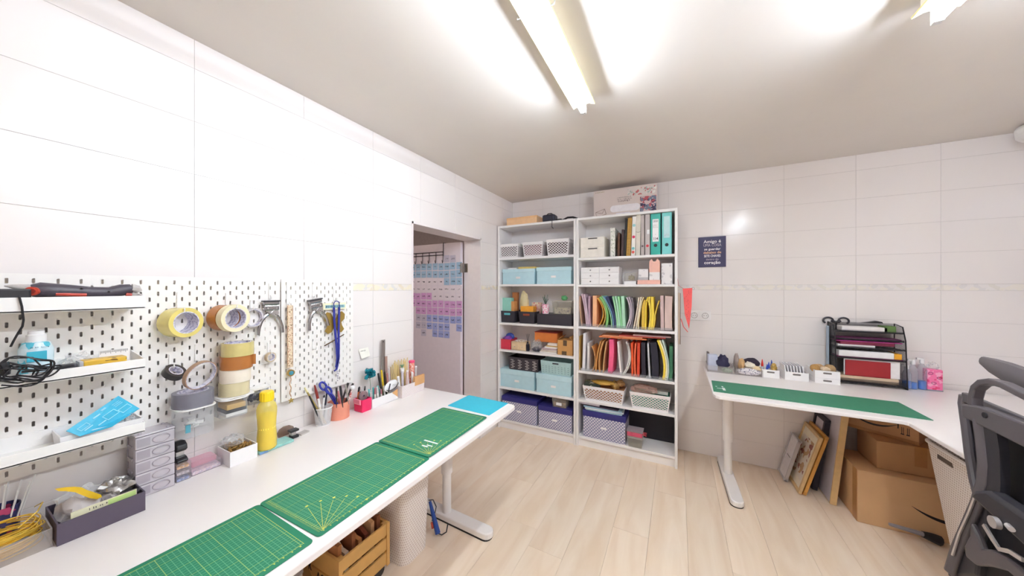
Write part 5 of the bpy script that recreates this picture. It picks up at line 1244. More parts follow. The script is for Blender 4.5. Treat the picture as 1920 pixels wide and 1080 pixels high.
binder(1144.5, 1153, .245, 0, PRINT('floral_white', (232, 230, 222), [(170, 180, 160), (210, 206, 200)], 60, .6), 'white floral notebook, first book right of the drawer box', name='notebook')
binder(1157.5, 1161.5, .20, .02, M('nb_brown', (110, 70, 50), .5), 'short brown spiral notebook on the binder row', name='notebook', lab=spirals)
binder(1164, 1168.5, .225, .03, M('nb_maroon', (84, 60, 60), .5), 'maroon spiral notebook on the binder row', name='notebook', lab=spirals)
binder(1168.5, 1173, .315, .05, M('nb_black', (40, 36, 38), .5), 'tall black spiral notebook leaning on the ochre one', name='notebook', lab=spirals)
binder(1174, 1181.5, .318, .045, M('nb_ochre', (206, 158, 70), .5), 'ochre yellow spiral notebook leaning on the binder row', name='notebook', lab=spirals)
def dots(t, w2, h):
    for k, (zz, c) in enumerate(((.25,(150,200,200)),(.155,(206,40,90)),(.06,(120,190,190)),(.03,(220,90,80)))): MB().cyl((0,-.0012,zz),(0,.001,zz), w2*.75, seg=14).build('dot', M('dot_%d' % k, c, .5), t)
binder(1183, 1190.5, .325, .035, M('nb_dotty', (236, 232, 226), .5), 'white binder with coloured dots on the binder row', name='notebook', lab=dots)
def knot(t, w2, h): MB().tube([(-w2,-.002,.195),(0,-.003,.188),(w2,-.002,.196)], .0012, 5).build('elastic', BLK, t)
binder(1191.5, 1200, .340, .02, M('binder_cream', (214, 208, 196), .5), 'cream cloth binder with a thin elastic', name='binder', lab=knot)
binder(1201.5, 1208, .330, 0, M('binder_taupe', (186, 176, 172), .5), 'taupe binder left of the grey one with the red ring', ring=M('ring_brown', (96, 80, 76), .5))
def redtab(t, w2, h): MB().box(-w2*.2, w2*.9, -.002, .0, .17, .205).build('label', WPL, t)
binder(1209.5, 1218.5, .330, 0, M('binder_grey', (196, 186, 184), .45), 'grey binder with a red ring on the binder row', ring=M('ring_red', (200, 50, 60), .4), lab=redtab)
def lab114(t, w2, h):
    MB().box(-w2*.62, w2*.62, -.002, 0, .105, .285).build('spine_label', WPL, t)
    tx = M('ink_black', (30, 30, 30), .6)
    text('114', .030, tx, t, face_frame((0,-.0026,.127), (1,0,0), (0,0,1)), bold=.0006, sx=.8); text('2020', .022, tx, t, face_frame((0,-.0026,.268), (1,0,0), (0,0,1)), sx=.8)
    scribble(Vector(t.location)+Vector((-.018,-.0024,.235)), (1,0,0), (0,0,1), .034, .006, M('ink_grey', (110,96,96), .6), t, 9, rows=3); text('-', .02, tx, t, face_frame((0,-.0026,.165), (1,0,0), (0,0,1)))
TE = M('binder_teal', (40, 170, 156), .35, var=.03); AQB = M('binder_aqua', (120, 206, 204), .35, var=.03)
binder(1220, 1238.5, .330, 0, TE, 'teal lever binder with a white label numbered 114', ring=M('slot_black', (40,38,40), .6), lab=lab114)
def labA(t, w2, h):
    MB().box(-w2*.62, w2*.62, -.002, 0, .130, .30).build('spine_label', M('label_film', (190, 226, 228), .2), t)
    scribble(Vector(t.location)+Vector((-.018,-.0024,.155)), (1,0,0), (0,0,1), .034, .006, M('ink_pinkish', (190, 150, 160), .6), t, 12, rows=2)
binder(1241, 1259.5, .330, 0, AQB, 'aqua lever binder at the right end of the binder row', ring=M('slot_black', (40,38,40), .6), lab=labA)
# ---- drawer chest row
z = RS[1]+.001
t = thing('drawer_chest', 'white chest of six tiny drawers with round knobs', 'drawers', ((X_(1089)+X_(1160))/2, FY+.08, z))
w2 = (X_(1160)-X_(1089))/2; MB().box(-w2, w2, -.075, .12, 0, .150).build('body', WPL, t)
for i in range(2):
    for j in range(3):
        x0 = -w2+.002+i*w2; d = MB().box(x0, x0+w2-.003, -.080, -.074, .002+j*.0495, .049+j*.0495).build('drawer', WPL, t, bev=.002)
        MB().ball((x0+w2*.52, -.084, .026+j*.0495), .0065, 10, 6).build('knob', CHROME, d, sm=True)
t = thing('clear_box', 'small clear box with a silver bow on a white base', 'box', (X_(1180), FY+.06, z))
w2 = (X_(1192)-X_(1168))/2; MB().box(-w2*.9, w2, -.04, .05, 0, .026).build('base', WPL, t); MB().box(-w2*.9, w2*.98, -.038, .048, .0265, .095).build('cover', CLEAR('box_clear2', (230, 226, 220), .28, .1), t)
MB().lump((.01,0,.055), (.026,.022,.022), 4, .6).build('bow', M('silver_gold', (200, 190, 160), .3, .5), t)
slab('pink_carton', X_(1195), X_(1238), FY, FY+.16, z, z+.034, M('pink_pale', (238, 186, 170), .55), 'flat pale pink carton under the two upright cartons', 'box')
MRB = PRINT('marble', (236, 232, 232), [(206, 202, 204)], 30, .6)
t = thing('marble_carton', 'grey marble printed carton standing on the flat pink carton', 'box', (X_(1206), FY+.06, z+.0345)); w2 = (X_(1215)-X_(1197))/2
MB().box(-w2, w2, -.045, .07, 0, .090).build('body', MRB, t); MB().box(-w2, w2, -.0455, -.045, 0, .022).build('band', M('band_grey', (190,186,188), .5), t)
t = thing('marble_carton', 'tall pink and marble carton with a folded top', 'box', (X_(1227), FY+.06, z+.0345)); w2 = (X_(1237)-X_(1217))/2
MB().box(-w2, w2, -.05, .07, 0, .062).build('body', MRB, t); MB().box(-w2, w2, -.05, .07, .062, .148).build('upper', M('pink_pale', (238, 186, 170), .55), t)
for s in (-1, 1): MB().prism([(s*w2,.148),(s*w2*.2,.148),(s*w2*.55,.172)], -.05, .06, 'XZ').build('flap', M('pink_pale', (238, 186, 170), .55), t)
slab('white_carton', X_(1240), X_(1261), FY, FY+.18, z, z+.165, MRB, 'white marbled box at the right end of the drawer chest row', 'box')

# ---- rows of paper folders: upright sheets, many of them bent
def folders(zs, rows, shelf, hmax):
    y0 = FY+.10; lv = 9; XS = []
    for (pt, pm, pb, th, hh, col, nm, kd) in rows:
        x_t, x_m, x_b = X_(pt), X_(pm), X_(pb)
        XS.append([x_b*(1-v)*(1-v)+2*(2*x_m-.5*x_b-.5*x_t)*v*(1-v)+x_t*v*v for v in [i/(lv-1) for i in range(lv)]])
    n = len(rows); gp = [(rows[i][3]+rows[i+1][3])*.53+.0008 for i in range(n-1)]
    for i in range(lv):                                  # neighbours press against each other, never through
        XS[0][i] = max(XS[0][i], -.779+rows[0][3]*.55)
        for k in range(1, n): XS[k][i] = max(XS[k][i], XS[k-1][i]+gp[k-1])
        XS[n-1][i] = min(XS[n-1][i], -.021-rows[n-1][3]*.55)
        for k in range(n-2, -1, -1): XS[k][i] = min(XS[k][i], XS[k+1][i]-gp[k])
    for k, (pt, pm, pb, th, hh, col, nm, kd) in enumerate(rows):
        pts = [(XS[k][i], y0, zs+.0015+th*.1+i/(lv-1)*hh) for i in range(lv)]
        o = MB().ribbon(pts, (0,1,0), .20, th).build(kd, M('paper_%d_%d_%d' % col, col, .65, var=.05, vs=18), sm=True, ang=50)
        tag(o, '%s %s standing %s from the left on the %s folder shelf' % (nm, 'sheet of card' if kd == 'card_sheet' else 'paper folder', ORD[k], shelf), 'card' if kd == 'card_sheet' else 'folder', 'paper folders on the %s folder shelf' % shelf)
LIL = (200, 172, 186); PE = (236, 178, 136); MINT = (160, 214, 168); MINT2 = (176, 222, 190); BEI = (226, 210, 190); YE = (232, 200, 60); ROSE = (206, 178, 176)
rowA = [(1086.5,1088,1091,.012,.265,(188,150,126),'tan','paper_folder'), (1091,1097,1100,.014,.285,LIL,'lilac','paper_folder'), (1095.5,1100,1103,.012,.28,(210,186,200),'pale lilac','paper_folder'),
 (1105,1104.5,1106.5,.014,.265,(190,160,178),'mauve','paper_folder'), (1115,1115,1114.5,.034,.268,PE,'thick peach','paper_folder'), (1119.5,1131,1121,.005,.25,(232,176,70),'wavy amber','card_sheet'), (1122,1135,1128,.005,.25,(226,190,110),'wavy straw','card_sheet'),
 (1125,1138,1136,.018,.26,(120,176,104),'curved green','paper_folder'), (1128,1143,1146,.006,.27,(150,200,160),'curved sage','card_sheet'), (1131,1146,1149.5,.006,.265,(130,180,214),'curved sky blue','card_sheet'), (1138,1147.5,1152.5,.02,.262,(44,52,92),'navy','paper_folder'),
 (1149,1155,1157.5,.014,.265,MINT,'mint green','paper_folder'), (1154,1159,1161,.014,.268,MINT2,'pale mint','paper_folder'), (1159.5,1163,1164.5,.016,.265,(140,206,150),'bright mint','paper_folder'), (1167,1168.5,1168.5,.024,.268,MINT2,'thick pale green','paper_folder'),
 (1175,1182,1173,.010,.26,(206,190,200),'bowed pale mauve','paper_folder'), (1179.5,1184.5,1178,.010,.262,(180,166,176),'bowed grey mauve','paper_folder'), (1184.5,1187,1183,.012,.255,(112,104,112),'charcoal','paper_folder'),
 (1198,1193.5,1188,.010,.26,BEI,'beige','paper_folder'), (1202,1197,1192.5,.008,.262,(240,228,206),'cream','card_sheet'), (1206,1198,1197,.008,.26,(236,222,180),'bent ivory','card_sheet'), (1206.5,1206,1205.5,.022,.235,(222,184,70),'golden','paper_folder'), (1210.5,1210.5,1210,.012,.262,YE,'yellow','paper_folder'),
 (1214.5,1219.5,1216,.012,.265,(240,214,90),'bowed lemon','paper_folder'), (1222,1223,1219.5,.020,.262,(236,206,70),'thick yellow','paper_folder'), (1235.5,1228,1224,.008,.235,(232,200,80),'slanting yellow','card_sheet'), (1241,1241.5,1242,.024,.275,ROSE,'dusty rose','paper_folder'), (1254,1253,1253.5,.052,.268,(214,188,180),'thick pale rose','paper_folder')]
folders(RS[2], rowA, 'upper', .3)
rowB = [(1085,1085.5,1086,.006,.30,(196,158,90),'thin tan','card_sheet'), (1096,1095,1094,.022,.325,(236,234,238),'white','paper_folder'), (1103,1103,1102,.018,.245,(222,218,216),'pale grey','paper_folder'), (1110,1116,1111,.008,.22,(206,150,90),'curved caramel','card_sheet'),
 (1126,1119.5,1117,.010,.265,(214,150,80),'orange tan','paper_folder'), (1131,1124,1124.5,.012,.268,(200,146,90),'brown tan','paper_folder'), (1137.5,1133,1131,.010,.268,(206,160,110),'slanting tan','paper_folder'),
 (1146,1146,1143.5,.036,.285,(236,96,140),'thick hot pink','paper_folder'), (1158.5,1161,1164.5,.012,.275,(238,232,230),'slanting white','paper_folder'), (1174,1179,1167,.008,.28,(232,228,222),'bowed ivory','card_sheet'), (1168,1171,1169,.010,.262,(206,204,196),'printed pale grey','paper_folder'),
 (1184.5,1185.5,1185.5,.016,.272,(226,84,40),'orange red','paper_folder'), (1192,1190,1191.5,.012,.272,(240,110,70),'coral','paper_folder'), (1197.5,1197,1196.5,.020,.276,(214,66,36),'deep orange','paper_folder'), (1206,1206,1207,.030,.28,(42,36,50),'thick black','paper_folder'),
 (1215,1216.5,1218.5,.012,.28,(200,200,204),'silver grey','card_sheet'), (1224.5,1228,1228.5,.050,.285,(34,32,48),'very thick black','paper_folder'), (1233,1245,1243.5,.016,.31,(236,206,70),'sweeping yellow','paper_folder'), (1237,1248,1246.8,.010,.31,(240,232,190),'sweeping cream','paper_folder'), (1242,1251,1250,.012,.315,(190,206,196),'sweeping pale green','paper_folder'), (1258.5,1258,1257,.024,.27,(52,110,80),'dark green','paper_folder')]
folders(RS[3], rowB, 'lower', .3)
for k, (pa, pb, z0, dh, col, nm) in enumerate(((1122,1212,.958,.012,(206,120,70),'terracotta'), (1128,1204,.971,.008,(226,160,120),'apricot'), (1160,1248,.980,.010,(176,70,60),'brick red'), (1186,1258,.991,.010,(196,160,160),'mauve'))):
    slab('paper_folder', X_(pa), X_(pb), FY+.02, FY+.20, z0+.012, z0+.012+dh, M('flat_%s' % nm, col, .6), '%s folder lying flat across the standing folders' % nm, 'folder', group='flat folders across the lower folder shelf')
for zs, nm in ((RS[2], 'upper'), (RS[3], 'lower')):
    t = thing('clear_rack', 'low clear plastic rack along the front of the %s folder shelf' % nm, 'rack', (-.4, FY, zs+.0005)); cm = CLEAR('rack_clear', (236,238,240), .2, .06)
    MB().box(-.365, .365, -.012, -.0095, 0, .024).build('front_rail', cm, t)
    for k in (-1, 1): MB().cbox((k*.3635, -.0035, .012), (.003, .012, .024)).build('rail_end', cm, t)
# ---- lattice baskets row
z = RS[4]+.001
lattice_basket(X_(1098), X_(1166), FY+.0, FY+.19, z, .125, .020, 'white lattice basket holding craft gloves and magazines', cells=11, liner=M('basket_fill_tan', (176, 124, 84), .8, var=.2, vs=20))
lattice_basket(X_(1186), X_(1252), FY+.0, FY+.19, z, .130, .020, 'white lattice basket with mint lining and a bag of pink ribbon', cells=11, liner=M('basket_fill_mint', (66, 160, 138), .7, var=.08))
slab('magazine', X_(1092), X_(1122), FY+.02, FY+.15, z+.11, z+.138, PRINT('mag_green', (60, 70, 60), [(220, 214, 200), (120, 130, 90)], 24, .6), 'dark green magazine in the lattice basket', 'magazine', .15)
for k, (px, zz, s, lb) in enumerate(((1130,.15,(.10,.05,.018),'long tan leather strap over the lattice basket'), (1150,.135,(.04,.05,.032),'folded tan leather glove in the lattice basket'), (1160,.15,(.035,.04,.028),'pale gold crumpled glove in the lattice basket'))):
    tag(MB().lump((X_(px), FY+.07+.02*k, z+zz), s, 40+k, .35).build('leather_piece', M('leather_%d' % k, ((206,164,76),(186,150,90),(196,156,104))[k], .6), sm=True), lb, 'leather')
tag(MB().lump((X_(1206), FY+.06, z+.145), (.10, .07, .035), 51, .4).build('ribbon_bag', CLEAR('bag_pink', (240, 200, 186), .45, .2)), 'clear bag of pinkish ribbon in the mint lined basket', 'bag')
slab('tub_lid', X_(1222), X_(1252), FY+.05, FY+.16, z+.12, z+.14, M('tub_grey', (206, 204, 196), .4), 'pale grey lid in the mint lined basket', 'lid')
# ---- lowest row
z = RS[5]+.001
lid_box(X_(1092,2.77), X_(1173,2.77), FY-.01, FY+.235, z, .232, SC, NV, 'scallop patterned box with navy lid under a pile of books', plate=WPL, group='scallop patterned boxes with navy lids', lh=.05)
hh = z+.2325
for k, (pa, pb, dh, col, nm) in enumerate(((1098,1166,.012,(170,196,200),'pale teal'), (1096,1168,.010,(226,230,232),'white'), (1094,1166,.012,(160,190,206),'powder blue'), (1092,1160,.012,(60,50,70),'dark'))):
    slab('book', X_(pa), X_(pb), FY+.0, FY+.18, hh, hh+dh, M('bk_%s' % nm, col, .5), '%s book in the pile on the navy lidded box' % nm, 'book', .05*math.sin(k*1.7), group='pile of books on the navy lid'); hh += dh+.0005
slab('book', X_(1086), X_(1124), FY+.0, FY+.15, hh, hh+.014, M('bk_lilac', (222, 218, 230), .5), 'lilac white book on top of the pile on the navy lid', 'book', group='pile of books on the navy lid')
t = thing('clip_tub', 'clear tub with a pink lid beside the scallop patterned box', 'tub', (X_(1191), FY+.03, z))
MB().tray(-.050, .050, -.045, .045, 0, .075, .002, .008).build('lower_tub', CLEAR('tub_clear', (232, 230, 222), .2, .1), t); MB().box(-.06, .06, -.055, .055, .076, .088).build('middle_lid', CLEAR('tub_lid', (236, 232, 224), .5, .15), t)
MB().box(-.062, .055, -.05, .05, .0885, .125).build('upper_tub', M('tub_pink', (206, 80, 110), .4, var=.1, vs=30), t, bev=.004); MB().box(-.066, .060, -.054, .054, .1255, .134).build('lid', CLEAR('lid_grey', (206, 196, 200), .6, .15), t)
for k in range(3): MB().cyl((.05,-.02+.02*k,.108),(.085,-.03+.02*k,.104+.004*k), .003, seg=6).build('clip', M('clip_red', (214, 70, 80), .4), t)
t = thing('black_board', 'large black board filling the empty end of the lowest row', 'board', (-.215, 3.0, z))
MB().box(-.17, .188, -.004, .004, 0, .298).build('board', M('board_black', (24, 20, 30), .6), t); MB().box(-.175, -.169, -.006, .006, 0, .298).build('edge', M('edge_grey', (150,146,150), .5), t)
# ---- hanging at the side of the right bookcase
t = thing('bunting', 'coral fabric pennant with dark seeds hanging beside the bookcase', 'pennant', (.03, 2.80, 1.05))
A1, A2, B1 = aty(1280,541,2.80), aty(1298,540,2.80), aty(1292,617,2.80); CO = M('coral_cloth', (232, 96, 96), .8, sheen=.2)
q = MB(); q.prism([(A1.x,A1.z),(A2.x,A2.z),(A2.x-.004,A2.z-.14),(B1.x,B1.z),(A1.x+.014,A1.z-.2)], 2.797, 2.803, 'XZ'); q.build('cloth', CO, t, w=True)
q = MB(); r2 = random.Random(6)
for k in range(16): q.ball((A1.x+.016+r2.random()*.03, 2.7965, A1.z-.02-k*.014), .0022, 6, 4)
q.build('seeds', M('seed_dark', (90, 30, 34), .6), t, w=True)
MB().tube([(A1.x+.004, 2.80, A1.z), (.006, 2.79, 1.42), (-.004, 2.785, 1.50)], .0016, 5).build('string', M('string_pink', (190, 90, 100), .7), t, w=True)
MB().tube([(A1.x-.012,2.80,1.16),(A1.x+.005,2.797,1.10),(A1.x+.035,2.797,1.06)], .003, 6).build('edge_ribbon', CO, t, w=True)
p = A2+Vector((.006,0,-.004)); MB().tube([p+Vector((.010*math.cos(a),0,.010*math.sin(a))) for a in [2*PI*i/10 for i in range(10)]], .0018, 5, closed=True).build('ring', STEEL, t, w=True)
t = thing('hanging_frame', 'brown edged board hanging behind the coral pennant', 'frame', (.02, 2.93, .95))
MB().box(.004, .016, 2.80, 3.02, .96, 1.36).build('board', M('board_beige', (200, 180, 160), .6), t, w=True); MB().box(.016, .020, 2.80, 2.812, .96, 1.36).build('edge', M('edge_brown', (90, 64, 48), .5), t, w=True); MB().box(.016, .020, 2.80, 3.02, .96, .975).build('edge', M('edge_brown', (90, 64, 48), .5), t, w=True)
# ================================================================ open door with word cards
DY = 2.425                                              # face of the open door leaf
DP = M('door_paint', (226, 216, 224), .5, var=.02)
door = struct(MB().box(-2.56, -1.815, DY, DY+.038, .008, 1.835).build('door_1', DP, bev=.003))
HG = M('hinge_steel', (150, 140, 128), .35, .8)
for z in (.25, 1.59):
    q = MB(); q.cyl((-1.806, DY-.006, z-.045), (-1.806, DY-.006, z+.045), .007, seg=10); q.box(-1.80, -1.762, D1-.0155, D1-.0135, z-.042, z+.042)
    q.cyl((-1.80, DY+.016, z-.045), (-1.80, DY+.016, z+.045), .006, seg=10); q.build('hinge', HG, door, sm=True)
q = MB(); q.cyl((-2.5, DY, .95), (-2.5, DY-.045, .95), .008, seg=10); q.cyl((-2.505, DY-.045, .95), (-2.40, DY-.045, .95), .008, seg=10); q.build('door_handle', HG, door, sm=True)
# over-door rack
t = thing('hook_rack', 'black wire hook rack hung over the top of the open door', 'rack', (-2.2, DY, 1.80))
RK = M('rack_black', (46, 40, 44), .4, .4)
for z in (1.752, 1.722): MB().tube([(-2.50, DY-.006, z), (-2.02, DY-.006, z)], .0035, 6).build('rail', RK, t, w=True)
for x in (-2.46, -2.02): MB().tube([(x, DY+.042, 1.80), (x, DY+.042, 1.8405), (x, DY-.004, 1.8405), (x, DY-.006, 1.71)], .0035, 6).build('bracket', RK, t, w=True)
for k in range(6):
    x = -2.46+.088*k; MB().tube([(x, DY-.008, 1.752), (x, DY-.008, 1.68), (x+.004, DY-.014, 1.655), (x+.012, DY-.03, 1.642), (x+.018, DY-.042, 1.655), (x+.020, DY-.046, 1.668)], .003, 6).build('hook', RK, t, w=True, sm=True)
# word cards: a grid of small coloured squares, each with one hand lettered word
def card_mat(nm, col):
    m, nt, b = _new('card_'+nm); N = nt.nodes; L = nt.links
    tc = N.new('ShaderNodeTexCoord'); oi = N.new('ShaderNodeObjectInfo'); sx = N.new('ShaderNodeSeparateXYZ'); L.new(tc.outputs['Object'], sx.inputs[0])
    nz = N.new('ShaderNodeTexNoise'); nz.noise_dimensions = '4D'; nz.inputs['Scale'].default_value = 160; nz.inputs['Detail'].default_value = 0; L.new(tc.outputs['Object'], nz.inputs['Vector'])
    L.new(math_node(nt, 'MULTIPLY', oi.outputs['Random'], 50), nz.inputs['W'])
    hw = math_node(nt, 'MULTIPLY_ADD', oi.outputs['Random'], .010, .012)
    k = math_node(nt, 'MULTIPLY', math_node(nt, 'GREATER_THAN', nz.outputs['Fac'], .5), math_node(nt, 'MULTIPLY', math_node(nt, 'LESS_THAN', math_node(nt, 'ABSOLUTE', sx.outputs[0]), hw), math_node(nt, 'LESS_THAN', math_node(nt, 'ABSOLUTE', sx.outputs[2]), .0065)))
    L.new(mixcol(nt, k, lin(col), lin((60, 52, 66))), b.inputs['Base Color']); b.inputs['Roughness'].default_value = .6
    return m
CC = {'blue': (160, 190, 214), 'pale': (230, 220, 226), 'purple': (212, 160, 208), 'peri': (160, 170, 220), 'grey': (196, 190, 206)}
CMT = {k: card_mat(k, v) for k, v in CC.items()}; CMS = {}
for k, mt in CMT.items(): CMS[k] = MB().box(-.0325, .0325, -.0006, 0, -.0330, .0330).mesh('card', mt)
rowsC = ['......gg.', 'bbbbbbbbb', 'bbbbbbbbb', 'pppppp bbb'.replace(' ', ''), 'ppppppppp', 'uuuuppppp', 'uuuuuuuuu', '.uuuuuuuu', '.ggiiiiii', '.ggiiii.i', '..giiii..'.replace('giiii', 'g.iii')]
cmap = {'b': 'blue', 'p': 'pale', 'u': 'purple', 'i': 'peri', 'g': 'grey'}; WRD = {'b': 'light blue', 'p': 'off white', 'u': 'purple pink', 'i': 'periwinkle blue', 'g': 'pale grey'}
ZC0 = 1.683
for r, row in enumerate(rowsC):
    for cI, ch in enumerate(row):
        if ch == '.': continue
        o = put('word_card', CMS[cmap[ch]]); o.location = (-2.42+cI*.0735+rnd.uniform(-.003,.003), DY-.0012, ZC0-r*.0735+rnd.uniform(-.003,.003)); o.rotation_euler = (0, rnd.uniform(-.03,.03), 0)
        tag(o, '%s word card on open door, %s row, %s column' % (WRD[ch], ORD[r], ORD[cI]), 'card', 'word cards stuck on the open door')

# ================================================================ on the back wall
t = thing('wall_sign', 'navy blue square sign with white Portuguese lettering on the tiles', 'sign', (.25, WY-.001, 1.57))
sx0, sx1, sz0, sz1 = .155, .350, 1.574, 1.826
MB().box(sx0, sx1, WY-.008, WY-.0008, sz0, sz1).build('board', M('sign_navy', (56, 52, 92), .45, var=.04), t, w=True, bev=.001)
SWH = M('sign_white', (236, 232, 236), .5); SOR = M('sign_peach', (232, 186, 150), .5); SOU = M('sign_mauve', (200, 188, 200), .5)
T0 = Matrix.Translation(-t.location); cx = (sx0+sx1)/2+.002
for s_, sz, mt, zz, kx, bd in (('Amigo é', .036, SWH, 1.786, 1.0, .0006), ('UMA COISA', .033, SOU, 1.7555, .72, 0), ('se guardar', .026, SWH, 1.723, 1.05, .0005), ('debaixo de', .027, SOR, 1.695, 1.05, .0005), ('SETE CHAVES', .027, SWH, 1.666, .72, .0006), ('dentro do', .022, SOU, 1.638, 1.0, 0), ('coração', .036, SWH, 1.611, 1.0, .0008)):
    text(s_, sz, mt, t, T0 @ face_frame((cx, WY-.0086, zz), (1,0,0), (0,0,1)), sx=kx, bold=bd)
t = thing('wall_socket', 'double white power socket low on the tiles beside the bookcase', 'socket', (.165, WY-.001, 1.168))
MB().box(.085, .245, WY-.010, WY-.0008, 1.128, 1.208).build('plate', WPL, t, w=True, bev=.004)
for x in (.125, .205):
    q = MB(); q.ring(.024, .021, .006, (x, WY-.011, 1.168), 'Y', 24); f = q.build('socket_ring', M('socket_grey', (170,164,162), .4), t, w=True, sm=True)
    q = MB(); [q.cyl((x+s*.009, WY-.0115, 1.168), (x+s*.009, WY-.0098, 1.168), .0028, seg=8) for s in (-1, 1)]; q.box(x-.002, x+.002, WY-.0118, WY-.0098, 1.186, 1.190); q.build('pin_holes', M('pin_dark', (60,56,56), .6), t, w=True)

# ================================================================ on the corner desk
DZ = RH+.0005
def A(px, py): return atz(px, py, RH)
p = A(1330, 697); q_ = A(1378, 703)
t = thing('clear_box', 'clear tray of cards and a navy pouch at the left end of the corner desk', 'box', (.30, 2.95, DZ))
MB().tray(.205, .378, 2.885, 3.06, DZ, DZ+.050, .0025).build('tray', CLEAR('box_clear', (236, 232, 230), .25, .1), t, w=True)
slab('card_pack', .212, .275, 2.93, 2.98, DZ+.004, DZ+.125, M('pack_blue_grey', (200, 206, 226), .4), 'pale blue pack standing in the left clear tray', 'pack', .1)
slab('dark_case', .210, .226, 2.985, 3.05, DZ+.004, DZ+.130, M('case_taupe', (96, 84, 84), .5), 'dark taupe case at the back of the left clear tray', 'case')
tag(MB().lump((.312, 2.95, DZ+.068), (.045, .04, .060), 61, .35).build('pouch', M('pouch_navy', (44, 42, 74), .7), sm=True), 'navy fabric pouch in the left clear tray', 'pouch')
tag(MB().lump((.335, 2.905, DZ+.022), (.035, .012, .018), 62, .3).build('green_bag', CLEAR('bag_green', (190, 226, 190), .5, .2)), 'pale green packet at the front of the left clear tray', 'packet')
t = thing('clear_box', 'clear tray overflowing with fabric beside the white trays', 'box', (.47, 2.95, DZ))
MB().tray(.386, .552, 2.885, 3.06, DZ, DZ+.050, .0025).build('tray', CLEAR('box_clear', (236, 232, 230), .25, .1), t, w=True)
for k, (c, s, col, lb) in enumerate((((.405,2.99,DZ+.075),(.018,.05,.068),(170,156,150),'grey felt roll at the left of the fabric tray'), ((.432,2.95,DZ+.060),(.022,.05,.055),(206,168,120),'tan leather scrap in the fabric tray'), ((.478,2.925,DZ+.070),(.036,.03,.024),(236,226,206),'cream cloth roll in the fabric tray'), ((.495,2.96,DZ+.085),(.050,.022,.036),(52,44,60),'black folded cloth on the fabric tray'), ((.515,2.92,DZ+.042),(.032,.03,.03),(222,198,160),'beige cloth in the fabric tray'))):
    tag(MB().lump(c, s, 70+k, .3).build('fabric_piece', M('fab_%d' % k, col, .85, var=.1), sm=True), lb, 'fabric')
tag(MB().lump((.470, 2.893, DZ+.028), (.075, .014, .026), 80, .2).build('dotted_cloth', PRINT('dots_cloth', (226, 220, 222), [(110, 106, 130)], 120, .56), sm=True), 'white cloth with small dark dots in the fabric tray', 'fabric')
def stray(pxa, pxb, label, z=DZ, h=.058):
    xa, xb = A(pxa, 709).x, A(pxb, 714).x
    t = thing('white_tray', label, 'tray', ((xa+xb)/2, 2.97, z), group='white handled trays on the corner desk'); w2 = (xb-xa)/2-.002
    MB().tray(-w2, w2, -.080, .085, 0, h, .0025).build('tray', WPL, t)
    MB().prism(rounded(-.022, .022, h-.022, h-.011, .005), -.0808, -.0795, 'XZ').build('handle_slot', M('slot_shadow', (120, 112, 108), .7), t)
    return xa, xb
xa, xb = stray(1430, 1466, 'white tray of little glue bottles, leftmost white tray on the corner desk')
for k, (dx, hh, cc, nm) in enumerate(((.02,.085,(220,50,40),'red'), (.055,.075,(50,80,190),'blue'), (.075,.085,(60,90,180),'dark blue'), (.045,.062,(40,70,180),'royal blue'))):
    t = thing('glue_bottle', 'tiny glue bottle with a %s nozzle in the white tray' % nm, 'bottle', (xa+dx, 2.98-.02*(k % 2), DZ+.004)); mt = M('cap_'+nm, cc, .35)
    MB().lathe([(0,0),(.011,0),(.011,hh*.6),(.006,hh*.7),(0,hh*.7)], (0,0,0), 12).build('body', CLEAR('glue_clear', (230,230,236), .4), t, sm=True); MB().lathe([(0,hh*.7),(.008,hh*.7),(.008,hh*.82),(.002,hh*1.3),(0,hh*1.3)], (0,0,0), 10).build('nozzle', mt, t, sm=True)
tag(MB().lump((xb-.02, 2.96, DZ+.062), (.018, .03, .030), 85, .4).build('gold_charms', M('charm_gold', (206, 170, 90), .35, .4, var=.2, vs=60)), 'heap of gold charms in the leftmost white tray', 'charms')
xa, xb = stray(1468, 1514, 'white tray of white strips, middle white tray on the corner desk')
for k in range(7):
    x = xa+.014+k*.0165; o = MB().box(-.003, .003, -.07, .06, 0, .098).build('plastic_strip', M('strip_white', (238, 236, 238), .4), bev=.001); o.location = (x, 2.97, DZ+.004); o.rotation_euler = (0, -.12, 0)
    tag(o, 'white flat strip in the middle white tray, %s from the left' % ORD[k], 'strip', 'white strips in the middle white tray')
xa, xb = stray(1515, 1562, 'lower white tray under the twine tray on the corner desk', h=.036)
xa, xb = stray(1515, 1562, 'upper white tray of twine balls by the letter tray', z=DZ+.037, h=.050)
for k, (dx, dy, s, col, lb) in enumerate(((.018,-.02,(.026,.035,.028),(196,150,90),'golden twine ball at the left of the twine tray'), (.050,.02,(.03,.03,.024),(206,166,120),'pale twine ball at the back of the twine tray'), (.068,-.03,(.03,.025,.018),(222,200,170),'cream cord skein at the front of the twine tray'), (.098,-.01,(.032,.032,.032),(176,144,104),'large brown twine ball at the right of the twine tray'))):
    tag(MB().lump((xa+dx, 2.965+dy, DZ+.037+.052), s, 90+k, .12).build('twine_ball', M('twine_%d' % k, col, .9, var=.15, vs=120, bump=.5, bs=150), sm=True), lb, 'twine')
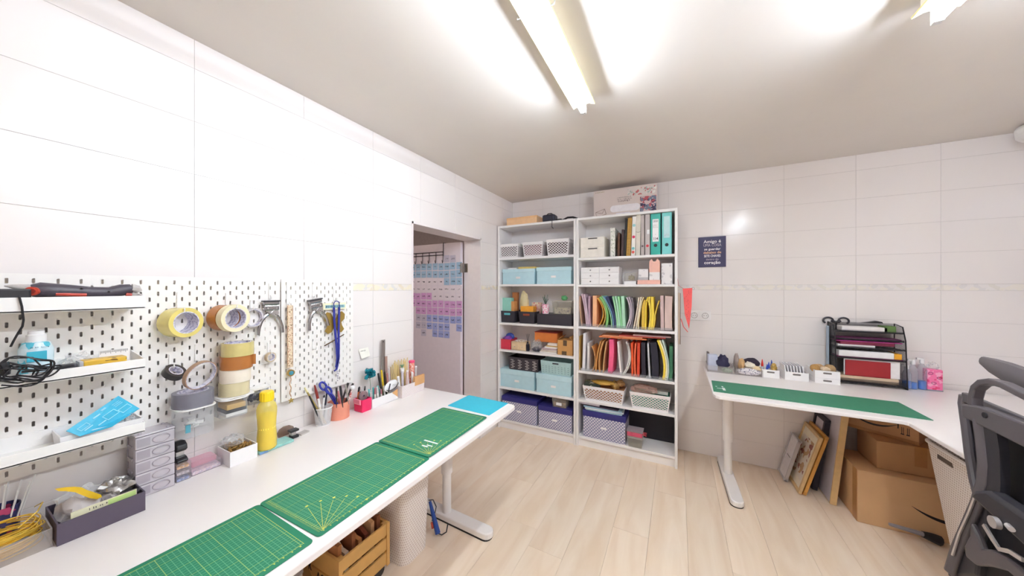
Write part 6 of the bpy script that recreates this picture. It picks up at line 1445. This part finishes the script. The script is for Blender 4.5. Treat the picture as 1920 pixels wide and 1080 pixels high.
# letter tray
lx0, lx1, ly0, ly1 = .962, 1.294, 2.945, 3.085; LZ = 1.150
BM = PERF('tray_wire_mesh', (40, 38, 42), (0,0,0), .005, .82, .4, see=True); BW_ = M('tray_black_wire', (34, 32, 36), .4, .3)
t = thing('letter_tray', 'black wire mesh letter tray with five tiers on the corner desk', 'letter tray', (1.13, 3.0, DZ))
T_ = [DZ+.012, DZ+.175, DZ+.245, DZ+.300, DZ+.352]
for s, x in ((0, lx0), (1, lx1)):
    MB().prism([(ly0, DZ), (ly1, DZ), (ly1, LZ+.01), (ly0+.05, LZ-.005), (ly0+.02, LZ-.09)], x-.001, x+.001, 'YZ').build('side_panel', BM, t, w=True)
    MB().tube([(x, ly0, DZ+.003), (x, ly1, DZ+.003), (x, ly1, LZ+.01), (x, ly0+.05, LZ-.005), (x, ly0+.02, LZ-.09)], .0035, 6, closed=True).build('side_frame', BW_, t, w=True)
for k, z in enumerate(T_):
    yf = ly0+.004+(0 if k == 0 else .010*k); MB().box(lx0, lx1, yf, ly1, z, z+.002).build('tier', BM, t, w=True)
    MB().tube([(lx0, yf, z+.001), (lx1, yf, z+.001)], .004, 6).build('tier_rail', BW_, t, w=True)
    MB().box(lx0, lx1, yf-.001, yf+.001, z, z+(.012 if k else .03)).build('tier_lip', BM, t, w=True)
MB().box(lx0, lx1, ly1-.001, ly1+.001, DZ, LZ+.01).build('back_panel', BM, t, w=True)
SH = [('paper_stack', 0, .006, .300, .012, .045, (214,188,160), 'thick tan paper stack on the lowest tier of the letter tray', 'paper'),
 ('red_folder', 0, .050, .265, .046, .150, (150, 26, 34), 'dark red folder standing in the lowest tier', 'folder'), ('white_sheet', 0, .045, .31, .046, .162, (236,232,232), 'white sheet behind the dark red folder', 'paper'),
 ('white_folder', 1, .020, .283, .010, .050, (240,238,238), 'white folder on the second tier of the letter tray', 'folder'), ('purple_folder', 1, .012, .325, .003, .010, (150,60,110), 'purple folder under the white one on the second tier', 'folder'),
 ('orange_sheet', 1, .285, .318, .010, .046, (240,170,40), 'orange sheet edge on the second tier of the letter tray', 'paper'),
 ('maroon_folder', 2, .030, .290, .0205, .040, (120, 30, 60), 'maroon folder on the third tier of the letter tray', 'folder'), ('white_sheet', 2, .016, .20, .003, .020, (240,236,234), 'white sheet sliding out of the third tier', 'paper'), ('magenta_folder', 2, .01, .325, .041, .047, (170, 60, 130), 'magenta folder on top of the third tier', 'folder'),
 ('white_sheets', 4, .045, .265, .004, .034, (236,230,228), 'white sheets on the top tier of the letter tray', 'paper'), ('purple_folder', 3, .012, .325, .003, .012, (110, 40, 90), 'dark purple folder on the fourth tier', 'folder'), ('green_folder', 4, .250, .305, .003, .045, (90, 120, 60), 'olive green folder on the top tier of the letter tray', 'folder')]
for nm, tr, a, b, z0, z1, col, lb, ct in SH:
    yf = ly0+.014+(.010*tr); d = .0
    if nm == 'red_folder': slab(nm, lx0+a, lx0+b, yf+.004, yf+.010, T_[tr]+z0, T_[tr]+z1, M('lt_'+lb[:12], col, .5), lb, ct)
    elif 'behind' in lb: slab(nm, lx0+a, lx0+b, yf+.012, yf+.016, T_[tr]+z0, T_[tr]+z1, M('lt_'+lb[:12], col, .6), lb, ct)
    else: slab(nm, lx0+a, lx0+b, yf, ly1-.006, T_[tr]+z0, T_[tr]+z1, M('lt_%d_%d_%d' % col, col, .55), lb, ct)
slab('blue_pack', lx0-.0245, lx0-.006, 2.96, 3.04, DZ, DZ+.10, M('pack_aqua', (170, 200, 214), .4), 'pale blue packet between the twine tray and the letter tray', 'packet')
slab('folder_sheet', lx0-.012, lx0-.0055, 3.045, 3.08, DZ, 1.13, M('sheet_bluegrey', (170, 186, 200), .5), 'blue grey sheet behind the left side of the letter tray', 'paper')
tag(MB().prism([(1.12,LZ+.012),(1.16,LZ+.020),(1.19,LZ+.028),(1.215,LZ+.022),(1.22,LZ+.012)], 3.03, 3.06, 'XZ').build('clip', BLK), 'black clip lying on top of the letter tray', 'clip')
# white pole with a black scrolled top
t = thing('scroll_stand', 'white pole with a black double scroll top behind the letter tray', 'stand', (.985, 3.095, RH))
MB().box(.972, .982, 3.090, 3.099, DZ-.0004, 1.155).build('pole', M('pole_white', (236, 226, 226), .5), t, w=True)
BK2 = M('scroll_black', (64, 62, 68), .45, .3)
for s, cx_ in ((1, .968), (-1, 1.050)):
    pts = [Vector((cx_+.027*math.cos(a)*1.0, 3.100, 1.165+.022*math.sin(a))) for a in [(-.6+ i*.36) if s > 0 else (PI+.6-i*.36) for i in range(14)]]
    MB().tube(pts, .006, 8).build('scroll', BK2, t, w=True, sm=True)
MB().tube([(.985,3.100,1.165),(1.01,3.100,1.155),(1.035,3.100,1.165)], .008, 8).build('bridge', BK2, t, w=True, sm=True); MB().tube([(1.01,3.100,1.155),(1.012,3.100,1.10)], .006, 8).build('stem', BK2, t, w=True)
# bottles and pink packet
def spray(px, py, hh, liq, label):
    p = A(px, py); t = thing('refill_bottle', label, 'bottle', (p.x, min(p.y+.012, 3.045), DZ), group='clear bottles of blue liquid beside the letter tray')
    MB().lathe([(0,0),(.019,0),(.020,.004),(.020,hh*.62),(.014,hh*.74),(.009,hh*.80),(.009,hh*.83),(0,hh*.83)], (0,0,0), 18).build('bottle', CLEAR('bottle_clear', (232, 236, 242), .22, .06), t, sm=True)
    MB().lathe([(0,.003),(.0185,.003),(.0185,liq),(0,liq)], (0,0,0), 18).build('liquid', M('liquid_blue', (50, 120, 210), .15, var=.05), t, sm=True)
    q = MB(); q.lathe([(0,hh*.83),(.0105,hh*.83),(.0105,hh*.92),(.008,hh),(0,hh)], (0,0,0), 14); q.box(-.024, .008, -.006, .006, hh*.95, hh); q.build('cap', WPL, t, sm=False)
spray(1702, 729, .15, .05, 'clear bottle of blue liquid touching the letter tray'); spray(1714, 730, .19, .042, 'clear bottle of blue liquid in the middle of the three'); spray(1731, 731, .20, .055, 'clear bottle of blue liquid next to the pink packet')
p = A(1741, 733); p2 = A(1768, 735)
t = thing('pink_packet', 'pink printed packet leaning on the wall beside the bottles', 'packet', ((p.x+p2.x)/2, 3.02, DZ))
w2 = (p2.x-p.x)/2; PKM = PRINT('pink_pack_print', (244, 120, 170), [(230, 70, 120), (250, 170, 200)], 40, .6); MB().box(-w2, w2, -.02, .03, .006, .135).build('packet', PKM, t, bev=.004); MB().box(-w2, w2, -.021, .031, 0, .008).build('base', M('pack_grey', (150,146,156), .5), t)
q = MB(); 
for x, z in ((-w2*.6,.11),(-w2*.2,.05),(w2*.5,.085)): q.tube([(x+.010*math.cos(a), -.0212, z+.007*math.sin(a)) for a in [2*PI*i/10 for i in range(10)]], .001, 4, closed=True)
q.build('print', M('pack_ink', (60, 30, 60), .5), t)
MB().lump((0, .005, .150), (w2*.8, .02, .03), 77, .4).build('film', CLEAR('bag_film', (240,240,240), .35, .2), t)

# ================================================================ under the corner desk
def leaning(name, y0, y1, xb, h, lean, th, label, cat, parts):
    """a flat thing whose lower edge lies along the floor from the wall out and whose top leans to the right"""
    t = thing(name, label, cat, (xb, (y0+y1)/2, th*math.sin(lean)+.001), rot=(0, lean, 0)); parts(t, (y1-y0)/2, h, th); return t
def frame_parts(fm, pm, bw, mat=None):
    def f(t, hy, h, th):
        for (a, b, c, d) in ((-hy,hy,0,bw),(-hy,hy,h-bw,h)): MB().box(-th/2, th/2, a, b, c, d).build('frame_bar', fm, t, bev=.002)
        for (a, b) in ((-hy,-hy+bw),(hy-bw,hy)): MB().box(-th/2, th/2, a, b, bw, h-bw).build('frame_bar', fm, t, bev=.002)
        MB().box(-th*.2, th*.3, -hy+bw, hy-bw, bw, h-bw).build('picture', pm, t)
        if mat: MB().box(-th*.22, -th*.2, -hy+bw+.03, hy-bw-.03, bw+.05, h-bw-.05).build('print', mat, t)
    return f
SIL = M('frame_silver', (196, 190, 190), .4, .3); LW = M('frame_light_wood', (216, 182, 130), .5, var=.06); MWD = M('frame_honey_wood', (206, 150, 72), .5, var=.06); DKF = M('frame_navy', (44, 38, 52), .45)
def f1(t, hy, h, th):
    frame_parts(SIL, M('photo_white', (226, 220, 222), .4), .010)(t, hy, h, th)
    for y in (-hy, hy-.016):
        for z in (0, h-.016): MB().box(-th/2-.002, th/2+.002, y, y+.016, z, z+.016).build('corner_guard', M('guard_clear', (206, 202, 204), .3), t)
    q = MB(); q.box(-th*.21-.0008, -th*.21, -.03, .04, h*.5, h*.5+.004); q.build('print', M('ink_grey', (110,96,96), .6), t)
leaning('picture_frame', 2.935, 3.092, .690, .320, .25, .020, 'small silver picture frame leaning leftmost under the corner desk', 'frame', f1)
leaning('picture_frame', 2.800, 3.09, .732, .420, .27, .018, 'light wood picture frame with a printed picture leaning behind the silver one', 'frame', frame_parts(LW, M('mount_cream', (232, 222, 200), .6), .022, PRINT('frame_print', (224, 214, 200), [(150, 90, 80), (190, 150, 110)], 18, .58)))
leaning('picture_frame', 2.800, 3.09, .757, .430, .27, .018, 'honey wood picture frame right behind the light wood one', 'frame', frame_parts(MWD, M('mount_cream', (232, 222, 200), .6), .022))
leaning('picture_frame', 2.905, 3.09, .838, .50, .14, .030, 'dark navy picture frame leaning behind the wooden frames', 'frame', frame_parts(DKF, M('photo_grey', (206, 202, 212), .4), .022))
def canvas(t, hy, h, th):
    MB().box(-th/2, -th/2+.004, -hy+.012, hy, .004, h-.004).build('panel', M('panel_lilac_white', (206, 200, 208), .4), t)
    for a in ((-hy, -hy+.02, 0, h), (hy-.02, hy, 0, h)): MB().box(-th/2+.004, th/2, *a).build('edge_batten', LW, t)
    for a in ((-hy, hy, 0, .02), (-hy, hy, h-.02, h)): MB().box(-th/2+.004, th/2, a[0]+.02, a[1]-.02, a[2], a[3]).build('edge_batten', LW, t)
    MB().box(-th/2-.001, -th/2+.004, -hy, -hy+.012, 0, h).build('edge_strip', LW, t)
leaning('wood_panel', 2.765, 3.085, .888, .655, .10, .030, 'tall white panel with pale wood edges leaning beside the boxes', 'panel', canvas)
KB = M('carton_brown', (192, 148, 104), .7, var=.05, vs=6); KB2 = M('carton_brown_light', (206, 166, 124), .7, var=.05, vs=6); INKB = M('carton_ink', (30, 24, 26), .6); KT = M('carton_tape', (176, 128, 78), .35)
def smile(t, cx, cz, wd, y, arrow=True):
    up = []; lo = []
    for i in range(17):
        v = i/16; x = cx-wd/2+wd*v; s = wd*.17*(1-(2*v-1)**2); tk = wd*.004+wd*.055*math.sin(PI*v)**.8
        up.append((x, cz-s+tk*.4)); lo.append((x, cz-s-tk*.6))
    MB().prism(up+lo[::-1], y-.0006, y, 'XZ').build('curved_arrow_mark', INKB, t)
    if arrow:
        ex, ez = cx+wd/2, cz; MB().prism([(ex-wd*.12,ez+wd*.03),(ex+wd*.015,ez+wd*.045),(ex+wd*.01,ez-wd*.11),(ex-wd*.015,ez-wd*.11),(ex-wd*.012,ez+wd*.016),(ex-wd*.12,ez+wd*.008)], y-.0006, y, 'XZ').build('arrow_head_mark', INKB, t)
t = thing('cardboard_box', 'large brown carton on the floor under the corner desk', 'box', (1.16, 2.80, 0))
MB().box(-.205, .225, -.160, .150, .001, .310).build('carton', KB2, t, bev=.002); smile(t, .165, .165, .30, -.1602)
MB().box(-.206, -.2045, -.155, -.10, .0, .312).build('side_seam', KT, t)
MB().prism([(-.205,-.160),(.0,-.160),(.0,-.02),(-.205,-.02)], .3105, .3125, 'XY').build('flap', KB2, t)
t = thing('cardboard_box', 'middle brown carton stacked on the large one under the corner desk', 'box', (1.24, 2.83, .3135))
MB().box(-.175, .20, -.115, .12, 0, .165).build('carton', KB, t, bev=.002); MB().box(-.02, .03, -.1156, -.115, .05, .165).build('tape', KT, t); MB().box(-.02, .03, -.115, .12, .165, .1656).build('tape', KT, t)
t = thing('cardboard_box', 'top brown carton with the curved arrow mark just under the corner desk', 'box', (1.19, 2.87, .4795), rz=-.62)
MB().box(-.20, .125, -.075, .10, 0, .205).build('carton', M('carton_tan', (196, 150, 108), .7, var=.05, vs=6), t, bev=.002); smile(t, -.055, .092, .20, -.0752)
q = MB(); [q.box(.055+.022*k, .069+.022*k, -.0757, -.0752, .04, .046) for k in range(2)]; [q.box(.058+.022*k, .0605+.022*k, -.0757, -.0752, .046, .085) for k in range(2)]; [q.box(.0645+.022*k, .067+.022*k, -.0757, -.0752, .046, .085) for k in range(2)]; q.build('upright_mark', INKB, t)
MB().prism([(-.2,.0),(.125,.0),(.125,.02),(-.2,.02)], -.0756, -.075, 'XZ').build('bottom_tape', KT, t)
t = thing('laundry_bin', 'white perforated bin under the right arm of the corner desk', 'bin', (1.40, 2.27, 0))
o0 = rounded(1.235, 1.50, 2.03, 2.485, .05); o1 = rounded(1.150, 1.53, 1.99, 2.50, .05); n = len(o0)
PBR = PERF('bin_perforated_right', (236, 230, 226), (176, 160, 150), .013, .40, .5)
q = MB(); q.add([(a,b,.0) for a,b in o0]+[(a,b,.605) for a,b in o1], [(i,(i+1)%n,n+(i+1)%n,n+i) for i in range(n)]+[tuple(range(n-1,-1,-1))]); q.build('shell', PBR, t, w=True, sm=True)
q = MB(); q.tube([(a,b,.605) for a,b in o1], .008, 6, closed=True); q.build('rim', WPL, t, w=True, sm=True)
MB().box(1.155, 1.160, 2.30, 2.40, .545, .570).build('handle_slot', M('slot_shadow_dark', (96, 86, 80), .8), t, w=True, bev=.002)
t = thing('vacuum_wand', 'grey vacuum wand with a black head lying in front of the cartons', 'vacuum', (1.15, 2.58, 0))
a, b = atz(1668, 983, .07), atz(1738, 1004, .045); c = atz(1762, 1014, .03)
MB().tube([a, a+(b-a)*.5, b], .010, 8, rr=[.009,.011,.014]).build('wand', M('wand_grey', (140, 136, 140), .4), t, sm=True, w=True)
MB().tube([b+(a-b)*.12, b+(c-b)*.5, c], .02, 10, rr=[.016,.024,.026]).build('head', BLK, t, sm=True, w=True)

# ================================================================ office chair, seen from behind
CG = M('chair_grey', (86, 80, 84), .45, var=.04); CD = M('chair_dark', (44, 42, 48), .5, var=.05); CBK = M('chair_black_mesh', (24, 22, 30), .7, var=.1, vs=60); CSV = M('chair_silver', (196, 190, 188), .3, .5)
XC = .90
t = thing('office_chair', 'dark grey ergonomic office chair with mesh back and headrest at the desk', 'chair', (1.10, 1.38, 0))
def C(px, py, dx=0): return atx(px, py, XC+dx)
def yz(px, py, dx=0): v = C(px, py, dx); return (v.y, v.z)
YM = 1.36                                               # middle plane of the chair
def mir(v): return Vector((v.x, 2*YM-v.y, v.z))
def both(pts, r, name, mat, rr=None, seg=10, fl=1):
    """a tube on the far side and its mirror on the near side"""
    pts = [Vector(p) for p in pts]
    for f in (False, True): MB().tube([mir(p) if f else p for p in pts], r, seg, rr=rr).build(name, mat, t, sm=True, w=True)
# headrest: a long curved pad
def pad(pts, ht, th, name, mat):
    q = MB(); n = 10; vs = []; fs = []
    for i, (c, s) in enumerate(pts):
        for k in range(n):
            a = 2*PI*k/n; vs.append((c.x+th*s*math.cos(a), c.y, c.z+ht*s*math.sin(a)+.35*th*s*math.cos(a)))
    m = len(pts)
    for i in range(m-1):
        for k in range(n): fs.append((i*n+k, i*n+(k+1) % n, (i+1)*n+(k+1) % n, (i+1)*n+k))
    fs += [tuple(range(n-1,-1,-1)), tuple((m-1)*n+k for k in range(n))]; q.add(vs, fs); q.build(name, mat, t, sm=True, w=True)
h0 = C(1842, 673, .10); hl = []
for i in range(13):
    v = i/12; y = h0.y+(2*YM-2*h0.y)*v; e = (2*v-1)**2; hl.append((Vector((XC+.045+.055*e, y, h0.z-.022*(1-e)-.006)), (.45 if i in (0,12) else .8 if i in (1,11) else 1)))
pad(hl, .034, .020, 'headrest', CG)
MB().prism([(YM-.055,1.16),(YM+.055,1.16),(YM+.038,1.11),(YM+.03,1.06),(YM-.03,1.06),(YM-.038,1.11)], XC+.012, XC+.042, 'YZ').build('headrest_stem', CD, t, w=True, bev=.008)
MB().cyl((XC+.02, YM, 1.03), (XC+.02, YM, 1.085), .042, seg=20).build('headrest_joint', CD, t, w=True, sm=True)
# loops carrying the headrest, top bracket and back frame
lp = [C(1829, 775), C(1829, 745), C(1834, 728), C(1846, 718), C(1864, 716), C(1886, 722), Vector((XC, YM+.03, 1.065))]
for f in (False, True):
    P_ = [mir(p) if f else p for p in lp]; MB().ribbon(P_, (1,0,0), .028, .020).build('headrest_loop', CG, t, w=True, bev=.004)
q = MB(); L0 = yz(1816, 758); L1 = yz(1817, 783)
pr = [L0, (yz(1850,763)), (YM, yz(1850,763)[1]+.004), (2*YM-yz(1850,763)[0], yz(1850,763)[1]), (2*YM-L0[0], L0[1]), (2*YM-L1[0], L1[1]), (YM, L1[1]-.012), (L1[0], L1[1])]
MB().prism(pr, XC-.018, XC+.012, 'YZ').build('top_bracket', CG, t, w=True, bev=.006)
a = C(1850, 779, -.016); MB().cyl(a, a+Vector((-.006,0,0)), .009, seg=12).build('bracket_hole', CBK, t, w=True)
rail = [C(1808, 742, .05), C(1806, 757, .05), C(1812, 800, .05), C(1818, 850, .045), C(1827, 900, .04), C(1838, 940, .03)]
both(rail, .013, 'back_rail', CG, seg=10)
y1_ = rail[0].y; MB().ribbon([Vector((XC+.05, y1_-.0, rail[0].z-.004)), Vector((XC+.035, YM+.1, rail[0].z-.012)), Vector((XC+.03, YM, rail[0].z-.016)), Vector((XC+.035, YM-.1, rail[0].z-.012)), Vector((XC+.05, 2*YM-y1_, rail[0].z-.004))], (0,0,1), .035, .016).build('top_rail', CG, t, w=True, bev=.004)
q = MB(); vs = []; nr = 9; nc = 10                      # mesh panel stretched between the rails
rp = [rail[min(len(rail)-1, int(i*(len(rail)-1)/(nr-1)))] for i in range(nr)]
for i in range(nr):
    s = i/(nr-1)*(len(rail)-1); k = min(int(s), len(rail)-2); p = rail[k].lerp(rail[k+1], s-k)
    for j in range(nc): v = j/(nc-1); vs.append((p.x+.012-.03*(1-(2*v-1)**2)*(.3+.7*i/nr), p.y+(2*YM-2*p.y)*v, p.z))
q.add(vs, [(i*nc+j, i*nc+j+1, (i+1)*nc+j+1, (i+1)*nc+j) for i in range(nr-1) for j in range(nc-1)]); o = q.build('back_mesh', CBK, t, w=True, sm=True)
sm_ = o.modifiers.new('thickness', 'SOLIDIFY'); sm_.thickness = .004
# upright bows from the top bracket sweeping out and down to the seat
bow = [C(1842, 785), C(1848, 830), C(1852, 870), C(1850, 905), C(1838, 945), C(1818, 990), C(1800, 1030), C(1786, 1075)]
for f in (False, True):
    P_ = [mir(p) if f else p for p in bow]; MB().ribbon(P_, (.9,.44 if not f else -.44,0), .036, .030).build('upright_bow', CG, t, w=True, bev=.006, sm=True)
    P_ = [(mir(p) if f else p)+Vector((-.020,0,0)) for p in [C(1846, 935), C(1834, 965), C(1815, 1005), C(1802, 1045)]]; MB().tube(P_, .004, 6).build('silver_trim', CSV, t, w=True, sm=True)
MB().ribbon([C(1862, 790), C(1870, 840), C(1872, 900), C(1868, 960)], (1,0,0), .02, .05).build('spine_panel', CD, t, w=True)
# lumbar mechanism and pad
MB().prism([yz(1850,935), yz(1862,925), yz(1885,925), yz(1915,945), (YM, yz(1915,945)[1]), (2*YM-yz(1862,925)[0], yz(1862,925)[1]), (2*YM-yz(1850,935)[0], yz(1850,935)[1]), (YM, yz(1900,1000)[1])], XC-.040, XC+.01, 'YZ').build('lumbar_housing', CD, t, w=True, bev=.012, sm=True)
a = C(1871, 982-2, -.04); a = C(1871, 981, -.042); MB().cyl(a, a+Vector((-.012,0,0)), .017, seg=20).build('tension_knob', CSV, t, w=True, sm=True)
a = C(1890, 985, -.042); MB().cyl(a, a+Vector((-.006,-.022,0)), .007, seg=10).build('tension_pin', CSV, t, w=True, sm=True)
lb = [yz(1845,985), yz(1858,1010), yz(1868,1035), yz(1885,1036), yz(1918,1052), (YM, yz(1918,1052)[1]-.01)]
lo_ = [yz(1918,1078), yz(1880,1068), yz(1855,1066), yz(1835,1050), yz(1832,1030), yz(1843,1010)]
MB().prism(lb+[(YM, yz(1918,1078)[1])]+lo_, XC-.030, XC-.012, 'YZ').build('lumbar_wing', CG, t, w=True, bev=.006)
MB().prism([(2*YM-y_, z_) for y_, z_ in lb+[(YM, yz(1918,1078)[1])]+lo_], XC-.030, XC-.012, 'YZ').build('lumbar_wing', CG, t, w=True, bev=.006)
MB().ribbon([C(1845,984,-.032), C(1862,1012,-.034), C(1874,1030,-.036), C(1893,1034,-.036), C(1918,1050,-.034)], (1,0,0), .006, .012).build('lumbar_edge', CSV, t, w=True, sm=True)
skirt = [yz(1838,940), yz(1812,985), yz(1785,1010), yz(1776,1035), yz(1775,1080), yz(1830,1080), yz(1835,1040), yz(1848,1000), yz(1850,950)]
MB().prism(skirt, XC+.0, XC+.030, 'YZ').build('lower_shell', CD, t, w=True, bev=.008); MB().prism([(2*YM-y_, z_) for y_, z_ in skirt], XC, XC+.03, 'YZ').build('lower_shell', CD, t, w=True, bev=.008)
lw_ = [yz(1846,925), yz(1836,1000), yz(1830,1080)]
MB().prism(lw_+[(YM, lw_[2][1]-.02)]+[(2*YM-y_, z_) for y_, z_ in lw_[::-1]]+[(YM, lw_[0][1]-.01)], XC+.022, XC+.034, 'YZ').build('lower_back', CBK, t, w=True)
# seat, column and star base
MB().prism(rounded(XC+.04, XC+.50, YM-.24, YM+.24, .09), .445, .515, 'XY').build('seat', CD, t, w=True, bev=.02, seg=3); MB().box(XC-.02, XC+.3, YM-.06, YM+.06, .40, .445).build('seat_mechanism', CBK, t, w=True, bev=.01)
MB().cyl((XC+.26, YM, .09), (XC+.26, YM, .41), .028, seg=16).build('gas_column', CBK, t, w=True, sm=True)
for k in range(5):
    a = 2*PI*k/5+.3; e = Vector((XC+.26+.30*math.cos(a), YM+.30*math.sin(a), .075)); MB().tube([(XC+.26, YM, .11), e], .02, 8, rr=[.026,.018]).build('base_spoke', CD, t, w=True, sm=True)
    MB().cyl((e.x-.022*math.sin(a), e.y+.022*math.cos(a), .030), (e.x+.022*math.sin(a), e.y-.022*math.cos(a), .030), .030, seg=14).build('caster', CBK, t, w=True, sm=True)
for s in (-1, 1):
    MB().tube([(XC+.18, YM+s*.26, .47), (XC+.18, YM+s*.30, .50), (XC+.18, YM+s*.30, .66)], .018, 8).build('armrest_post', CD, t, w=True, sm=True); MB().box(XC+.05, XC+.29, YM+s*.30-.04, YM+s*.30+.04, .66, .688).build('armrest_pad', CD, t, w=True, bev=.01)
slab('yellow_pad', 1.30, 1.62, 2.02, 2.40, DZ, DZ+.012, M('yellow_folder', (236, 200, 110), .6), 'yellow folder on the desk behind the chair headrest', 'folder')
